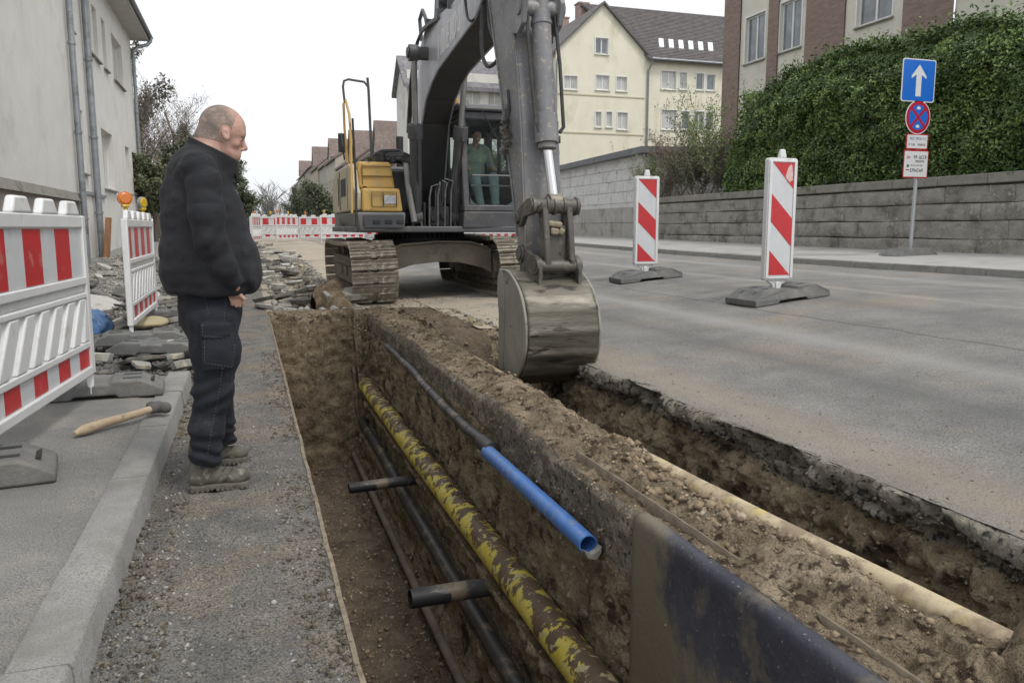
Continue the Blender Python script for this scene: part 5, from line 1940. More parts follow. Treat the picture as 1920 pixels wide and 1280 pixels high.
shoe_me = None
for (xa, xb, nm) in ((1.61, 2.33, "l"), (4.0, 4.72, "r")):
    xc = (xa + xb) / 2
    tr = bpy.data.objects.new("track", None)
    COL.objects.link(tr)
    tr.parent = ex
    Mtr = TM @ Matrix.Translation((xc, 14.7, 0))
    WORLD[tr.name] = Mtr
    tr.matrix_parent_inverse = Matrix.Identity(4)
    tr.matrix_basis = WORLD[ex.name].inverted() @ Mtr
    if shoe_me is None:
        b = MB()
        hw = .36
        b.box((-.20, 0, 0), (.32, pitch * .88, .020))
        b.box((.20, 0, 0), (.32, pitch * .88, .020))
        b.box((0, 0, -.006), (.09, pitch * .70, .014))
        for k, (o_, h_) in enumerate(((-.40, .042), (.02, .022), (.36, .030))):
            for sx in (-1, 1):
                b.box((sx * .20, o_ * pitch, .010 + h_ / 2), (.314, .014, h_))
            if k != 1:
                b.box((0, o_ * pitch, .002), (.10, .012, .030))
        # open centre with the chain bolts, link blocks below
        for sx in (-.085, .085):
            b.box((sx, 0, -.045), (.035, pitch * 1.02, .075))
        for sx in (-.11, .11):
            for sy_ in (-.18, .22):
                b.cyl((sx, sy_ * pitch, .01), (sx, sy_ * pitch, .03), .014, n=6)
        o = b.build("track_shoe", M_TRACK, None, smooth=False)
        shoe_me = o.data
        bpy.data.objects.remove(o)
    for k in range(NS):
        Yk, Zk, a = loop(k * pitch)
        s = bpy.data.objects.new("track_shoe", shoe_me)
        COL.objects.link(s)
        s.parent = tr
        s.location = (0, Yk - 14.7, Zk)
        s.rotation_euler = (-a + random.gauss(0, .012), 0, 0)
    # side frame
    mb = MB(Mtr)
    mb.prismx([(-1.35, .27), (1.35, .27), (1.5, .42), (1.4, .72), (-1.25, .72), (-1.5, .50)], -.22, .22)
    mb.build("track_frame", M_FRAMEC, tr, bevel=.02)
    mb = MB(Mtr)
    mb.span((-.27, -1.2, .60), (-.22, 1.2, .64))
    mb.span((-.25, -.5, .40), (-.22, -.1, .55)).span((-.25, .2, .40), (-.22, .6, .55))
    mb.build("frame_rib", M_FRAMEC, tr, bevel=.006)
    for (yy_, rr_, nme) in ((YA - 14.7, .38, "idler_wheel"), (YB - 14.7, .37, "sprocket")):
        mb = MB(Mtr)
        if nme == "sprocket":
            pts = []
            for k in range(42):
                w = 2 * PI * k / 42
                r2 = rr_ + (.03 if k % 2 else -.02)
                pts.append((yy_ + r2 * math.cos(w), ZC_ + r2 * math.sin(w)))
            mb.prismx(pts, -.05, .05)
            mb.cyl((-.2, yy_, ZC_), (.2, yy_, ZC_), .24, n=24)
        else:
            mb.cyl((-.09, yy_, ZC_), (.09, yy_, ZC_), rr_, n=32)
            mb.cyl((-.16, yy_, ZC_), (.16, yy_, ZC_), .13, n=20)
            mb.span((-.20, yy_ - .05, ZC_ - .1), (-.15, yy_ + .6, ZC_ + .1))
            mb.span((.15, yy_ - .05, ZC_ - .1), (.20, yy_ + .6, ZC_ + .1))
        mb.build(nme, M_FRAMEC, tr)
    for k in range(7):
        y_ = -1.25 + k * .42
        mb = MB(Mtr)
        mb.cyl((-.17, y_, .185), (.17, y_, .185), .085, n=16)
        mb.cyl((-.2, y_, .185), (.2, y_, .185), .045, n=12)
        mb.build("track_roller", M_FRAMEC, tr)
    for y_ in (-.55, .75):
        mb = MB(Mtr)
        mb.cyl((-.14, y_, .80), (.14, y_, .80), .065, n=16)
        mb.build("carrier_roller", M_FRAMEC, tr)

# ---- cross frame between the tracks
mb = MB(TM)
top = [(2.20, .80), (2.55, .90), (3.15, .925), (3.75, .90), (4.12, .80)]
bot = [(4.12, .36), (3.95, .47), (3.55, .575), (3.15, .60), (2.75, .575), (2.35, .47), (2.20, .40)]
poly = top + bot
mb.prism(poly, lambda a, b: (a, 13.35, b), lambda a, b: (a, 13.55, b))
for (y0, y1) in ((13.55, 14.3), (15.2, 15.9)):
    mb.prism([(2.2, .75), (3.15, .88), (4.12, .75), (4.12, .5), (3.15, .62), (2.2, .5)], lambda a, b: (a, y0, b), lambda a, b: (a, y1, b))
mb.build("cross_frame", M_FRAMEC, ex, bevel=.012)
mb = MB(TM)
mb.prism([(2.25, .795), (2.55, .90), (3.15, .93), (3.75, .90), (4.05, .80), (4.05, .83), (3.75, .93), (3.15, .96), (2.55, .93), (2.25, .825)], lambda a, b: (a, 13.28, b), lambda a, b: (a, 14.0, b))
mb.build("cross_frame_cover", M_FRAMEC, ex)
mb = MB(TM)
mb.cyl((3.15, 14.7, .80), (3.15, 14.7, 1.00), .86, n=48)
for k in range(56):
    w = 2 * PI * k / 56
    mb.box((3.15 + .80 * math.cos(w), 14.7 + .80 * math.sin(w), 1.04), (.05, .03, .08), rot=(0, 0, w))
mb.cyl((3.15, 14.7, 1.0), (3.15, 14.7, 1.14), .76, n=48)
mb.build("slewing_ring", M_BLACK, ex)

# ---- upper structure
ZD = 1.13
mb = MB()
mb.prism([(1.76, 13.0), (2.75, 12.95), (3.45, 12.95), (4.5, 12.9), (4.55, 16.6), (4.2, 17.2), (2.1, 17.2), (1.73, 16.6)], lambda a, b: (a, b, ZD), lambda a, b: (a, b, ZD + .10))
mb.build("deck", M_DGREY, ex, bevel=.02)
# grey skirt of the left side, tapering up to the rear
mb = MB()
mb.hexa([(1.80, 12.98, 1.15), (2.52, 12.98, 1.15), (2.52, 16.0, 1.15), (1.92, 16.0, 1.22)], [(1.75, 12.95, 1.45), (2.54, 12.95, 1.45), (2.54, 16.0, 1.47), (1.75, 16.0, 1.47)])
mb.build("skirt", M_CWT, ex, bevel=.03, seg=3)
mb = MB()
mb.span((1.86, 12.915, 1.20), (2.50, 12.945, 1.41))
mb.build("front_bumper", M_DGREY, ex, bevel=.01)
for k in range(3):
    mb = MB()
    x = 2.0 + k * .19
    mb.span((x, 12.905, 1.26), (x + .12, 12.93, 1.33))
    mb.build("bumper_slot", M_BLACK, ex, bevel=.012)
# yellow covers
mb = MB()
mb.hexa([(1.84, 12.97, 1.46), (2.50, 12.97, 1.46), (2.50, 13.75, 1.46), (1.84, 13.75, 1.46)], [(1.86, 13.02, 1.83), (2.46, 13.02, 1.83), (2.46, 13.75, 1.83), (1.86, 13.75, 1.83)])
box_ = mb.build("toolbox_cover", M_YELLOW, ex, bevel=.035, seg=3)
mb = MB()
mb.span((2.00, 12.955, 1.54), (2.40, 12.972, 1.545)).span((2.00, 12.955, 1.765), (2.40, 12.985, 1.77)).span((2.0, 12.955, 1.54), (2.005, 12.985, 1.77)).span((2.395, 12.955, 1.54), (2.40, 12.985, 1.77))
mb.span((2.18, 12.955, 1.54), (2.184, 12.985, 1.77))
mb.build("panel_groove", M_BLACK, box_, smooth=False)
mb = MB()
mb.span((2.20, 12.962, 1.585), (2.385, 12.982, 1.72))
mb.build("worn_sticker", mat("sticker", (.62, .60, .56), (.30, .33, .42), s=26, c3=(.60, .42, .30), s3=18, t3=(.55, .6), rough=.6), box_, smooth=False)
mb = MB()
mb.hexa([(1.84, 13.40, 1.84), (2.46, 13.40, 1.84), (2.46, 15.4, 1.84), (1.84, 15.4, 1.84)], [(1.86, 13.48, 2.28), (2.40, 13.48, 2.28), (2.42, 15.4, 2.28), (1.86, 15.4, 2.28)])
up_ = mb.build("engine_cover", M_YELLOW, ex, bevel=.04, seg=3)
mb = MB()
mb.span((1.93, 13.395, 2.04), (2.42, 13.43, 2.05)).span((1.93, 13.43, 2.20), (2.42, 13.455, 2.21)).span((1.92, 13.395, 1.9), (1.925, 13.45, 2.24))
mb.build("panel_groove", mat("groove_brown", (.16, .10, .04), rough=.7), up_, smooth=False)
mb = MB()
for k in range(6):
    mb.span((1.93, 13.38, 1.855 + .0 * k), (1.98, 13.40, 1.875))
    break
mb.build("latch", M_BLACK, up_)
# pale side door panels facing the trench side
mb = MB()
prof = [(13.05, 1.48), (13.05, 1.78), (13.25, 1.86), (13.45, 2.14), (13.75, 2.26), (15.7, 2.26), (16.3, 2.12), (16.45, 1.9), (16.45, 1.48)]
mb.prismx(prof, 1.74, 1.85)
mb.build("side_cover", M_PALEY, ex, bevel=.03, seg=3)
mb = MB()
for y_ in (13.95, 15.05, 15.15):
    mb.span((1.734, y_, 1.52), (1.742, y_ + .012, 2.2))
mb.span((1.732, 14.2, 1.75), (1.742, 14.9, 2.05)).span((1.73, 15.3, 1.6), (1.742, 15.35, 2.1))
mb.build("side_vents", M_BLACK, ex, smooth=False)
# counterweight and hood at the rear
mb = MB()
mb.prism([(1.72, 16.0), (4.55, 16.0), (4.55, 16.9), (4.1, 17.45), (3.15, 17.62), (2.2, 17.45), (1.72, 16.9)], lambda a, b: (a, b, 1.16), lambda a, b: (a, b, 2.15))
mb.build("counterweight", M_CWT, ex, bevel=.08, seg=3)
mb = MB()
mb.span((2.42, 14.2, 1.24), (3.45, 16.0, 2.20)).span((1.9, 15.2, 2.1), (4.4, 16.2, 2.34))
mb.build("engine_hood", M_DGREY, ex, bevel=.05, seg=3)
mb = MB()
mb.cyl((2.9, 15.8, 2.3), (2.9, 15.8, 2.95), .07)
mb.build("exhaust_stack", M_BLACK, ex)
# pipes and hoses over the deck left of the boom foot
for k in range(7):
    mb = MB()
    z_ = 2.30 + .055 * (k % 4)
    y_ = 13.75 + .12 * k
    xs0 = 2.12 + .05 * (k % 3)
    mb.tube([(xs0, y_ + .5, z_ - .04), (xs0 + .15, y_, z_ + .04), (xs0 + .40, y_ - .1, z_ + .05), (2.74, y_ - .05, z_ - .03), (2.80, y_, z_ - .3)], .032 + .008 * (k % 2), 10)
    mb.build("deck_hose", M_RUBBER, ex)
mb = MB()
mb.span((2.15, 14.0, 2.28), (2.4, 14.5, 2.42)).cyl((2.2, 13.7, 2.30), (2.2, 13.7, 2.44), .07).cyl((2.38, 13.62, 2.28), (2.38, 13.62, 2.38), .05)
mb.build("valve_block", M_BLACK, ex, bevel=.01)
mb = MB()
mb.tube([(2.62, 13.1, 1.3), (2.55, 13.15, 1.8), (2.58, 13.5, 2.2), (2.66, 14.0, 2.35)], .05, 10)
mb.build("grey_hose", M_CWT, ex)
# rails and mirror frame
def Up(px, py, Y):
    return U(px, py, Y=Y)
mb = MB()
mb.tube([Up(651, 305, 13.6), Up(646, 240, 13.6), Up(644, 195, 13.6), Up(648, 188, 13.6), Up(655, 215, 13.4), Up(658, 260, 13.3), Up(660, 400, 12.95)], .020, 8)
mb.build("handrail", M_YELLOW, ex)
mb = MB()
mb.tube([Up(646, 190, 13.6), Up(643, 163, 13.6), Up(645, 152, 13.6), Up(653, 149, 13.6), Up(683, 154, 13.6), Up(690, 163, 13.6)], .019, 8)
mb.build("mirror_bracket", M_DGREY, ex)
mb = MB()
mb.tube([Up(689, 146, 13.6), Up(691, 170, 13.6), Up(697, 296, 13.6)], .022, 8)
mb.build("mirror_post", M_DGREY, ex)
mb = MB()
mb.tube([Up(661, 222, 13.3), Up(665, 300, 13.3), Up(668, 360, 13.0), Up(668, 425, 12.9)], .018, 8)
mb.build("step_rail", M_BLACK, ex)
mb = MB()
for (a, b) in (((657, 250), (664, 300)), ((640, 250), (646, 300))):
    mb.tube([Up(a[0], a[1], 13.5), Up(a[0] + 3, (a[1] + b[1]) / 2, 13.3), Up(b[0], b[1], 13.4)], .014, 6)
mb.box(tuple(Up(640, 268, 13.6)), (.10, .05, .30))
mb.build("side_mirror", M_BLACK, ex, bevel=.01)

# ---- boom foot brackets and boom
def xc_(Y):
    return 2.60 + (Y - 6.8) * 0.0696
def pl(w):
    return (lambda y, z: (xc_(y) - w, y, z)), (lambda y, z: (xc_(y) + w, y, z))
for sx in (-.30, .27):
    mb = MB()
    mb.prism([(13.1, 1.2), (15.0, 1.2), (14.9, 1.75), (14.5, 1.95), (14.1, 1.8), (13.5, 1.5)], lambda y, z: (xc_(y) + sx, y, z), lambda y, z: (xc_(y) + sx + .04, y, z))
    mb.build("boom_bracket", M_DGREY, ex, bevel=.01)
boom_poly = [(14.75, 1.45), (14.3, 1.45), (13.95, 1.85), (13.62, 2.45), (13.35, 2.90), (12.85, 3.20), (12.2, 3.36), (11.6, 3.44), (10.4, 3.47), (9.0, 3.50), (8.55, 3.62), (7.9, 3.85), (7.45, 4.05),
             (7.35, 4.3), (7.6, 4.55), (8.6, 4.35), (9.4, 4.02), (10.5, 4.04), (12.2, 4.25), (12.9, 4.27), (13.4, 4.15), (13.75, 3.75), (14.15, 3.0), (14.5, 2.3), (14.85, 1.75)]
fa, fb = pl(.225)
mb = MB()
mb.prism(boom_poly, fa, fb)
# shade under the boom painted in as a darker second material, split by slot
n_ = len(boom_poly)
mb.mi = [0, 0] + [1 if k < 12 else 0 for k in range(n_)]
boom = mb.build("boom", [M_BOOM, mat("boom_underside_shade", (.035, .035, .037), (.05, .05, .05), s=3, rough=.75)], ex, smooth=False)
# weld flange edges along the boom side plates
mb = MB()
for off in (-.232, .232):
    lo = boom_poly[1:11]
    mb.tube([(xc_(y) + off, y, z) for (y, z) in lo], .014, 6)
mb.build("flange", M_BOOM, boom)
# lettering on the boom's side: unreadable blurred capitals, built as strokes
mb = MB()
yL = 11.35
letters = [[(0, 0, 0, 1)], [(0, 0, 0, 1), (0, 1, .5, 1), (.5, 0, .5, 1)], [(0, 0, 0, 1), (.5, 0, .5, 1)], [(0, 0, 0, 1), (0, 0, .5, 0), (0, .5, .4, .5), (0, 1, .5, 1)],
           [(0, 0, 0, 1), (0, 1, .5, 0), (.5, 0, .5, 1)], [(0, 0, 0, 1), (0, 1, .5, .8), (.5, .8, .5, .3), (.5, .3, .1, 0)], [(0, .5, .25, 1), (.5, 1, .5, 0), (.0, .2, .5, .1)], [(0, 0, .2, 1)]]
cur = 0.0
for L_ in letters:
    for (a, b, c, d) in L_:
        y0, y1 = 11.60 - (cur + a * .30), 11.60 - (cur + c * .30)
        z0_, z1_ = 3.585 + b * .31, 3.585 + d * .31
        tilt = .05
        p0 = Vector((xc_(y0) - .2262, y0 - tilt * b, z0_))
        p1 = Vector((xc_(y1) - .2262, y1 - tilt * d, z1_))
        dd = (p1 - p0).normalized()
        nn = Vector((0, dd.z, -dd.y)) * .024
        ox = Vector((-.004, 0, 0))
        mb.hexa([p0 - nn, p1 - nn, p1 + nn, p0 + nn], [p0 - nn + ox, p1 - nn + ox, p1 + nn + ox, p0 + nn + ox])
    cur += .25
mb.build("lettering", M_WHITEPAINT, boom, smooth=False)
# cylinder eye on the boom side
for sgn in (-1, 1):
    mb = MB()
    yb_, zb_ = 12.62, 3.86
    x0 = xc_(yb_) + sgn * .225
    mb.cyl((x0, yb_, zb_), (x0 + sgn * .16, yb_, zb_), .10, n=20)
    mb.cyl((x0 + sgn * .16, yb_, zb_), (x0 + sgn * .30, yb_, zb_), .125, n=24)
    mb.cyl((x0 + sgn * .30, yb_, zb_), (x0 + sgn * .33, yb_, zb_), .08, n=20)
    mb.build("boom_pin_boss", M_DGREY, boom, bevel=.006)
    # hoist cylinder
    x1 = x0 + sgn * .215
    top_ = Vector((x1 - (.0 if sgn < 0 else .06), yb_, zb_ - .06))
    bt2 = Vector((2.71 if sgn < 0 else 3.36, 13.35, 1.38))
    mid = bt2.lerp(top_, .60)
    hc = MB()
    hc.cyl(bt2, mid, .098, n=24)
    hc.cyl(mid - (mid - bt2).normalized() * .22, mid, .122, n=24)
    hc.cyl(bt2 - Vector((.09, 0, 0)), bt2 + Vector((.09, 0, 0)), .13, n=20)
    ho = hc.build("hoist_cylinder", M_DGREY, ex, bevel=.006)
    rc = MB()
    rc.cyl(mid, top_, .046, n=20)
    rc.build("piston_rod", mat("dull_rod", (.30, .30, .295), (.38, .375, .36), s=4, rough=.35, metal=.7), ho)
    tc_ = MB()
    tc_.tube([bt2 + Vector((sgn * -.02, -.11, .25)), bt2.lerp(mid, .5) + Vector((0, -.125, 0)), mid + Vector((0, -.13, -.25)), mid + Vector((0, -.06, -.12))], .018, 6)
    tc_.build("cylinder_line", M_RUBBER, ho)
# foot clutter between the two hoist cylinders: bent hydraulic lines and a valve
for k, (xa_, xb_) in enumerate(((2.86, 2.98), (3.0, 3.02), (3.12, 3.06), (3.22, 3.10))):
    mb = MB()
    zz = 1.45 + .03 * k
    mb.tube([(xa_, 13.05, 1.22), (xa_, 13.0, zz + .25), (xa_ + .03, 12.98, zz + .42), (xb_ + .02, 13.0, zz + .46), (xb_, 13.08, zz + .36), (xb_, 13.1, zz + .1), (xb_ - .03, 13.25, zz - .1)], .016, 8)
    mb.build("hydraulic_line", mat("line_steel", (.20, .20, .20), (.11, .11, .11), s=9, rough=.4, metal=.6), ex)
mb = MB()
mb.span((2.88, 13.15, 1.24), (3.22, 13.6, 1.55)).cyl((2.95, 13.1, 1.35), (2.95, 13.15, 1.35), .05).cyl((3.12, 13.1, 1.40), (3.12, 13.15, 1.40), .06)
mb.span((2.60, 13.2, 1.22), (2.64, 13.5, 1.62)).span((2.80, 13.2, 1.22), (2.84, 13.5, 1.62)).span((3.25, 13.2, 1.22), (3.29, 13.5, 1.62)).span((3.44, 13.2, 1.22), (3.48, 13.5, 1.62))
mb.build("cylinder_bracket", M_BLACK, ex, bevel=.012)
# hoses along the top of the boom
for k in range(4):
    pts = []
    for (px, py, Y) in ((764, 250, 13.7), (767, 190, 13.6), (771, 140, 13.5), (777, 98, 13.3), (785, 70, 13.0), (802, 51, 12.2), (831, 31, 11.3), (875, 0, 10.0), (905, -22, 9.4)):
        p = U(px - 1.5 * k, py - 4.2 * k + (1.5 * math.sin(Y * 3 + k)), Y=Y)
        pts.append(p + Vector((.03 * k, 0, 0)))
    Q_ = []
    for i in range(len(pts) - 1):
        for t in (0, .25, .5, .75):
            p0, p1, p2, p3 = pts[max(i - 1, 0)], pts[i], pts[i + 1], pts[min(i + 2, len(pts) - 1)]
            Q_.append(.5 * ((2 * p1) + (p2 - p0) * t + (2 * p0 - 5 * p1 + 4 * p2 - p3) * t * t + (3 * p1 - p0 - 3 * p2 + p3) * t ** 3))
    Q_.append(pts[-1])
    mb = MB()
    mb.tube(Q_, .019, 8)
    mb.build("boom_hose", M_RUBBER, boom)
mb = MB()
mb.tube([(xc_(13.3) - .2, 13.4, 4.22), (xc_(13.2) - .22, 13.4, 4.55), (xc_(13) - .22, 13.1, 4.62), (xc_(12.8) - .2, 12.9, 4.45), (xc_(12.8) - .2, 12.8, 4.3)], .03, 10)
mb.build("hose_guard", M_DGREY, boom)
mb = MB()
mb.tube([(xc_(14.1) - .25, 14.3, 2.6), (xc_(14.1) - .34, 13.9, 2.4), (xc_(14) - .38, 13.7, 2.1), (xc_(14) - .30, 13.6, 1.7), (2.6, 13.7, 1.5)], .035, 10)
mb.build("thick_hose", M_RUBBER, ex)
for (y, z) in ((12.6, 4.27), (11.5, 4.14), (10.6, 4.05), (9.7, 4.0)):
    mb = MB()
    mb.span((xc_(y) - .26, y - .02, z - .03), (xc_(y) - .05, y + .02, z + .10))
    mb.build("hose_clamp", M_DGREY, boom)
# stick cylinder riding above the boom
mb = MB()
a_, b_ = Vector((xc_(12.4), 12.4, 4.55)), Vector((xc_(9.6), 9.3, 4.75))
mb.cyl(a_, b_, .10, n=24)
mb.cyl(b_ - (b_ - a_).normalized() * .2, b_, .12, n=24)
mb.prism([(12.7, 4.2), (12.1, 4.2), (12.25, 4.66), (12.5, 4.7)], lambda y, z: (xc_(y) - .12, y, z), lambda y, z: (xc_(y) + .12, y, z))
sc_ = mb.build("stick_cylinder", M_DGREY, ex)
mb = MB()
mb.cyl(b_, (xc_(7.8), 7.9, 4.85), .05)
mb.build("piston_rod", M_CHROME, sc_)

# ---- stick
xs0, xs1 = 2.435, 2.80
stick_poly = [(8.55, 4.9), (8.35, 4.0), (8.02, 3.17), (7.83, 2.75), (7.56, 2.04), (7.36, 1.50), (7.24, 1.12), (7.20, .96), (7.13, .86), (7.03, .86), (6.98, .95), (7.00, 1.2), (7.05, 1.5), (7.12, 2.1), (7.22, 2.6), (7.36, 3.04), (7.50, 3.6), (7.55, 4.2), (7.7, 4.9)]
mb = MB()
mb.prismx(stick_poly, xs0, xs1)
stick = mb.build("stick", M_STICK, ex, bevel=.012)
mb = MB()
mb.tube([(xs0 - .006, y, z) for (y, z) in stick_poly[8:17]][::-1][:8], .010, 6)
mb.tube([(xs0 - .006, y, z) for (y, z) in stick_poly[1:7]], .010, 6)
mb.build("weld_seam", M_STICK, stick)
# boss and pivot fork at the stick's top
mb = MB()
mb.cyl((xs0 - .07, 7.55, 4.25), (xs1 + .07, 7.55, 4.25), .20, n=28)
mb.build("stick_pivot", M_DGREY, ex, bevel=.01)
mb = MB()
for xx in (xs0 - .015, xs1 - .03):
    mb.prismx([(7.5, 3.45), (7.1, 3.35), (7.02, 3.2), (7.08, 3.02), (7.22, 2.95), (7.42, 3.0)], xx, xx + .045)
mb.cyl((xs0 - .03, 7.16, 3.17), (xs1 + .05, 7.16, 3.17), .07, n=20)
mb.build("cylinder_bracket", M_STICK, stick, bevel=.006)
# ---- bucket cylinder in front of the stick
ct, cb_ = Vector((2.63, 7.16, 3.14)), Vector((2.63, 6.98, 1.96))
mb = MB()
mb.cyl(ct, cb_, .088, n=28)
mb.cyl(ct + Vector((0, 0, .12)), ct + (cb_ - ct) * .05, .075, n=24)
dd = (cb_ - ct).normalized()
mb.cyl(cb_ - dd * .26, cb_, .108, n=28)
mb.cyl(cb_, cb_ + dd * .05, .085, n=28)
mb.cyl(ct + (cb_ - ct) * .07, ct + (cb_ - ct) * .10, .098, n=28)
bc = mb.build("bucket_cylinder", M_STICK, ex, bevel=.004)
rb_ = Vector((2.63, 6.79, 1.44))
mb = MB()
mb.cyl(cb_ + dd * .04, rb_, .046, n=24)
mb.build("piston_rod", M_CHROME, bc)
mb = MB()
mb.cyl((2.57, 6.79, 1.42), (2.69, 6.79, 1.42), .085, n=24)
mb.build("rod_eye", M_LINK, bc, bevel=.004)
mb = MB()
mb.tube([ct + Vector((-.13, -.02, .1)), ct + Vector((-.15, -.06, -.15)), ct.lerp(cb_, .5) + Vector((-.135, -.03, 0)), cb_ + Vector((-.12, -.03, .2)), cb_ + Vector((-.09, -.03, .1))], .016, 8)
mb.tube([ct + Vector((.12, -.02, .05)), ct.lerp(cb_, .4) + Vector((.15, -.03, 0)), cb_ + Vector((.16, 0, .15)), cb_ + Vector((.12, 0, .1))], .018, 8)
mb.build("cylinder_line", M_RUBBER, bc)
# hoses at the right of the cylinder
for (pts, r_) in (([(1016, 55), (1025, 60), (1029, 90), (1027, 150), (1033, 200), (1041, 240), (1046, 290)], .018), ([(1021, 78), (1027, 110), (1032, 170), (1040, 215), (1043, 250)], .014),
                  ([(1010, 62), (1020, 62), (1031, 57), (1034, 66), (1034, 82)], .016)):
    mb = MB()
    mb.tube([U(a, b, Y=7.15) for a, b in pts], r_, 8)
    mb.build("arm_hose", M_RUBBER, stick)
mb = MB()
for (a, b) in ((1041, 235), (1045, 262), (1028, 75)):
    mb.box(tuple(U(a, b, Y=7.14)), (.05, .05, .07))
mb.build("hose_coupling", M_LINK, stick, bevel=.005)
# looping hoses between boom end and stick, left side
for (pts, r_) in (([(913, -20, 8.7), (908, 50, 8.6), (909, 100, 8.5), (918, 124, 8.3), (930, 122, 8.15), (942, 108, 8.0), (948, 100, 7.9), (953, 115, 7.8), (955, 160, 7.7), (957, 200, 7.6), (953, 260, 7.5)], .021),
                  ([(921, -20, 8.6), (922, 40, 8.4), (930, 70, 8.2), (940, 82, 8.0), (948, 70, 7.9), (955, 60, 7.8), (966, 52, 7.6)], .019),
                  ([(876, -10, 9.2), (880, 25, 9.2), (884, 38, 9.1), (893, 38, 9.0), (905, 15, 8.9), (908, -15, 8.8)], .016),
                  ([(952, 300, 7.4), (953, 250, 7.42), (960, 205, 7.45), (958, 170, 7.5)], .015)):
    mb = MB()
    P_ = [U(a, b, Y=y) for a, b, y in pts]
    P_ = [p + Vector((-.03, 0, 0)) for p in P_]
    # smooth the path
    Q_ = []
    for i in range(len(P_) - 1):
        for t in (0, .33, .66):
            p0, p1, p2, p3 = P_[max(i - 1, 0)], P_[i], P_[i + 1], P_[min(i + 2, len(P_) - 1)]
            Q_.append(.5 * ((2 * p1) + (p2 - p0) * t + (2 * p0 - 5 * p1 + 4 * p2 - p3) * t * t + (3 * p1 - p0 - 3 * p2 + p3) * t ** 3))
    Q_.append(P_[-1])
    mb.tube(Q_, r_, 8)
    mb.build("loop_hose", M_RUBBER, stick)
mb = MB()
for (a, b, y) in ((953, 228, 7.45), (955, 255, 7.42), (957, 270, 7.4), (950, 285, 7.4), (951, 245, 7.4), (960, 205, 7.5)):
    p = U(a, b, Y=y)
    mb.box((p.x - .03, p.y, p.z), (.05, .07, .06), rot=(.3, .2, .4))
    mb.cyl((p.x - .05, p.y - .03, p.z), (p.x - .05, p.y + .05, p.z + .03), .014, n=8)
mb.build("hose_fittings", M_LINK, stick)

# ---- bucket linkage
mb = MB()
mb.cyl((2.41, 6.76, 1.395), (2.85, 6.76, 1.395), .068, n=28)
for x in (2.40, 2.53, 2.60, 2.69, 2.815):
    mb.cyl((x, 6.76, 1.395), (x + .028, 6.76, 1.395), .080, n=28)
pin = mb.build("linkage_pin", M_LINK, ex, bevel=.004)
mb = MB()
mb.cyl((2.392, 6.76, 1.395), (2.402, 6.76, 1.395), .045, n=20)
mb.cyl((2.386, 6.76, 1.395), (2.394, 6.76, 1.395), .018, n=6)
mb.build("pin_cap", mat("pin_face", (.20, .185, .16), (.12, .11, .09), s=20, rough=.5, metal=.4), pin)
for x in (2.385, 2.81):
    mb = MB()
    mb.prismx([(7.15, 1.28), (7.09, 1.21), (7.0, 1.22), (6.92, 1.30), (6.73, 1.32), (6.69, 1.40), (6.74, 1.47), (6.84, 1.46), (7.02, 1.40), (7.13, 1.36)], x, x + .045)
    mb.cyl((x - .02, 7.08, 1.29), (x + .06, 7.08, 1.29), .055, n=20)
    mb.build("side_link", M_LINK, ex, bevel=.008)
# H link: two plates, web and lower pins
for x in (2.485, 2.715):
    mb = MB()
    mb.prismx([(6.81, 1.42), (6.70, 1.42), (6.655, 1.2), (6.60, .90), (6.62, .83), (6.72, .83), (6.76, .92), (6.80, 1.15)], x, x + .055)
    mb.build("h_link_plate", M_LINK, ex, bevel=.012)
mb = MB()
mb.span((2.54, 6.70, .88), (2.716, 6.74, 1.22))
mb.build("h_link_web", M_LINK, ex, bevel=.01)
mb = MB()
mb.box((2.60, 6.69, 1.235), (.13, .06, .05), rot=(.2, .1, .1))
mb.box((2.66, 6.685, 1.17), (.05, .05, .06), rot=(.3, .4, .1))
mb.box((2.595, 6.685, 1.17), (.085, .04, .06), rot=(.1, .1, .3))
mb.build("caked_dirt", mat("caked_clay", (.33, .28, .19), (.24, .20, .14), s=14, rough=.95, bump=.005, bs=40), ex, bevel=.015)
mb = MB()
mb.cyl((2.455, 6.66, .865), (2.80, 6.66, .865), .056, n=24)
mb.build("bucket_pin", M_LINK, ex, bevel=.003)
mb = MB()
mb.cyl((2.44, 6.80, .76), (2.80, 6.80, .76), .046, n=24)
mb.build("bucket_pin", M_LINK, ex, bevel=.003)
mb = MB()
mb.cyl((2.395, 7.07, .965), (2.84, 7.07, .965), .085, n=28)
mb.cyl((2.38, 7.07, .965), (2.395, 7.07, .965), .06, n=24)
mb.build("stick_end_pin", M_LINK, ex, bevel=.005)
for x in (2.415, 2.79):
    mb = MB()
    mb.prismx([(7.12, .78), (7.10, .97), (6.98, 1.02), (6.80, .97), (6.68, .955), (6.60, .90), (6.585, .80), (6.60, .68), (6.55, .56), (6.50, .48), (6.7, .55), (6.9, .72)], x, x + .035)
    mb.cyl((x - .012, 6.67, .865), (x + .045, 6.67, .865), .075, n=24)
    mb.cyl((x - .012, 6.79, .765), (x + .045, 6.79, .765), .068, n=24)
    mb.cyl((x - .02, 6.67, .865), (x - .01, 6.67, .865), .04, n=20)
    mb.cyl((x - .02, 6.79, .765), (x - .01, 6.79, .765), .036, n=20)
    mb.build("bucket_ear", M_LINK, ex, bevel=.006)

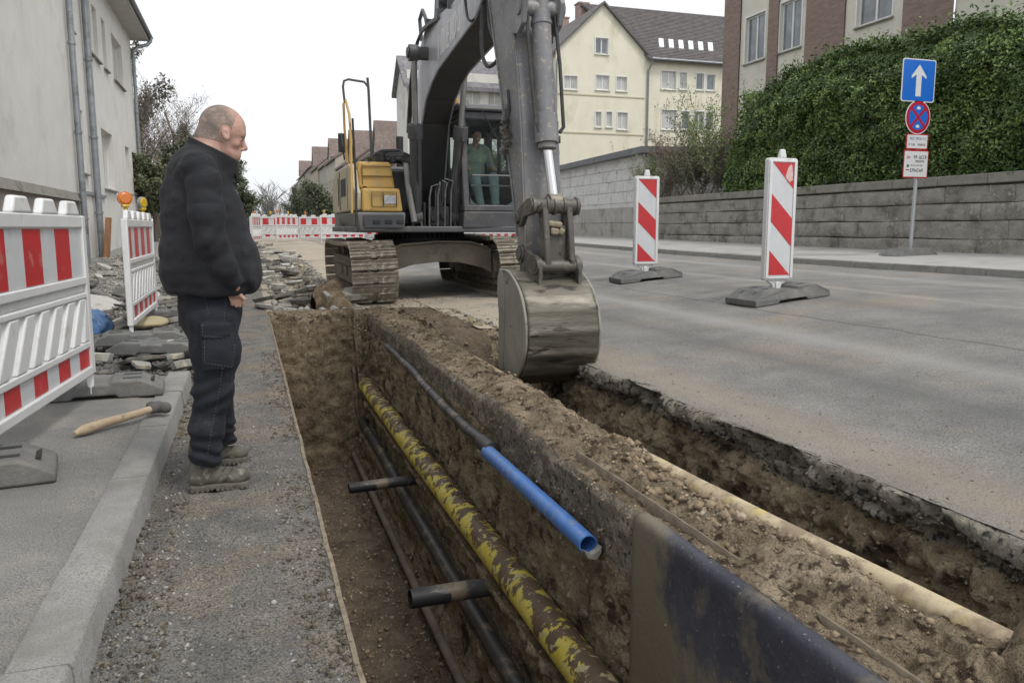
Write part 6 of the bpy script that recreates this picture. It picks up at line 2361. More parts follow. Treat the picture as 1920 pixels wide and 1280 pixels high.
# ---- bucket: a hollow curved shell with rolled side plates and teeth
bx0, bx1 = 2.245, 2.90
ctrl = [(7.12, .80), (6.98, .805), (6.84, .79), (6.70, .745), (6.56, .66), (6.46, .55), (6.40, .42), (6.385, .30), (6.40, .17), (6.46, .05), (6.57, -.07), (6.72, -.16), (6.90, -.20), (7.10, -.22), (7.30, -.21)]
def crv(t):
    t = t * (len(ctrl) - 1)
    i = min(int(t), len(ctrl) - 2)
    f = t - i
    p0, p1, p2, p3 = ctrl[max(i - 1, 0)], ctrl[i], ctrl[i + 1], ctrl[min(i + 2, len(ctrl) - 1)]
    return tuple(.5 * (2 * p1[k] + (p2[k] - p0[k]) * f + (2 * p0[k] - 5 * p1[k] + 4 * p2[k] - p3[k]) * f * f + (3 * p1[k] - p0[k] - 3 * p2[k] + p3[k]) * f ** 3) for k in (0, 1))
NT, NX = 90, 24
V = []
for i in range(NT + 1):
    y, z = crv(i / NT)
    for j in range(NX + 1):
        x = bx0 + (bx1 - bx0) * j / NX
        # slightly bulged ribs across: worn horizontal ridges on the lower back
        t = i / NT
        rib = .016 * max(0, math.sin((t - .36) * 58)) ** 1.5 * (1 if .36 < t < .86 else 0)
        cy, cz_ = 6.95, .3
        d = Vector((y - cy, z - cz_)).normalized()
        V.append((x, y + d.x * rib, z + d.y * rib))
o = np_mesh("bucket_shell", np.array(V), grid_faces(NT + 1, NX + 1), M_STEEL, parent=ex)
md = o.modifiers.new("thick", 'SOLIDIFY')
md.thickness = .025
md.offset = 0
bucket = o
# wear strips over the shell
for x in ():
    V = []
    for i in range(30, 86):
        y, z = crv(i / NT)
        d = Vector((y - 6.95, z - .3)).normalized() * .02
        V += [(x, y + d.x, z + d.y), (x + .06, y + d.x, z + d.y)]
    o = np_mesh("wear_strip", np.array(V), grid_faces(56, 2), M_STEEL, parent=bucket)
    md = o.modifiers.new("thick", 'SOLIDIFY')
    md.thickness = .012
side = [(7.15, .76), (7.10, .81), (6.98, .815), (6.84, .80)] + [crv(k / 20) for k in range(5, 17)] + [(6.75, -.11), (6.90, -.10), (7.10, -.10), (7.13, .0), (7.11, .3), (7.16, .6)]
for x in (bx0 - .016, bx1 - .008):
    mb = MB()
    mb.prismx(side, x, x + .024)
    mb.build("side_plate", M_STEEL2, bucket, bevel=.006)
# rim bead round the side plate, and the side cutter
for x in (bx0 - .018, bx1 + .012):
    mb = MB()
    mb.tube([(x, y, z) for y, z in [(7.05, .815), (6.95, .818), (6.84, .803)] + [crv(k / 40) for k in range(8, 33)]], .014, 8)
    mb.build("rim_bead", M_STEEL2, bucket)
    mb = MB()
    mb.prismx([(7.17, .76), (7.11, .83), (7.02, .80), (7.0, .5), (7.02, .1), (7.04, -.12), (7.14, -.12), (7.16, .1), (7.14, .4), (7.19, .62)], x - .012, x + .016)
    mb.build("side_cutter", M_STEEL2, bucket, bevel=.006)
for k in range(4):
    x = bx0 + .08 + k * .145
    mb = MB()
    mb.hexa([(x - .035, 7.26, -.25), (x + .035, 7.26, -.25), (x + .012, 7.46, -.215), (x - .012, 7.46, -.215)], [(x - .035, 7.26, -.17), (x + .035, 7.26, -.17), (x + .012, 7.46, -.20), (x - .012, 7.46, -.20)])
    mb.build("tooth", M_STEEL, bucket, bevel=.005)

# ---- cab
CX0, CX1, CY0, CY1, CZ0, CZ1 = 3.50, 4.46, 12.95, 14.75, 1.22, 3.20
cab = MB()
cab.hexa([(CX0 - .02, CY0 - .03, 1.20), (CX1, CY0 - .03, 1.20), (CX1, CY1, 1.20), (CX0 - .02, CY1, 1.20)], [(CX0, CY0 - .05, 1.47), (CX1, CY0 - .05, 1.47), (CX1, CY1, 1.47), (CX0, CY1, 1.47)])
cabo = cab.build("cab_base", M_DGREY, ex, bevel=.02)
mb = MB()
# pillars (front ones raked), rear ones, sills, top rails
mb.hexa([(CX0, CY0 - .03, 1.472), (CX0 + .11, CY0 - .03, 1.472), (CX0 + .11, CY0 + .09, 1.472), (CX0, CY0 + .09, 1.472)], [(CX0 - .05, CY0 + .05, 3.08), (CX0 + .06, CY0 + .05, 3.08), (CX0 + .06, CY0 + .17, 3.08), (CX0 - .05, CY0 + .17, 3.08)])
mb.hexa([(CX1 - .09, CY0 - .03, 1.472), (CX1, CY0 - .03, 1.472), (CX1, CY0 + .09, 1.472), (CX1 - .09, CY0 + .09, 1.472)], [(CX1 - .09, CY0 + .05, 3.08), (CX1, CY0 + .05, 3.08), (CX1, CY0 + .17, 3.08), (CX1 - .09, CY0 + .17, 3.08)])
mb.span((CX0 - .03, CY1 - .12, 1.472), (CX0 + .07, CY1, 3.08)).span((CX1 - .09, CY1 - .12, 1.472), (CX1, CY1, 3.08))
mb.span((CX0 - .0, CY0 - .035, 1.473), (CX1 - .0, CY0 + .05, 1.58))
mb.span((CX0 - .05, CY0 + .04, 2.96), (CX1, CY0 + .14, 3.09))
mb.span((CX0 - .04, CY0 + .1, 2.98), (CX0 + .04, CY1, 3.09)).span((CX1 - .06, CY0 + .1, 2.98), (CX1, CY1, 3.09))
mb.span((CX0, CY0, 1.473), (CX0 + .05, CY1, 1.60)).span((CX1 - .05, CY0, 1.473), (CX1, CY1, 1.60))
mb.span((CX0 - .02, 13.95, 1.5), (CX0 + .04, 14.03, 3.0)).span((CX1 - .05, 13.95, 1.5), (CX1, 14.03, 3.0))
mb.build("cab_frame", M_DGREY, ex, bevel=.02)
mb = MB()
mb.prism([(CY0 - .06, 3.09), (CY0 - .04, 3.17), (CY0 + .15, 3.225), (CY1 - .1, 3.225), (CY1 + .05, 3.15), (CY1 + .05, 3.09)], lambda y, z: (CX0 - .07, y, z), lambda y, z: (CX1 + .02, y, z))
mb.build("cab_roof", M_DGREY, ex, bevel=.03, seg=3)
mb = MB()
mb.span((CX0 - .05, CY0 - .065, 3.12), (CX1, CY0 - .05, 3.165))
mb.build("roof_trim", M_CWT, ex)
mb = MB()
mb.span((CX0 + .02, CY1 - .04, 1.47), (CX1 - .02, CY1 - .01, 2.05)).span((CX0 + .02, CY1 - .04, 2.85), (CX1 - .02, CY1 - .01, 3.08)).span((3.99, CY1 - .04, 2.0), (4.08, CY1 - .01, 2.9))
mb.span((CX0 + .03, CY0 + .02, 1.475), (CX1 - .03, CY1 - .04, 1.50))
mb.span((CX0 + .05, CY0 + .2, 3.04), (CX1 - .05, CY1 - .05, 3.085))
mb.build("cab_interior", M_BLACK, ex, bevel=.01)
# rounded lower corners of the windscreen frame
for (xa_, sg) in ((CX0 + .11, 1), (CX1 - .09, -1)):
    mb = MB()
    pts = [(0, 0), (.16 * sg, 0)] + [(sg * (.16 - .16 * math.sin(w)), .16 - .16 * math.cos(w)) for w in np.linspace(0, PI / 2, 7)][1:]
    mb.prism(pts, lambda a, b: (xa_ + a, CY0 - .03, 1.58 + b), lambda a, b: (xa_ + a, CY0 + .03, 1.58 + b))
    mb.build("frame_corner", M_DGREY, ex, smooth=False)
def quad(nm, pts, m, par):
    mb = MB()
    mb.add(pts, [(0, 1, 2, 3)])
    return mb.build(nm, m, par, smooth=False)
quad("windscreen", [(CX0 + .08, CY0 + .0, 2.06), (CX1 - .05, CY0 + .0, 2.06), (CX1 - .05, CY0 + .07, 3.0), (CX0 + .04, CY0 + .07, 3.0)], M_CABGLASS, ex)
quad("lower_windscreen", [(CX0 + .08, CY0 - .01, 1.55), (CX1 - .05, CY0 - .01, 1.55), (CX1 - .05, CY0 + .0, 2.05), (CX0 + .08, CY0 + .0, 2.05)], M_CABGLASS, ex)
for (a, b) in ((13.0, 13.97), (14.02, 14.66)):
    quad("side_window", [(CX0 + .02, a, 1.6), (CX0 + .02, b, 1.6), (CX0 - .0, b, 2.99), (CX0 - .0, a + .05, 2.99)], M_CABGLASS, ex)
    quad("door_window", [(CX1 - .02, a, 1.6), (CX1 - .02, b, 1.6), (CX1 - .02, b, 2.99), (CX1 - .02, a + .05, 2.99)], M_CABGLASS, ex)
quad("rear_window", [(CX0 + .06, CY1 - .02, 2.25), (3.95, CY1 - .02, 2.25), (3.95, CY1 - .02, 2.86), (CX0 + .06, CY1 - .02, 2.86)], M_CABGLASS, ex)
quad("rear_window", [(4.12, CY1 - .02, 2.25), (CX1 - .06, CY1 - .02, 2.25), (CX1 - .06, CY1 - .02, 2.86), (4.12, CY1 - .02, 2.86)], M_CABGLASS, ex)
mb = MB()
mb.tube([(CX0 + .14, CY0 - .04, 2.06), (CX1 - .1, CY0 - .04, 2.06)], .012, 6)
mb.tube([(CX0 + .16, CY0 + .1, 1.90), (CX1 - .1, CY0 + .1, 1.90)], .014, 6)
mb.build("grab_bar", M_CWT, ex)
mb = MB()
mb.tube([(CX0 + .3, CY0 - .06, 3.1), (CX0 + .55, CY0 - .03, 2.7), (CX0 + .8, CY0 - .02, 2.45)], .008, 6)
mb.build("wiper", M_BLACK, ex)
for (x, y, z, r_) in ((CX0 + .02, CY0 - .02, 3.19, .055), (CX0 - .12, CY0 + .3, 3.20, .05)):
    mb = MB()
    mb.cyl((x, y - .09, z), (x, y + .03, z), r_, r_ * .7, n=16)
    mb.build("work_lamp", M_CWT, ex, bevel=.004)
mb = MB()
mb.cyl((CX0 - .02, CY0 + .35, 3.22), (CX0 - .02, CY0 + .35, 3.30), .05, n=16)
mb.cyl((CX0 - .02, CY0 + .35, 3.30), (CX0 - .02, CY0 + .35, 3.38), .035, .02, n=16)
mb.build("beacon_lamp", mat("amber_dusty", (.55, .33, .08), (.45, .30, .12), s=20, rough=.4), ex)
mb = MB()
mb.prism([(13.6, 3.225), (14.7, 3.225), (14.6, 3.28), (13.75, 3.28)], lambda y, z: (CX0 - .05, y, z), lambda y, z: (CX0 + .35, y, z))
mb.build("roof_hatch", M_YELLOW, ex, bevel=.02)
# seat and consoles
mb = MB()
mb.span((3.72, 13.75, 1.72), (4.24, 14.25, 1.86)).hexa([(3.74, 14.2, 1.86), (4.22, 14.2, 1.86), (4.22, 14.34, 1.86), (3.74, 14.34, 1.86)], [(3.80, 14.36, 2.62), (4.16, 14.36, 2.62), (4.16, 14.46, 2.62), (3.80, 14.46, 2.62)])
mb.span((3.80, 13.85, 1.5), (4.16, 14.2, 1.72))
mb.build("seat", M_BLACK, ex, bevel=.04, seg=3)
for x in (3.62, 4.24):
    mb = MB()
    mb.span((x, 13.55, 1.72), (x + .12, 14.2, 2.02))
    mb.cyl((x + .06, 13.60, 2.02), (x + .06, 13.58, 2.16), .014, n=8)
    mb.cyl((x + .06, 13.58, 2.14), (x + .06, 13.575, 2.22), .024, n=10)
    mb.build("control_console", M_BLACK, ex, bevel=.015)

# the deck with its covers, the cab and the tracks stand a hand's breadth further left on the slewing ring
for ch in list(ex.children):
    st_ = ch.name.split(".")[0]
    if st_ in ("track", "cross_frame", "cross_frame_cover", "slewing_ring", "deck", "skirt", "front_bumper", "bumper_slot", "toolbox_cover", "engine_cover", "side_cover", "side_vents", "latch",
               "cab_base", "cab_frame", "cab_roof", "roof_trim", "cab_interior", "frame_corner", "windscreen", "lower_windscreen", "side_window", "door_window", "rear_window",
               "grab_bar", "wiper", "work_lamp", "beacon_lamp", "roof_hatch", "seat", "control_console"):
        ch.location.x -= .085

# ================================================================== PEOPLE
M_SKIN = mat("skin", (0.40, 0.235, 0.175), (0.46, 0.28, 0.215), s=26, c3=(0.42, 0.19, 0.15), s3=34, t3=(.52, .78), rough=.52, bump=.0008, bs=240, b2=.0025, bs2=38)
M_HAIR = mat("buzzed_grey_hair", (0.150, 0.116, 0.096), (0.215, 0.172, 0.145), s=90, c3=(.35, .26, .21), s3=18, t3=(.50, .68), rough=.85, bump=.0012, bs=420)
M_JACKET = mat("black_fleece", (0.0105, 0.011, 0.0135), (0.016, 0.0165, 0.020), s=9, c3=(0.03, 0.03, 0.034), s3=5, t3=(.56, .76), rough=.82, bump=.0012, bs=260, b2=.004, bs2=14, spec=.35)
M_TROUS = mat("dark_work_cloth", (0.0125, 0.014, 0.0185), (0.019, 0.021, 0.027), s=7, c3=(0.055, 0.055, 0.058), s3=6, t3=(.57, .76), rough=.88, bump=.0010, bs=300, b2=.005, bs2=16, spec=.3)
M_SEAM2 = mat("pale_stitching", (.14, .14, .145), (.06, .065, .07), s=40, rough=.9)
M_BOOT = mat("dusty_boot_leather", (0.070, 0.064, 0.050), (0.125, 0.115, 0.09), s=12, c3=(0.055, 0.05, 0.042), s3=9, t3=(.52, .66), c4=(.21, .19, .15), s4=30, t4=(.58, .68), rough=.75, bump=.002, bs=80)
M_SOLE = mat("boot_sole", (0.09, 0.082, 0.066), (0.135, 0.122, 0.098), s=14, c3=(.06, .055, .045), s3=14, rough=.85, bump=.002, bs=60)

Y0 = 3.90
RS = .91

for m_ in (M_JACKET, M_TROUS):
    b_s = m_.node_tree.nodes["Principled BSDF"]
    b_s.inputs["Sheen Weight"].default_value = .03 if m_ is M_JACKET else .02
    b_s.inputs["Sheen Roughness"].default_value = .45


def q3(px, py, dy=0.0):
    p = U(px, py, Y=Y0 + dy)
    return np.array([p.x, p.y, p.z])


def plane(P, p, n):
    n = np.array(n, float)
    n /= np.linalg.norm(n)
    return (P - np.array(p)) @ n


def chain(P, pts, rs, k=.03, sy=1.0, d=None):
    for i in range(len(pts) - 1):
        e = d_cap(P, pts[i], pts[i + 1], rs[i], rs[i + 1], sy)
        d = e if d is None else smin(d, e, k)
    return d


def man_head(P):
    d = d_ell(P, q3(415, 236), (.103, .080, .098), .30)
    d = smin(d, d_ell(P, q3(436, 243), (.056, .064, .064)), .035)           # forehead
    d = smin(d, d_cap(P, q3(428, 254), q3(430, 279), .062, .048), .03)       # face
    d = smin(d, d_cap(P, q3(404, 272), q3(434, 291), .052, .038, 1.15), .03)  # jaw
    d = smin(d, d_ell(P, q3(440, 294), (.021, .026, .018)), .02)              # chin
    d = smin(d, d_cap(P, q3(453, 252, -.028), q3(453, 252, .028), .013, .013), .016)   # brow ridge
    d = smin(d, d_cap(P, q3(452, 258), q3(459, 278), .009, .0145), .010)      # nose
    for s_ in (-1, 1):
        d = smin(d, d_ell(P, q3(454, 281, s_ * .012), (.011, .008, .008)), .006)     # nostril wings
        d = smin(d, d_ell(P, q3(441, 270, s_ * .038), (.020, .018, .016)), .02)        # cheek
        sock = d_ell(P, q3(454.5, 262.5, s_ * .032), (.012, .015, .008))
        d = -smin(-d, sock, .008)
        d = smin(d, d_ell(P, q3(450.0, 262.5, s_ * .032), (.0115, .013, .0075)), .004)  # lids
    d = smin(d, d_cap(P, q3(450.5, 287.5, -.014), q3(450.5, 287.5, .014), .0065, .0065), .006)
    d = smin(d, d_cap(P, q3(448.5, 292, -.012), q3(448.5, 292, .012), .0065, .0065), .006)
    mouth = d_cap(P, q3(453, 289.8, -.02), q3(453, 289.8, .02), .0028, .0028)
    d = -smin(-d, mouth, .004)
    # neck with a roll at the back
    d = smin(d, d_cap(P, q3(390, 262), q3(383, 305), .066, .075), .03)
    d = smin(d, d_cap(P, q3(380, 258, -.03), q3(380, 258, .03), .022, .022), .02)
    for s_ in (-1, 1):
        e = d_ell(P, q3(423.5, 252.5, s_ * .080), (.0185, .011, .031), -.25)
        c_ = d_ell(P, q3(425, 250.5, s_ * .091), (.0105, .009, .019), -.25)
        e = -smin(-e, c_, .004)
        d = smin(d, e, .005)
    return d


def man_body(P):
    d = man_head(P)
    # trunk and limbs inside the clothes
    d = smin(d, chain(P, [q3(383, 305), q3(390, 430), q3(392, 560)], [.09, .13, .13], .05, 1.1), .04)
    for s_ in (-1, 1):
        if s_ < 0:
            arm = [q3(384, 340, -.17), q3(396, 440, -.21), q3(436, 532, -.165), q3(440, 547, -.130)]
        else:
            arm = [q3(384, 340, .17), q3(396, 440, .21), q3(436, 525, .16), q3(440, 547, .13)]
        d = smin(d, chain(P, arm, [.055, .048, .030, .033], .02), .03)
        # fingers slipping into the pocket, thumb outside along the seam
        h0 = q3(440, 548, s_ * .128)
        for f in range(4):
            o = np.array([.020 * (f - 1.5) * .8, s_ * .004, 0])
            d = smin(d, d_cap(P, h0 + o, h0 + o + np.array([.012, -s_ * .01, -.055 - .008 * (1.5 - abs(f - 1.5))]), .0095, .008), .006)
        d = smin(d, d_cap(P, h0 + np.array([.012, s_ * .012, .0]), h0 + np.array([.040, s_ * .016, -.030]), .0115, .009), .006)
    for s_ in (-1, 1):
        lg = [q3(394, 590, s_ * .09), q3(400, 725, s_ * .10)]
        an = q3(383, 850, -.09) if s_ < 0 else np.array(tuple(U(421, 832, Y=4.27)))
        lg += [an]
        d = smin(d, chain(P, lg, [.085, .060, .045], .03), .04)
    return d


man = None
G0 = U(412, 912, z=0.0)
lo = np.array([-.58, 3.55, .12])
hi = np.array([.16, 4.40, 1.86])
man = body("person", lo, hi, .0046, lambda P: man_body(P.astype(np.float32)), M_SKIN, origin=(G0.x, 3.95, 0),
           label="stocky grey haired man in black fleece and dark cargo trousers standing at the trench edge", cat="person")


def folds(P, amp=.004):
    w = fbm(P * np.array([1.0, 1.0, 1.9]), 8.5, 2)
    v = fbm(P * np.array([2.2, 2.2, .55]) + 4, 5.5, 2)
    u = fbm(P * np.array([1.6, 1.6, 2.6]) + 9, 9.0, 2)
    return amp * (1.0 * w + 1.3 * v + .25 * u)


def jacket(P):
    d = chain(P, [q3(374, 322), q3(381, 400), q3(389, 470), q3(393, 512), q3(391, 540)], [.135, .182, .205, .212, .192], .06, 1.08)
    d = smin(d, d_cap(P, q3(372, 316, -.15), q3(372, 316, .15), .082, .082), .05)
    d = smin(d, d_ell(P, q3(354, 360), (.115, .16, .15), .2), .05)            # rounded upper back
    d = smin(d, d_ell(P, q3(452, 500), (.09, .15, .12)), .05)               # belly
    # pouch of the front pocket over the hem
    d = smin(d, d_ell(P, q3(471, 520, -.05), (.036, .12, .07)), .03)
    cut = plane(P, q3(390, 549), (-.04, 0, -1))
    d = -smin(-d, -cut, .012)
    rr = plane(P, q3(390, 541), (-.04, 0, -1))
    d = d - .004 * np.exp(-(rr / .018) ** 2)                                 # hem cord bulge
    for s_ in (-1, 1):
        ar = [q3(384, 344, s_ * .185), q3(389, 400, s_ * .215), q3(395, 446, s_ * .225), q3(421, 500, s_ * .215), q3(440, 531, s_ * .175)]
        a = chain(P, ar, [.080, .074, .070, .055, .045], .03)
        # elbow creases
        el = ar[2]
        rr_ = np.linalg.norm(P - el, axis=-1)
        a = a + .003 * np.sin((P[..., 2] * .8 - P[..., 0] * .6) * 95 + 4 * fbm(P, 6, 2)) * np.exp(-(rr_ / .10) ** 2)
        c_ = plane(P, q3(444, 540, s_ * .17), (.62, 0, -.80))
        a = -smin(-a, -c_, .006)
        a = a + .002 * np.sin(P[..., 2] * 60 + 3 * fbm(P, 5, 2)) * sst((1.02 - P[..., 2]) / .15)
        d = smin(d, a, .014)
        # armhole seam
    sh = np.abs(np.linalg.norm((P - q3(383, 352, -.12)) * np.array([1, .8, 1]), axis=-1) - .145)
    d = d + .0035 * np.exp(-(sh / .006) ** 2) * (P[..., 1] < Y0 - .1) * (P[..., 2] > 1.30)
    # standing collar
    A, B = q3(394, 340), q3(402, 258)
    outer = d_cap(P, A, B, .130, .122, .78)
    inner = d_cap(P, A, B, .117, .109, .76)
    col_ = np.maximum(outer, -inner)
    tp = plane(P, (q3(352, 254) + q3(448, 304)) / 2, (math.sin(.48), 0, math.cos(.48)))
    col_ = np.maximum(col_, tp)
    col_ = np.maximum(col_, -plane(P, q3(390, 345), (0, 0, 1)))
    hole_ = np.maximum(inner, -plane(P, q3(393, 318), (.30, 0, 1)))
    d = np.maximum(d, -hole_)
    d = smin(d, col_, .008)
    return d + folds(P, .0075) * (1 - .6 * sst((P[..., 2] - 1.45) / .08))


jk = body("jacket", (-.50, 3.44, .84), (.20, 4.36, 1.68), .0062, jacket, M_JACKET, parent=man)


def trousers(P):
    d = chain(P, [q3(394, 536), q3(394, 590)], [.162, .150], .04, 1.0)
    for s_ in (-1, 1):
        if s_ < 0:
            lg = [q3(397, 596, -.085), q3(404, 660, -.095), q3(399, 735, -.10), q3(388, 800, -.09), q3(384, 864, -.085)]
        else:
            lg = [q3(397, 596, .085), q3(404, 660, .10), q3(403, 735, .14), q3(407, 790, .22), np.array(tuple(U(416, 824, Y=4.26)))]
        l_ = chain(P, lg, [.122, .113, .087, .077, .076], .04)
        # sag folds above the boots
        z0 = lg[-1][2]
        am = .0065 * np.exp(-((P[..., 2] - z0 - .05) / .09) ** 2)
        l_ = l_ + am * np.sin((P[..., 2] + .25 * P[..., 0]) * 105 + 3.0 * fbm(P, 7, 2))
        kn = .005 * np.exp(-((P[..., 2] - lg[2][2]) / .10) ** 2)
        l_ = l_ + kn * np.sin((P[..., 2] - .5 * P[..., 0]) * 80 + 3 * fbm(P, 5, 2))
        c_ = plane(P, lg[-1] + np.array([0, 0, -.012]), (-.12, 0, -1))
        l_ = -smin(-l_, -c_, .006)
        d = smin(d, l_, .035)
    cut = plane(P, q3(394, 534), (0, 0, 1))
    d = np.maximum(d, cut)
    # cargo pocket with flap on the near thigh
    pc = q3(417, 650, -.205)
    Q = np.abs(P - pc) - np.array([.078, .020, .098])
    bx = np.linalg.norm(np.maximum(Q, 0), axis=-1) + np.minimum(Q.max(-1), 0) - .008
    fc = q3(417, 621, -.212)
    Q = np.abs(P - fc) - np.array([.084, .020, .024])
    fx = np.linalg.norm(np.maximum(Q, 0), axis=-1) + np.minimum(Q.max(-1), 0) - .006
    near_leg = chain(P, [q3(397, 596, -.085), q3(404, 660, -.095), q3(399, 735, -.10)], [.128, .120, .093], .04)
    bx = np.maximum(bx, near_leg - .014)
    fx = np.maximum(fx, near_leg - .020)
    d = smin(smin(d, bx, .004), fx, .003)
    return d + folds(P, .006)


tr_ = body("trousers", (-.44, 3.56, .085), (.14, 4.46, .98), .0064, trousers, M_TROUS, parent=man)
# pale stitch lines on the near leg: short runs of thread lying on the cloth
def near_leg_sdf(P):
    return trousers(P)
def stitch(name, pixels, parent, r=.0014, y_from=3.40, fn=None, step=.011, gap=.45, m=None):
    mb = MB()
    path = []
    for (a, b) in zip(pixels[:-1], pixels[1:]):
        for t in np.linspace(0, 1, max(2, int(math.hypot(a[0] - b[0], a[1] - b[1]) / 3)), endpoint=False):
            path.append((a[0] + (b[0] - a[0]) * t, a[1] + (b[1] - a[1]) * t))
    ys = np.linspace(3.50, 4.05, 110)
    ray = np.stack([np.stack([np.array(tuple(U(px, py, Y=y))) for y in ys]) for (px, py) in path])
    dv = (fn or trousers)(ray)
    pts = []
    for i in range(len(path)):
        ins = np.nonzero(dv[i] < 0)[0]
        if len(ins):
            j = max(ins[0], 1)
            pts.append(Vector(ray[i, j - 1]))
        else:
            pts.append(None)
    for i in range(len(pts) - 1):
        if pts[i] is not None and pts[i + 1] is not None and i % 2 == 0 and (pts[i] - pts[i + 1]).length < .05:
            mb.tube([pts[i], pts[i].lerp(pts[i + 1], .8)], r, 4)
    if mb.v:
        mb.build(name, m or M_SEAM2, parent, smooth=False)


stitch("stitching", [(383, 556), (391, 585), (388, 600)], tr_)
stitch("stitching", [(424, 560), (421, 585), (420, 606)], tr_)
stitch("stitching", [(417, 690), (412, 730), (402, 780), (393, 830), (388, 856)], tr_)
stitch("stitching", [(384, 632), (383, 680), (436, 688), (441, 640)], tr_)
stitch("stitching", [(379, 609), (380, 630), (452, 634), (453, 614)], tr_)
# pocket slit and chest seam on the fleece
stitch("pocket_slit", [(449, 452), (453, 468), (460, 485)], jk, r=.003, fn=jacket, m=mat("zip_black", (.006, .006, .007), rough=.5))
stitch("shoulder_seam", [(355, 330), (368, 318), (385, 313), (402, 318), (413, 330)], jk, r=.0016, fn=jacket, m=mat("fleece_seam", (.035, .035, .04), rough=.8))
stitch("back_seam", [(352, 285), (372, 292), (388, 303)], jk, r=.0014, fn=jacket, m=mat("fleece_seam", (.035, .035, .04), rough=.8))
stitch("chest_emblem", [(442, 357), (445, 362), (448, 366)], jk, r=.0022, fn=jacket, m=mat("thread_grey", (.35, .35, .35), rough=.8))


def boot_fn(hx_, tx_, y0, sole_z=0.0, dark=False):
    def f(P):
        d = d_cap(P, (hx_ + .048, y0, .060), (hx_ + .058, y0, .125), .046, .047, .85)
        d = smin(d, d_cap(P, (hx_ + .06, y0, .066), (tx_ - .055, y0, .052), .046, .036, 1.0), .03)
        d = smin(d, d_ell(P, (tx_ - .062, y0, .054), (.062, .049, .036)), .02)
        d = smin(d, d_cap(P, (hx_ + .055, y0, .115), (hx_ + .145, y0, .072), .034, .022), .025)
        d = -smin(-d, -plane(P, (0, 0, .026), (0, 0, -1)), .004)
        # collar of the boot, eyelet facings and creases
        d = np.maximum(d, plane(P, (hx_ + .05, y0, .162), (.15, 0, 1)))
        d = d - .0035 * np.exp(-((P[..., 2] - .150) / .010) ** 2)
        d = d + .0022 * np.sin((P[..., 0] * .8 - P[..., 2]) * 190) * np.exp(-(((P[..., 0] - hx_ - .17) / .035) ** 2))
        return d + .0012 * fbm(P, 30, 2)
    return f


def sole_fn(hx_, tx_, y0):
    # low cleated sole
    def f(P):
        x = (P[..., 0] - hx_) / (tx_ - hx_)
        wid = np.interp(x, [0, .1, .3, .45, .72, .9, 1.0], [.030, .041, .039, .037, .051, .044, .020])
        Q = np.stack([np.abs(P[..., 0] - (hx_ + tx_) / 2) - (tx_ - hx_) / 2 + .02, np.abs(P[..., 1] - y0) - wid + .008, np.abs(P[..., 2] - .018) - .010], -1)
        d = np.linalg.norm(np.maximum(Q, 0), axis=-1) + np.minimum(Q.max(-1), 0) - .008
        arch = d_cap(P, (hx_ + .115, y0 - .08, -.004), (hx_ + .115, y0 + .08, -.004), .017, .017)
        d = np.maximum(d, -arch)
        tread = .003 * np.sign(np.sin(P[..., 0] * 290)) * (P[..., 2] < .012)
        return d + tread
    return f


for (hp, tp_, yb, Yf) in ((350, 473, 3.83, None), (402, 468, 4.25, None)):
    if hp == 350:
        hx1, tx1 = U(350, 905, Y=3.83).x, U(473, 900, Y=3.83).x
    else:
        tx1 = U(469, 860, Y=4.25).x
        hx1 = tx1 - .30
    b = body("boot", (hx1 - .02, yb - .075, .0), (tx1 + .02, yb + .075, .20), .0045, boot_fn(hx1, tx1, yb), M_BOOT, parent=man)
    body("sole", (hx1 - .02, yb - .075, -.012), (tx1 + .02, yb + .075, .05), .0042, sole_fn(hx1, tx1, yb), M_SOLE, parent=b)
    mb = MB()
    for k in range(4):
        xk = hx1 + .105 + .022 * k
        zk = .148 - .013 * k
        mb.tube([(xk - .01, yb - .036, zk - .012), (xk, yb - .014, zk + .006 + .002), (xk + .006, yb + .014, zk + .006), (xk, yb + .036, zk - .012)], .0022, 5)
    mb.build("lace", M_BLACK, b)


def hair(P):
    d = man_head(P) - .0009
    # behind the forehead line, above the nape, clear of ear and cheek
    r1 = plane(P, q3(462, 226), (1, 0, .45))
    r2 = plane(P, q3(376, 262), (-.18, 0, -1))
    r3 = plane(P, q3(434, 246), (1, 0, -.45))
    reg = np.maximum(r1, np.maximum(r2, r3)) + .006 * fbm(P, 22, 2)
    reg = np.maximum(reg, -(np.linalg.norm((P - q3(424, 254, 0)) * np.array([1, 0, .72]), axis=-1) - .026))
    return np.maximum(d, reg + .003 * fbm(P, 60, 2))


body("hair", (-.30, 3.74, 1.48), (.05, 4.08, 1.82), .0038, hair, M_HAIR, parent=man)
for s_ in (-1, 1):
    p = q3(450.6, 263.0, s_ * .033)
    mb = MB()
    mb.tube([Vector(p) + Vector((.0095, s_ * .004, .0)), Vector(p) + Vector((.0085, s_ * .0095, .0))], .0026, 6)
    mb.build("eye", M_BLACK, man)

RS = 1.0
# the close-cropped hair thins out towards brow and temple, where the scalp shows through
nt_ = M_HAIR.node_tree
bs_ = nt_.nodes["Principled BSDF"]
src_ = bs_.inputs["Base Color"].links[0].from_socket
tc_ = nt_.nodes.new("ShaderNodeTexCoord")
dp_ = nt_.nodes.new("ShaderNodeVectorMath")
dp_.operation = 'DOT_PRODUCT'
dp_.inputs[1].default_value = (1, 0, .45)
nt_.links.new(tc_.outputs["Object"], dp_.inputs[0])
def along(px, py):
    p_ = q3(px, py) - np.array([G0.x, 3.95, 0])
    return float(p_[0] + .45 * p_[2])
mr_ = nt_.nodes.new("ShaderNodeMapRange")
mr_.inputs["From Min"].default_value = along(424, 222)
mr_.inputs["From Max"].default_value = along(452, 222)
nt_.links.new(dp_.outputs["Value"], mr_.inputs["Value"])
mx_ = nt_.nodes.new("ShaderNodeMix")
mx_.data_type = 'RGBA'
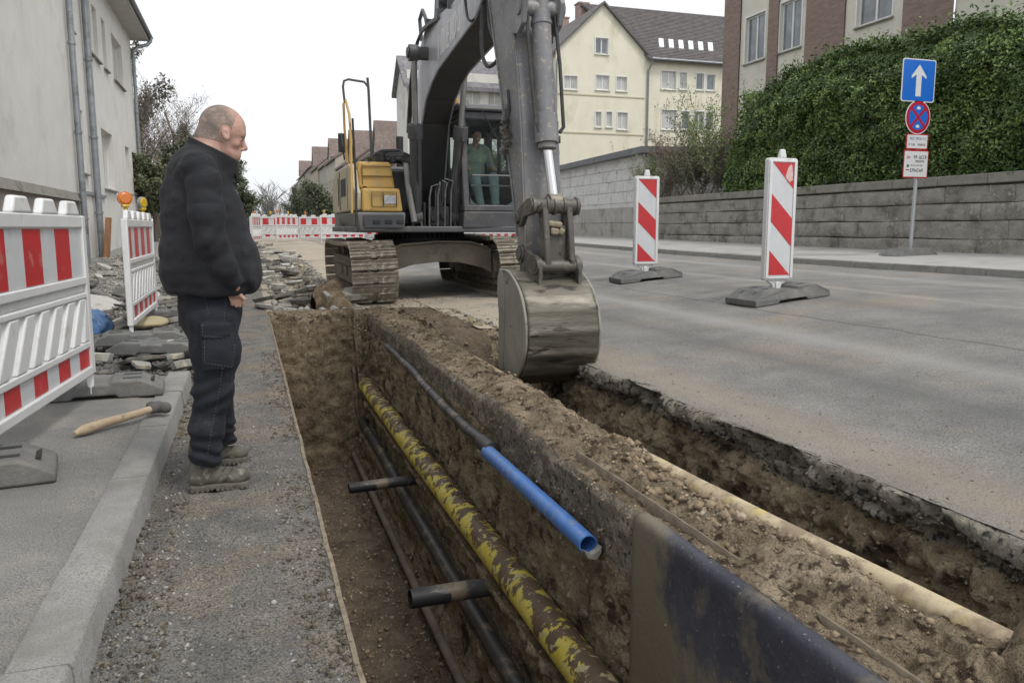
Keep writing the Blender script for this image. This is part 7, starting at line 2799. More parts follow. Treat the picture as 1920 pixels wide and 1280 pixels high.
nt_.links.new(mr_.outputs[0], mx_.inputs["Factor"])
nt_.links.new(src_, mx_.inputs["A"])
mx_.inputs["B"].default_value = (0.42, 0.25, 0.19, 1)
nt_.links.new(mx_.outputs["Result"], bs_.inputs["Base Color"])
# ------------------------------------------------ the driver in the cab
M_SHIRT = mat("greenish_shirt", (0.20, 0.25, 0.22), (0.30, 0.34, 0.27), s=6, c3=(0.42, 0.50, 0.20), s3=7, t3=(.56, .64), rough=.85, bump=.002, bs=60, b2=.006, bs2=18)
M_TEAL = mat("grey_teal_work_trousers", (0.16, 0.21, 0.22), (0.23, 0.29, 0.295), s=7, c3=(.24, .29, .28), s3=6, t3=(.55, .7), rough=.85, bump=.002, bs=60, b2=.006, bs2=18)


def o3(x, y, z):
    return np.array([x, y, z], float)


OX, OY = 3.90, 13.95
def op_head(P):
    c = o3(OX, OY - .10, 2.80)
    d = d_ell(P, c, (.077, .098, .105))
    d = smin(d, d_ell(P, c + o3(0, -.045, -.055), (.058, .055, .065)), .03)
    d = smin(d, d_cap(P, c + o3(0, -.098, .0), c + o3(0, -.118, -.03), .010, .014), .01)
    for s_ in (-1, 1):
        d = smin(d, d_ell(P, c + o3(s_ * .080, .0, -.015), (.010, .018, .030)), .006)
        d = -smin(-d, d_ell(P, c + o3(s_ * .032, -.105, .005), (.014, .010, .008)), .008)
    d = smin(d, d_cap(P, c + o3(-.018, -.092, -.070), c + o3(.018, -.092, -.070), .007, .007), .006)
    d = smin(d, d_cap(P, c + o3(0, .02, -.06), o3(OX, OY + .02, 2.62), .052, .060), .02)
    return d


hands = {-1: o3(OX - .25, OY - .42, 2.22), 1: o3(OX + .20, OY - .42, 2.22)}
knee = {-1: o3(OX - .15, OY - .52, 2.02), 1: o3(OX + .17, OY - .54, 2.04)}
foot = {-1: o3(OX - .11, OY - .72, 1.60), 1: o3(OX + .15, OY - .72, 1.60)}


def op_body(P):
    d = op_head(P)
    d = smin(d, chain(P, [o3(OX, OY + .03, 2.55), o3(OX, OY + .08, 2.0)], [.09, .12], .05, .8), .04)
    for s_ in (-1, 1):
        sh = o3(OX + s_ * .20, OY + .03, 2.50)
        el = o3(OX + s_ * .27, OY - .08, 2.25)
        d = smin(d, chain(P, [sh, el, hands[s_]], [.045, .038, .028], .02), .03)
        h = hands[s_]
        d = smin(d, d_ell(P, h + o3(0, -.03, 0), (.036, .045, .022)), .015)
        for f in range(4):
            o = h + o3((f - 1.5) * .019, -.065, .0)
            d = smin(d, d_cap(P, o, o + o3(0, -.028, -.018), .010, .009), .005)
            d = smin(d, d_cap(P, o + o3(0, -.028, -.018), o + o3(0, -.012, -.045), .009, .008), .005)
        d = smin(d, d_cap(P, h + o3(-s_ * .035, -.02, 0), h + o3(-s_ * .045, -.055, -.015), .010, .009), .006)
        d = smin(d, chain(P, [o3(OX + s_ * .09, OY + .05, 1.97), knee[s_], foot[s_]], [.07, .055, .04], .03), .04)
    return d


driver = body("person", (3.52, 13.05, 1.52), (4.32, 14.15, 2.94), .0115, op_body, M_SKIN, origin=(OX, OY, 1.9),
              label="dark haired driver in green shirt and grey trousers seated inside the digger's cab", cat="person")


def shirt(P):
    d = chain(P, [o3(OX, OY + .01, 2.56), o3(OX, OY + .02, 2.22), o3(OX, OY + .02, 2.0)], [.135, .165, .165], .05, .78)
    d = smin(d, d_ell(P, o3(OX, OY - .02, 2.42), (.20, .13, .16)), .04)
    d = smin(d, d_cap(P, o3(OX - .15, OY + .03, 2.59), o3(OX + .15, OY + .03, 2.59), .075, .075), .04)
    for s_ in (-1, 1):
        sh = o3(OX + s_ * .215, OY + .03, 2.555)
        el = o3(OX + s_ * .27, OY - .08, 2.25)
        hh = hands[s_] * .85 + el * .15
        d = smin(d, chain(P, [sh, el, hh], [.070, .062, .045], .03), .03)
    d = np.maximum(d, -(d_cap(P, o3(OX, OY - .10, 2.62), o3(OX, OY + .02, 2.70), .062, .066)))
    return d + folds(P * .9, .006)


body("shirt", (3.54, 13.40, 1.84), (4.28, 14.20, 2.66), .0125, shirt, M_SHIRT, parent=driver)


def otr(P):
    d = d_cap(P, o3(OX - .08, OY + .02, 1.96), o3(OX + .08, OY + .02, 1.96), .12, .12)
    for s_ in (-1, 1):
        d = smin(d, chain(P, [o3(OX + s_ * .09, OY + .0, 1.97), knee[s_], foot[s_]], [.105, .092, .068], .04), .04)
    return d + folds(P * .9, .007)


body("trousers", (3.58, 13.06, 1.56), (4.26, 14.15, 2.20), .0125, otr, M_TEAL, parent=driver)
for s_ in (-1, 1):
    f0 = foot[s_]
    body("boot", tuple(f0 + o3(-.08, -.22, -.11)), tuple(f0 + o3(.08, .09, .08)), .009,
         lambda P: np.maximum(smin(d_cap(P, f0 + o3(0, 0, .02), f0 + o3(0, 0, -.05), .06, .055), d_cap(P, f0 + o3(0, -.02, -.055), f0 + o3(0, -.14, -.06), .048, .042), .03), -plane(P, f0 + o3(0, 0, -.095), (0, 0, 1))), M_BOOT, parent=driver)


def ohair(P):
    c = o3(OX, OY - .10, 2.80)
    d = d_ell(P, c + o3(0, .012, .018), (.088, .102, .100)) + .003 * fbm(P, 30, 2)
    r2 = plane(P, c + o3(0, -.06, .045), (0, -.75, -1))
    return np.maximum(d, r2)


body("hair", (3.76, 13.70, 2.66), (4.04, 14.02, 2.94), .0085, ohair, mat("dark_hair", (.018, .014, .012), (.03, .024, .02), s=60, rough=.8), parent=driver)

# ================================================================== BARRIERS, BEACONS, SIGNS
M_WPLAST = mat("white_plastic", (0.66, 0.66, 0.655), (0.60, 0.60, 0.59), s=3, c3=(0.42, 0.40, 0.36), s3=5, t3=(.58, .74), rough=.42, bump=.0012, bs=40, rvar=.08)
M_REFW = mat("reflective_white", (0.52, 0.53, 0.54), (0.58, 0.585, 0.59), s=5, c3=(.42, .41, .40), s3=6, t3=(.60, .72), rough=.4)
M_REFR = mat("reflective_red", (0.52, 0.022, 0.028), (0.44, 0.025, 0.028), s=5, c3=(0.55, 0.22, 0.19), s3=7, t3=(.60, .72), rough=.4)
M_FOOT = mat("recycled_rubber", (0.105, 0.105, 0.102), (0.155, 0.154, 0.146), s=8, c3=(.19, .18, .16), s3=5, t3=(.54, .68), rough=.85, bump=.005, bs=60)
M_ORANGE = mat("amber_lens", (0.62, 0.14, 0.015), (0.55, 0.20, 0.02), s=8, rough=.25, spec=.7)
M_YLENS = mat("yellow_lens", (0.62, 0.40, 0.02), (0.50, 0.33, 0.03), s=8, rough=.25, spec=.7)
M_LAMPG = mat("lamp_grey", (0.30, 0.31, 0.30), (0.22, 0.23, 0.23), s=8, rough=.5)


def make_barrier(L=2.2):
    r = empty("barrier", (0, 0, 0))
    def b(name, m, fn, **k):
        mb = MB()
        fn(mb)
        return mb.build(name, m, r, **k)
    H_ = 1.0
    def fr(mb):
        for x in (0, L - .07):
            mb.span((x, -.028, 0), (x + .07, .028, H_))
        mb.span((.07, -.028, .925), (L - .07, .028, 1.0))
        mb.span((.07, -.03, .575), (L - .07, .03, .625))
        mb.span((.07, -.026, .49), (L - .07, .026, .525))
        mb.span((.07, -.026, .175), (L - .07, .026, .215))
        mb.span((.07, -.03, .0), (L - .07, .03, .055))
        mb.span((.07, -.008, .526), (L - .07, .008, .574))
    b("frame", M_WPLAST, fr, bevel=.008)
    for k in range(5):
        x = .10 + k * (L - .48) / 4
        def kn(mb):
            mb.hexa([(x, -.027, 1.0), (x + .28, -.027, 1.0), (x + .28, .027, 1.0), (x, .027, 1.0)], [(x + .05, -.022, 1.085), (x + .23, -.022, 1.085), (x + .23, .022, 1.085), (x + .05, .022, 1.085)])
        b("top_knob", M_WPLAST, kn, bevel=.012)
    b("reflective_band", M_REFW, lambda mb: mb.span((.07, -.012, .627), (L - .07, .012, .923)), smooth=False)
    n = 8
    w = (L - .14) / n
    for k in range(0, n, 2):
        x = .07 + w * k
        def st(mb):
            mb.span((x, -.0145, .63), (x + w * 1.04, -.0125, .92)).span((x, .0125, .63), (x + w * 1.04, .0145, .92))
        b("red_stripe", M_REFR, st, smooth=False)
    b("lower_band", M_REFW, lambda mb: mb.span((.07, -.010, .057), (L - .07, .010, .173)), smooth=False)
    n2 = 10
    w2 = (L - .14) / n2
    for k in range(1, n2, 2):
        x = .07 + w2 * k
        def st2(mb):
            mb.span((x, -.0125, .06), (x + w2, -.0105, .17)).span((x, .0105, .06), (x + w2, .0125, .17))
        b("red_block", M_REFR, st2, smooth=False)
    # middle: leaning slats with hollow grooves and narrow slits
    x = -.10
    while x < L - .12:
        def slat(mb, x=x):
            z0, z1, dx = .216, .489, .20
            a, c = x, x + .135
            def cl(v):
                return min(max(v, .07), L - .07)
            for yy_ in (-.024,):
                mb.hexa([(cl(a), -.024, z0), (cl(c), -.024, z0), (cl(c), .024, z0), (cl(a), .024, z0)], [(cl(a + dx), -.024, z1), (cl(c + dx), -.024, z1), (cl(c + dx), .024, z1), (cl(a + dx), .024, z1)])
        b("slat", M_WPLAST, slat, bevel=.010)
        x += .235
    def web(mb):
        x = -.10
        while x < L - .12:
            z0, z1, dx = .216, .489, .20
            a, c = x + .135, x + .212
            def cl(v):
                return min(max(v, .07), L - .07)
            if cl(c) - cl(a) > .01 or cl(c + dx) - cl(a + dx) > .01:
                mb.hexa([(cl(a), -.006, z0), (cl(c), -.006, z0), (cl(c), .006, z0), (cl(a), .006, z0)], [(cl(a + dx), -.006, z1), (cl(c + dx), -.006, z1), (cl(c + dx), .006, z1), (cl(a + dx), .006, z1)])
            x += .235
    b("web", M_WPLAST, web, smooth=False)
    def peg(mb):
        for x in (.035, L - .035):
            mb.cyl((x, 0, -.13), (x, 0, 0.0), .02, n=10)
    b("foot_peg", M_WPLAST, peg)
    return r


def make_foot():
    r = MB()
    # sloped rubber block with two raised ends and hand slots
    L, W_, h = .82, .36, .115
    pr = [(-L / 2, 0), (-L / 2, .045), (-L / 2 + .13, h), (-.10, h), (-.085, h - .02), (.085, h - .02), (.10, h), (L / 2 - .13, h), (L / 2, .045), (L / 2, 0), (.14, 0), (.12, .022), (-.12, .022), (-.14, 0)]
    r.prism(pr, lambda x, z: (x, -W_ / 2, z), lambda x, z: (x, W_ / 2, z))
    o = r.build("ballast_block", M_FOOT, None, bevel=.014)
    return o


def foot_slots(o):
    # dark recessed sockets and raised rims on the block
    for (x, y) in ((-.22, -.08), (-.22, .08), (.22, -.08), (.22, .08)):
        mb = MB()
        mb.span((x - .055, y - .022, .112), (x + .055, y + .022, .1175))
        mb.build("foot_slot", M_BLACK, o, smooth=False)
    for x in (-.33, .33):
        mb = MB()
        mb.box((x, 0, .082), (.05, .14, .012), rot=(0, (-.51 if x < 0 else .51) * -1, 0))
        mb.build("foot_slot", M_BLACK, o, smooth=False)


bar = make_barrier()
bar.rotation_euler = (0, 0, 0)
def place(root, loc, rz, **tg):
    root.matrix_world = Matrix.Translation(Vector(loc)) @ Matrix.Rotation(rz, 4, 'Z')
    tag(root, **tg)
    return root


gb = "white and red barriers"
place(bar, (-1.165, 3.50, .275), math.radians(90 - 4.5), label="nearest white plastic barrier with red stripes, cut off by the left edge", cat="barrier", group=gb)
b2 = copy_tree(bar)
place(b2, (-1.075, 8.22, .285), math.radians(90 + 0), label="second barrier, end post first, standing just behind the man", cat="barrier", group=gb)
ft = make_foot()
foot_slots(ft)
place(ft, (-.99, 5.82, .102), math.radians(4), label="grey rubber foot under the nearest barrier's far end, beside the wooden tool", cat="barrier foot", group="rubber barrier feet")
f_specs = [((-1.27, 3.93, .102), 10, "grey rubber foot cut by the left edge of the picture"),
           ((-.98, 8.2, .13), 6, "dark rubber foot beneath the second barrier's near end"),
           ((-.76, 7.6, .11), -20, "spare rubber foot lying loose among the rubble by the kerb"),
           ((-1.0, 10.4, .13), 3, "rubber foot beneath the second barrier's far end")]
for (loc, rz, lab) in f_specs:
    f = copy_tree(ft)
    place(f, loc, math.radians(rz), label=lab, cat="barrier foot", group="rubber barrier feet")


def make_lamp(m):
    r = empty("warning_lamp", (0, 0, 0))
    LS = .55
    mb = MB(Matrix.Scale(LS, 4))
    mb.span((-.035, -.025, 0), (.035, .025, .05))
    mb.span((-.06, -.05, .05), (.06, .05, .10))
    mb.build("lamp_base", m if m is M_YLENS else M_YLENS, r, bevel=.01)
    mb = MB(Matrix.Scale(LS, 4))
    mb.cyl((0, -.035, .20), (0, .035, .20), .105, n=28)
    mb.cyl((0, -.05, .20), (0, -.035, .20), .085, .10, n=28)
    mb.cyl((0, .035, .20), (0, .05, .20), .10, .085, n=28)
    mb.build("lens", m, r, bevel=.006)
    mb = MB(Matrix.Scale(LS, 4))
    mb.ring((0, -.03, .20), (0, .03, .20), .118, .104, 28)
    mb.build("lens_ring", M_LAMPG if m is not M_ORANGE else M_ORANGE, r)
    return r


la = make_lamp(M_ORANGE)
place(la, (-1.075, 8.40, 1.365), math.radians(25), label="round orange warning lamp on the second barrier", cat="warning lamp")
lb = make_lamp(M_YLENS)
place(lb, (-1.075, 9.75, 1.365), math.radians(60), label="grey and yellow warning lamp beside the man's back", cat="warning lamp")

# the far line of barriers closing the road, with lamps on top
far = []
x = .15
labs = "white and red barrier in the far row closing the road"
spec_far = [(0.15, 39.6, 2), (2.40, 39.9, -3), (4.65, 39.6, 4), (6.9, 40.2, 0), (9.2, 40.6, 3), (11.45, 40.8, -2),
            (1.2, 36.0, 62), (3.1, 36.6, 22), (5.1, 37.8, -35), (0.2, 33.0, 80), (3.9, 42.5, 8), (6.0, 42.3, -6)]
names_far = ["first barrier of the far row, beside the man's belly", "second barrier of the far row", "third barrier of the far row", "barrier half hidden by the digger's yellow side", "barrier seen under the cab, left piece",
             "barrier seen under the cab, right piece", "slanted barrier standing end-on before the far row", "skewed barrier in front of the far row's middle", "turned barrier before the digger's rear corner", "end-on barrier nearest the ditch",
             "barrier behind the far row, left one", "barrier behind the far row, right one"]
for i, (x, y, rz) in enumerate(spec_far):
    c = copy_tree(bar)
    place(c, (x, y, float(T(x, y)) + .13), math.radians(rz), label=names_far[i], cat="barrier", group=gb)
gl_ = "warning lamps on the far row"
for i, (x, y) in enumerate(((.4, 39.6), (1.1, 39.6), (1.9, 39.7), (2.7, 39.9), (3.6, 39.9), (4.4, 39.8), (5.0, 39.6), (5.7, 39.7), (3.3, 36.7), (1.3, 36.1))):
    c = copy_tree(lb if i % 3 else la)
    place(c, (x, y, float(T(x, y)) + .13 + 1.08), math.radians(20 * i), label="small amber warning lamp, number %d from the left on the far barrier row" % (i + 1), cat="warning lamp", group=gl_)


def Gp(px, py, off=0.0, fn=None):
    z = .3
    for _ in range(40):
        p = U(px, py, z=z + off)
        zn = float((fn or T)(p.x, p.y))
        z = .5 * z + .5 * zn
    return U(px, py, z=z + off)


# ---- striped beacons
def make_beacon(S):
    r = empty("striped_beacon", (0, 0, 0))
    W_, Ht, zb_ = .43 * S, 1.49 * S, .24 * S
    def rr(w, h, rad, n=5):
        pts = []
        for (cx_, cz_, a0) in ((w / 2 - rad, rad, -90), (w / 2 - rad, h - rad, 0), (-w / 2 + rad, h - rad, 90), (-w / 2 + rad, rad, 180)):
            for k in range(n):
                a = math.radians(a0 + 90 * k / (n - 1))
                pts.append((cx_ + rad * math.cos(a), cz_ + rad * math.sin(a)))
        return pts
    mb = MB()
    mb.prism(rr(W_, Ht, .035 * S), lambda a, b: (a, -.005, zb_ + b), lambda a, b: (a, .075, zb_ + b))
    mb.build("panel_body", M_WPLAST, r, bevel=.008)
    iw, ih = W_ - .115 * S, Ht - .10 * S
    z0 = zb_ + .045 * S
    mb = MB()
    # raised rim
    for (a, b, c, d) in ((-W_ / 2 + .012, -iw / 2 - .004, z0 - .02, z0 + ih + .02), (iw / 2 + .004, W_ / 2 - .012, z0 - .02, z0 + ih + .02)):
        mb.span((a, -.018, c), (b, -.004, d))
    mb.span((-iw / 2 - .004, -.018, z0 + ih + .004), (iw / 2 + .004, -.004, z0 + ih + .026)).span((-iw / 2 - .004, -.018, z0 - .024), (iw / 2 + .004, -.004, z0 - .004))
    mb.build("rim", M_WPLAST, r, bevel=.005)
    mb = MB()
    mb.add([(-iw / 2, -.008, z0), (iw / 2, -.008, z0), (iw / 2, -.008, z0 + ih), (-iw / 2, -.008, z0 + ih)], [(0, 1, 2, 3)])
    mb.build("reflective_sheet", M_REFW, r, smooth=False)
    # red parts, in fractions of the sheet (u from left, v from top)
    reds = [[(0, 0), (1, 0), (1, .225)], [(0, .27), (1, .485), (1, .73), (0, .51)], [(0, .765), (1, .985), (0, .985)]]
    for pg in reds:
        mb = MB()
        P_ = [(-iw / 2 + u * iw, z0 + ih * (1 - v)) for u, v in pg]
        mb.prism(P_, lambda a, b: (a, -.0085, b), lambda a, b: (a, -.0115, b))
        mb.build("red_stripe", M_REFR, r, smooth=False)
    mb = MB()
    mb.hexa([(-.055 * S, .0, zb_ + Ht), (.055 * S, .0, zb_ + Ht), (.055 * S, .06, zb_ + Ht), (-.055 * S, .06, zb_ + Ht)],
            [(-.035 * S, .01, zb_ + Ht + .105 * S), (.035 * S, .01, zb_ + Ht + .105 * S), (.035 * S, .05, zb_ + Ht + .105 * S), (-.035 * S, .05, zb_ + Ht + .105 * S)])
    mb.build("carry_grip", M_WPLAST, r, bevel=.014)
    mb = MB()
    mb.prism([(-.16 * S, zb_), (.16 * S, zb_), (.07 * S, zb_ - .06 * S), (.055 * S, .10 * S), (-.055 * S, .10 * S), (-.07 * S, zb_ - .06 * S)], lambda a, b: (a, .015, b), lambda a, b: (a, .055, b))
    mb.span((-.03 * S, -.005, .10 * S), (.03 * S, .014, zb_ - .02))
    mb.build("stem", M_WPLAST, r, bevel=.01)
    mb = MB()
    L, Wd, h = 1.10 * S, .62 * S, .17 * S
    # faceted rubber base: sloping ends with recesses
    prf = [(-L / 2, 0), (-L / 2, .075 * S), (-L * .34, h), (-.12, h), (-.10, h * .8), (.10, h * .8), (.12, h), (L * .34, h), (L / 2, .075 * S), (L / 2, 0), (.22, 0), (.19, .035), (-.19, .035), (-.22, 0)]
    n_ = len(prf)
    mb.add([(x, -Wd / 2 + (.05 * S if z > .08 * S else 0), z) for x, z in prf] + [(x, Wd / 2 - (.05 * S if z > .08 * S else 0), z) for x, z in prf],
           [tuple(range(n_)), tuple(range(2 * n_ - 1, n_ - 1, -1))] + [(k, n_ + k, n_ + (k + 1) % n_, (k + 1) % n_) for k in range(n_)])
    bs = mb.build("rubber_base", M_FOOT, r, bevel=.008, smooth=False)
    mb = MB()
    for x in (-.27, .27):
        for y in (-.10, .10):
            mb.span((x * S - .05, y * S - .02, h - .002), (x * S + .05, y * S + .02, h + .003))
    for x in (-.44, .44):
        for y in (-.12, .12):
            mb.box((x * S, y * S, .128 * S), (.09 * S, .035, .012), rot=(0, (.53 if x > 0 else -.53), 0))
    mb.span((-.26 * S, -.212 * S, .07), (-.12 * S, -.207 * S, .10))
    mb.build("base_slot", M_BLACK, bs, smooth=False)
    return r


g1 = Gp(1457, 562)
bc1 = make_beacon(1.0)
place(bc1, (g1.x, g1.y, float(T(g1.x, g1.y)) + .005), math.radians(2), label="large red and white striped beacon nearer the camera, scuffed top", cat="beacon", group="striped beacons on the road")
g2_ = Gp(1210, 524)
bc2 = copy_tree(bc1)
place(bc2, (g2_.x, g2_.y, float(T(g2_.x, g2_.y)) + .005), math.radians(-6), label="smaller looking striped beacon farther off, beside the digger's arm", cat="beacon", group="striped beacons on the road")
# the rubber bases follow the road's cross fall while the panels stay upright
for b_ in (bc1, bc2):
    x_, y_ = b_.matrix_world.translation.x, b_.matrix_world.translation.y
    sl_ = float(T(x_ + .3, y_) - T(x_ - .3, y_)) / .6
    for ch in b_.children:
        if ch.name.startswith("rubber_base"):
            ch.rotation_euler = (0, -math.atan(sl_), 0)
# scuff on the near beacon's top corner and faint marks
mb = MB(bc1.matrix_world.copy())
WORLD[bc1.name] = bc1.matrix_world.copy()
mb.prism([(.03, 1.50), (.07, 1.62), (.115, 1.66), (.135, 1.60), (.145, 1.47), (.10, 1.44)], lambda a, b: (a, -.0118, b), lambda a, b: (a, -.0126, b))
mb.build("scuff_mark", mat("scuff", (.62, .38, .36), (.60, .50, .48), s=14, c3=(.5, .08, .08), s3=18, t3=(.55, .62), rough=.6), bc1, smooth=False)

# a small orange topped marker behind the arm
gm = Gp(1058, 446)
mr = empty("traffic_marker", gm, label="small red and white marker post half hidden behind the digger's arm", cat="marker")
mb = MB()
mb.cyl(gm, gm + Vector((0, 0, 1.75)), .13, .12, n=16)
mb.build("post", M_WPLAST, mr)
for z in (1.0, 1.42):
    mb = MB()
    mb.cyl(gm + Vector((0, 0, z)), gm + Vector((0, 0, z + .2)), .134, n=16)
    mb.build("red_band", mat("orange_red_band", (.55, .12, .04), rough=.5), mr)

# ---- one-way / no-stopping sign on its pole
SZ = .62
ps = U(1706, 478, z=SZ)
sign = empty("street_sign", ps, label="grey pole with blue arrow sign, round no-stopping sign and two notice plates", cat="street sign")
Yp = ps.y
pv = lambda py: U(1706, py, Y=Yp).z
Dp = F.dot(ps - CAM)
ztop = pv(110)
mb = MB()
mb.cyl((ps.x, ps.y, ps.z + .05), (ps.x + .06, ps.y, ztop), .038, n=16)
mb.build("pole", mat("galvanised_pole", (.38, .40, .42), (.44, .455, .47), s=6, rough=.45, metal=.4), sign)
# rubber foot
mb = MB()
L = 1.15
mb.hexa([(ps.x - .60, ps.y - .32, ps.z - .03), (ps.x + .56, ps.y - .32, ps.z - .03), (ps.x + .56, ps.y + .32, ps.z), (ps.x - .60, ps.y + .32, ps.z)],
        [(ps.x - .38, ps.y - .20, ps.z + .15), (ps.x + .34, ps.y - .20, ps.z + .15), (ps.x + .34, ps.y + .20, ps.z + .15), (ps.x - .38, ps.y + .20, ps.z + .15)])
mb.build("sign_foot", M_FOOT, sign, bevel=.02)
AS = 0.0
def sframe(zc, dx=0.0, fwd=.05):
    cx_ = ps.x + .06 * ((zc - ps.z) / (ztop - ps.z)) + dx
    u = Vector((math.cos(AS), math.sin(AS), 0))
    n = Vector((math.sin(AS), -math.cos(AS), 0))
    o = Vector((cx_, ps.y, zc)) + n * fwd
    return Matrix(((u.x, n.x, 0, o.x), (u.y, n.y, 0, o.y), (u.z, n.z, 1, o.z), (0, 0, 0, 1)))
def rrect(w, h, rad, n=6):
    pts = []
    for (cx_, cz_, a0) in ((w / 2 - rad, -h / 2 + rad, -90), (w / 2 - rad, h / 2 - rad, 0), (-w / 2 + rad, h / 2 - rad, 90), (-w / 2 + rad, -h / 2 + rad, 180)):
        for k in range(n):
            a = math.radians(a0 + 90 * k / (n - 1))
            pts.append((cx_ + rad * math.cos(a), cz_ + rad * math.sin(a)))
    return pts
def plate(name, M, poly, m, y0, y1, par):
    mb = MB(M)
    mb.prism(poly, lambda a, b: (a, y0, b), lambda a, b: (a, y1, b))
    return mb.build(name, m, par, smooth=False)
M_BLUE = mat("sign_blue", (0.008, 0.12, 0.50), (0.010, 0.135, 0.54), s=3, rough=.4)
M_SRED = mat("sign_red", (0.42, 0.012, 0.03), (0.38, 0.012, 0.03), s=3, rough=.4)
M_SWHITE = mat("sign_white", (0.66, 0.66, 0.65), (0.60, 0.60, 0.60), s=3, rough=.4)
M_INK = mat("sign_ink", (.05, .055, .07), (.12, .12, .14), s=30, rough=.6)
M_INKB = mat("sign_ink_blue", (.10, .13, .30), (.20, .22, .35), s=30, rough=.6)
wpx = lambda n: n / 1500 * Dp / .796
hpx = lambda n: n / 1500 * Dp
Ms = sframe(pv(151.5), dx=-.20)
w, h = wpx(60), hpx(75)
p1 = plate("arrow_sign", Ms, rrect(w, h, .05), M_SWHITE, 0, .012, sign)
plate("blue_field", Ms, rrect(w - .045, h - .045, .04), M_BLUE, .0125, .015, p1)
aw, ah = w * .36, h * .74
plate("arrow", Ms, [(-aw * .22, -ah / 2), (aw * .22, -ah / 2), (aw * .22, ah * .18), (aw * .62, ah * .06), (aw * .62, ah * .14), (0, ah / 2), (-aw * .62, ah * .14), (-aw * .62, ah * .06), (-aw * .22, ah * .18)], M_SWHITE, .0155, .018, p1)
Ms = sframe(pv(220.5), dx=-.14)
rx, rz_ = wpx(22.5), hpx(30)
rad_ = (rx + rz_) / 2
circ = lambda r, n=40: [(r * math.cos(2 * PI * k / n) * rx / rad_, r * math.sin(2 * PI * k / n) * rz_ / rad_) for k in range(n)]
p2 = plate("no_stopping_sign", Ms, circ(rad_), M_SWHITE, 0, .012, sign)
plate("red_ring", Ms, circ(rad_ * .95), M_SRED, .0125, .014, p2)
plate("blue_disc", Ms, circ(rad_ * .74), M_BLUE, .0142, .016, p2)
for s_ in (-1, 1):
    c_, sn = math.cos(math.radians(45)), math.sin(math.radians(45)) * s_
    t = .085 * rad_
    L = rad_ * .76
    pg = [(-L * c_ - t * sn, -L * sn + t * c_), (-L * c_ + t * sn, -L * sn - t * c_), (L * c_ + t * sn, L * sn - t * c_), (L * c_ - t * sn, L * sn + t * c_)]
    pg = [(a * rx / rad_, b * rz_ / rad_) for a, b in pg]
    plate("red_cross_bar", Ms, pg, M_SRED, .0162, .0175 + .001 * s_, p2)
for dz_ in (.52, -.56):
    plate("white_arrow_mark", Ms, [(a * .9, b + dz_ * rz_) for a, b in [(-.045, -.02), (.045, -.02), (.06, .02), (0, .05), (-.06, .02)]], M_SWHITE, .0162, .0172, p2)
Ms = sframe(pv(266), dx=-.11)
w, h = wpx(40), hpx(28)
p3 = plate("notice_plate", Ms, rrect(w, h, .03), M_SRED, 0, .01, sign)
plate("white_field", Ms, rrect(w - .05, h - .05, .02), M_SWHITE, .0105, .012, p3)
Ms2 = sframe(pv(308), dx=-.10)
w2, h2 = wpx(45), hpx(50)
p4 = plate("notice_plate", Ms2, rrect(w2, h2, .03), M_SRED, 0, .01, sign)
plate("white_field", Ms2, rrect(w2 - .035, h2 - .05, .02), M_SWHITE, .0105, .012, p4)


def scribble(M, x0, x1, z, hgt, m, par, seed, y=.0125):
    """blurred, unreadable print: a run of letter-like strokes"""
    r_ = random.Random(seed)
    mb = MB(M)
    x = x0
    while x < x1:
        wl = hgt * r_.uniform(.45, .7)
        t = hgt * .17
        k = r_.randint(0, 4)
        def bar_(a, b, c, d):
            mb.span((a, y, c), (b, y + .0015, d))
        bar_(x, x + t, z, z + hgt)
        if k in (0, 1, 3):
            bar_(x + t, x + wl, z + hgt - t, z + hgt)
        if k in (1, 2, 3):
            bar_(x + t, x + wl, z, z + t)
        if k in (0, 3, 4):
            bar_(x + t, x + wl * .8, z + hgt * .42, z + hgt * .42 + t)
        if k in (0, 4, 2):
            bar_(x + wl - t, x + wl, z + t, z + hgt - t)
        x += wl + t * 1.1
        if r_.random() < .12:
            x += wl
    mb.build("print_line", m, par, smooth=False)


scribble(Ms, -w * .33, w * .40, .035, .055, M_INKB, p3, 1)
scribble(Ms, -w * .38, -w * .10, -.085, .045, M_INK, p3, 2)
scribble(Ms, .02, w * .38, -.085, .045, M_INK, p3, 3)
scribble(Ms2, -w2 * .10, w2 * .36, .11, .07, M_INK, p4, 4)
scribble(Ms2, -w2 * .38, -w2 * .22, .11, .06, M_SRED, p4, 5)
scribble(Ms2, -w2 * .02, w2 * .30, .035, .045, M_INK, p4, 6)
scribble(Ms2, -w2 * .20, w2 * .32, -.045, .032, M_INK, p4, 7)
scribble(Ms2, -w2 * .22, w2 * .28, -.17, .075, M_INK, p4, 8)
mb = MB(Ms2)
mb.cyl((-w2 * .32, .012, -.04), (-w2 * .32, .0145, -.04), .034, n=14)
mb.build("green_mark", mat("green_ink", (.05, .16, .07), rough=.6), p4, smooth=False)
mb = MB(Ms2)
mb.span((-w2 * .40, .0125, -.135), (-w2 * .26, .014, -.115))
mb.build("red_mark", M_SRED, p4, smooth=False)
for py_ in (130, 175, 222, 266, 300, 320):
    mb = MB()
    z = pv(py_)
    cx_ = ps.x + .06 * ((z - ps.z) / (ztop - ps.z))
    mb.ring((cx_, ps.y, z - .015), (cx_, ps.y, z + .015), .05, .038, 14)
    mb.build("clamp", M_ZINC, sign)

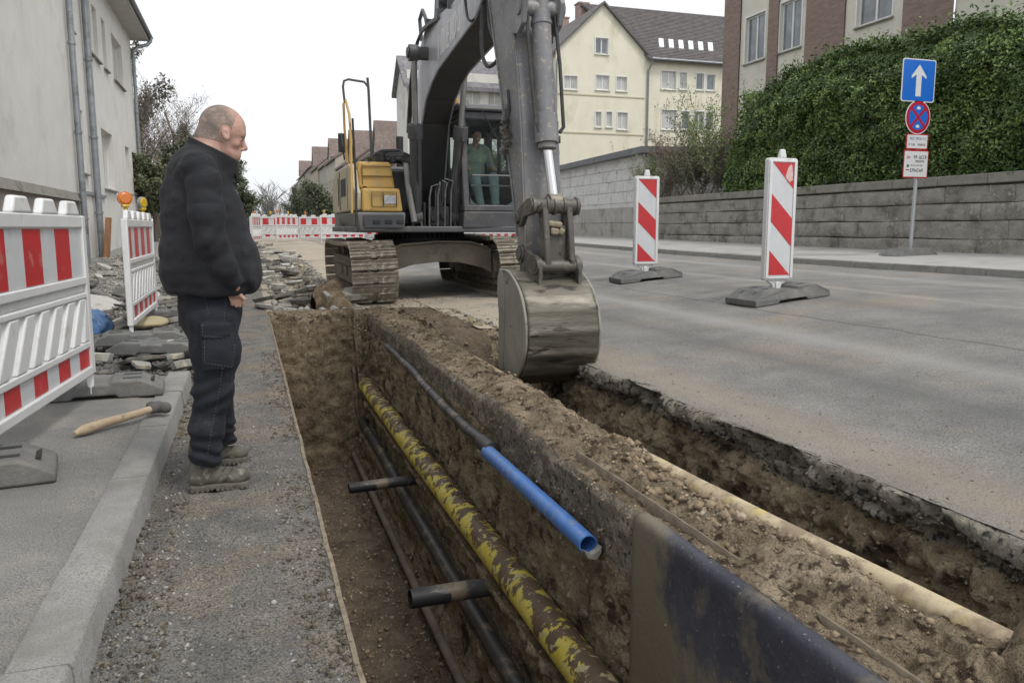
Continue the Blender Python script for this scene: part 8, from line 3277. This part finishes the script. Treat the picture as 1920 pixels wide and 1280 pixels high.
# ---- rubble: broken slabs on the torn up pavement and in the ditch
M_SLAB = mat("broken_concrete", (0.24, 0.23, 0.205), (0.36, 0.345, 0.31), s=3, c3=(0.13, 0.12, 0.105), s3=2.5, t3=(.5, .64), c4=(.46, .40, .29), s4=4, t4=(.6, .68), rough=.9, bump=.008, bs=30)
M_SLABD = mat("broken_asphalt_slab", (0.085, 0.083, 0.078), (0.14, 0.135, 0.125), s=4, c3=(0.22, 0.195, 0.155), s3=3, t3=(.54, .66), rough=.9, bump=.01, bs=40)
M_SLABP = mat("pale_slab", (0.40, 0.39, 0.36), (0.50, 0.485, 0.45), s=3, c3=(.28, .25, .20), s3=3, t3=(.53, .66), rough=.9, bump=.006, bs=30)


def slab(loc, r, th, rot, m, seed, elong=1.0, **tg):
    r_ = random.Random(seed)
    n = r_.randint(5, 8)
    top, bot = [], []
    for k in range(n):
        a = 2 * PI * k / n + r_.uniform(-.25, .25)
        q_ = r * r_.uniform(.7, 1.15)
        top.append((q_ * math.cos(a) * elong, q_ * math.sin(a), th / 2 + r_.uniform(-.15, .15) * th))
        bot.append((q_ * math.cos(a) * elong * r_.uniform(.85, 1.02), q_ * math.sin(a) * r_.uniform(.85, 1.02), -th / 2))
    M = Matrix.Translation(Vector(loc)) @ Euler(rot).to_matrix().to_4x4()
    mb = MB(M)
    fs = [tuple(range(n)), tuple(range(2 * n - 1, n - 1, -1))] + [(k, n + k, n + (k + 1) % n, (k + 1) % n) for k in range(n)]
    mb.add(top + bot, fs)
    what = {id(M_SLAB): "grey concrete", id(M_SLABD): "dark asphalt", id(M_SLABP): "pale"}[id(m)]
    size = "small" if r < .10 else ("large" if r > .18 else "middling")
    shape = "long narrow" if elong > 1.65 else ("blocky" if elong < 1.3 else "oblong")
    y = loc[1]
    if tg["group"].startswith("rubble on"):
        wh_ = ("just past the last kerb stone" if y < 8 else "beside the second barrier" if y < 10 else "beyond the second barrier") + (", house side" if loc[0] < -1.05 else ", kerb side")
    elif tg["group"].startswith("rubble before"):
        wh_ = "before the grey house, " + ("near its drainpipes" if y < 18 else "towards its far corner")
    elif tg["group"].startswith("slabs in"):
        wh_ = "in the ditch, " + ("at its near end" if y < 15 else "abreast of the digger's track" if y < 19 else "past the digger")
    else:
        wh_ = "on the ground before the far barriers" + (", man's side" if loc[0] < .4 else ", digger's side")
    tg["label"] = "%s %s %s fragment %s" % (size, shape, what, wh_)
    return mb.build("paving_fragment", m, None, bevel=.006, origin=loc, kind="thing", **tg)


rr = random.Random(5)
for i in range(40):
    y = 11 + rr.random() * 15
    x = rr.uniform(-3.7, -1.5)
    slab((x, y, float(T(x, y)) + .12), rr.uniform(.08, .24), rr.uniform(.03, .09), (rr.gauss(0, .2), rr.gauss(0, .2), rr.random() * 6), rr.choice([M_SLAB, M_SLABD, M_SLABP, M_SLABD]), 1300 + i, rr.uniform(1, 1.7),
         label="paving fragment strewn before the grey house wall", cat="paving fragment", group="rubble before the grey house")
n = 5000
gx = rng.uniform(-3.8, -1.0, n)
gy = 10 + rng.random(n) * 16
rubble_cloud("rubble", np.stack([gx, gy, side_z(gx, gy) + .01], 1), np.clip(rng.gamma(1.8, .016, n), .006, .10), M_SLAB, "small rubble before the grey house wall", .6, 25)
for i in range(64):
    y = 6.8 + (rr.random() ** 1.3) * 8.5
    x = rr.uniform(-1.95, -.42)
    if abs(x + 1.05) < .12 and y < 10:
        x += .25
    z = float(T(x, y)) + .10 + rr.uniform(.0, .06) * (1 if y > 6.8 else .4)
    s_ = rr.uniform(.06, .17) * (1 + .02 * y)
    m = rr.choice([M_SLAB, M_SLABD, M_SLABD, M_SLABP, M_SLAB])
    slab((x, y, z), s_, rr.uniform(.03, .07), (rr.gauss(0, .16), rr.gauss(0, .16), rr.random() * 6), m, i, rr.uniform(1, 1.7), label="broken piece of paving among the rubble between kerb and grey house", cat="paving fragment", group="rubble on the torn-up pavement")
for i in range(54):
    y = 12.5 + (rr.random() ** 1.4) * 17
    x = rr.uniform(.28, 1.45)
    z = float(pad_z(np.array([x]), np.array([y]))[0]) + rr.uniform(.03, .28) * min(1, (24 - min(y, 23)) / 8 + .15)
    s_ = rr.uniform(.10, .24)
    m = rr.choice([M_SLABP, M_SLAB, M_SLABP, M_SLABD])
    slab((x, y, z), s_, rr.uniform(.04, .10), (rr.gauss(0, .14), rr.gauss(0, .12), rr.gauss(0, .35)), m, 500 + i, rr.uniform(1.2, 2.4), label="pale slab piece tumbled in the ditch left of the digger", cat="slab fragment", group="slabs in the ditch")
for i in range(26):
    y = 19 + rr.random() * 14
    x = rr.uniform(-.7, 1.4)
    slab((x, y, float(T(x, y)) + .05), rr.uniform(.10, .24), rr.uniform(.04, .12), (rr.gauss(0, .1), rr.gauss(0, .1), rr.random() * 6), rr.choice([M_SLAB, M_SLABD, M_SLABP]), 900 + i, rr.uniform(1, 1.8),
         label="loose slab lying on the ground before the far barriers", cat="slab fragment", group="slabs before the far barriers")
n = 7000
gx = rng.uniform(-2.0, -.40, n)
gy = 6.8 + rng.random(n) ** 1.3 * 9
rubble_cloud("rubble", np.stack([gx, gy, side_z(gx, gy) + .01], 1), np.clip(rng.gamma(1.8, .011, n), .004, .07), M_SLABD, "small dark rubble over the torn-up pavement", .6, 21)
n = 4500
gx = rng.uniform(.35, 1.6, n)
gy = 12.1 + rng.random(n) ** 1.3 * 12
rubble_cloud("rubble", np.stack([gx, gy, pad_z(gx, gy) + .01], 1), np.clip(rng.gamma(1.8, .014, n), .006, .09), M_SLAB, "small rubble in the ditch left of the digger", .6, 22)

# earth bank against the left track
def bank(P):
    c = np.array([1.28, 13.2, -.14])
    d = d_ell(P, c, (.34, 1.15, .46))
    return d + .10 * fbm(P, 2.2, 3) + .03 * fbm(P, 9, 3)
body("earth_bank", (.95, 11.7, -.6), (1.95, 14.5, .55), .03, bank, M_SOIL, kind="structure")

# crumpled blue sheet and yellow scrap beside the nearest barrier
def tarp(P):
    c = np.array([-1.62, 9.0, .20])
    d = d_ell(P, c, (.30, .42, .20))
    return d + .07 * np.abs(fbm(P, 5, 3)) + .035 * fbm(P, 14, 2)
o = body("tarpaulin", (-2.05, 8.4, .02), (-1.2, 9.6, .55), .02, tarp, mat("blue_sheet", (0.045, 0.13, 0.30), (0.10, 0.20, 0.38), s=6, c3=(.30, .36, .42), s3=7, t3=(.56, .68), rough=.5, bump=.006, bs=30))
tag(o, "crumpled blue plastic sheet heaped behind the nearest barrier", "tarpaulin")
def scrap(P):
    c = np.array([-1.05, 9.55, .17])
    d = d_ell(P, c, (.20, .30, .07))
    return d + .03 * np.abs(fbm(P, 7, 3))
o = body("sandbag", (-1.4, 9.1, .05), (-.7, 10.0, .35), .015, scrap, mat("ochre_sack", (.36, .30, .17), (.42, .36, .23), s=8, rough=.85, bump=.004, bs=60))
tag(o, "slack ochre sack lying under the second barrier", "sack")
for (x, y, m, lab) in ((-3.75, 25.2, mat("rusty_orange", (.36, .17, .07), (.24, .12, .06), s=5, rough=.8), "rust orange board leaning at the foot of the grey house pipe"),):
    mb = MB()
    mb.box((x, y, .75), (.10, .50, 1.5), rot=(0, .10, 0))
    o = mb.build("leaning_board", m, None, bevel=.01)
    tag(o, lab, "board")

# ---- wooden handled tool lying across the kerb
A, B = U(150, 808, z=.135), U(286, 766, z=.150)
tool = empty("sledgehammer", A, label="wooden handled hammer with dark head lying on the pavement over the kerb", cat="hammer")
d = (B - A).normalized()
mb = MB()
mb.tube([A, A + d * .02, A.lerp(B, .3) + Vector((0, 0, .004)), A.lerp(B, .7), B], [.020, .028, .025, .022, .021], 14)
mb.build("handle", mat("worn_wood", (.36, .27, .175), (.43, .335, .225), s=5, c3=(.22, .17, .12), s3=9, t3=(.55, .66), rough=.7, bump=.002, bs=30, stretch=(1, 4, 4)), tool)
mb = MB()
mb.tube([A - d * .035 + Vector((0, 0, -.006)), A + d * .01], [.012, .024], 9)
mb.build("split_end", mat("raw_wood", (.50, .40, .27), (.38, .29, .19), s=20, rough=.9), tool)
side_ = Vector((-d.y, d.x, 0))
def hh(P):
    c = np.array(B + d * .045)
    e = d_cap(P, c - np.array(side_) * .055, c + np.array(side_) * .055, .034, .030)
    e = smin(e, d_cap(P, c - np.array(d) * .05, c, .028, .034), .012)
    return e + .002 * fbm(P, 30, 2)
cc = np.array(B + d * .045)
body("hammer_head", tuple(cc - .13), tuple(cc + .13), .006, hh, M_SLABD, parent=tool)
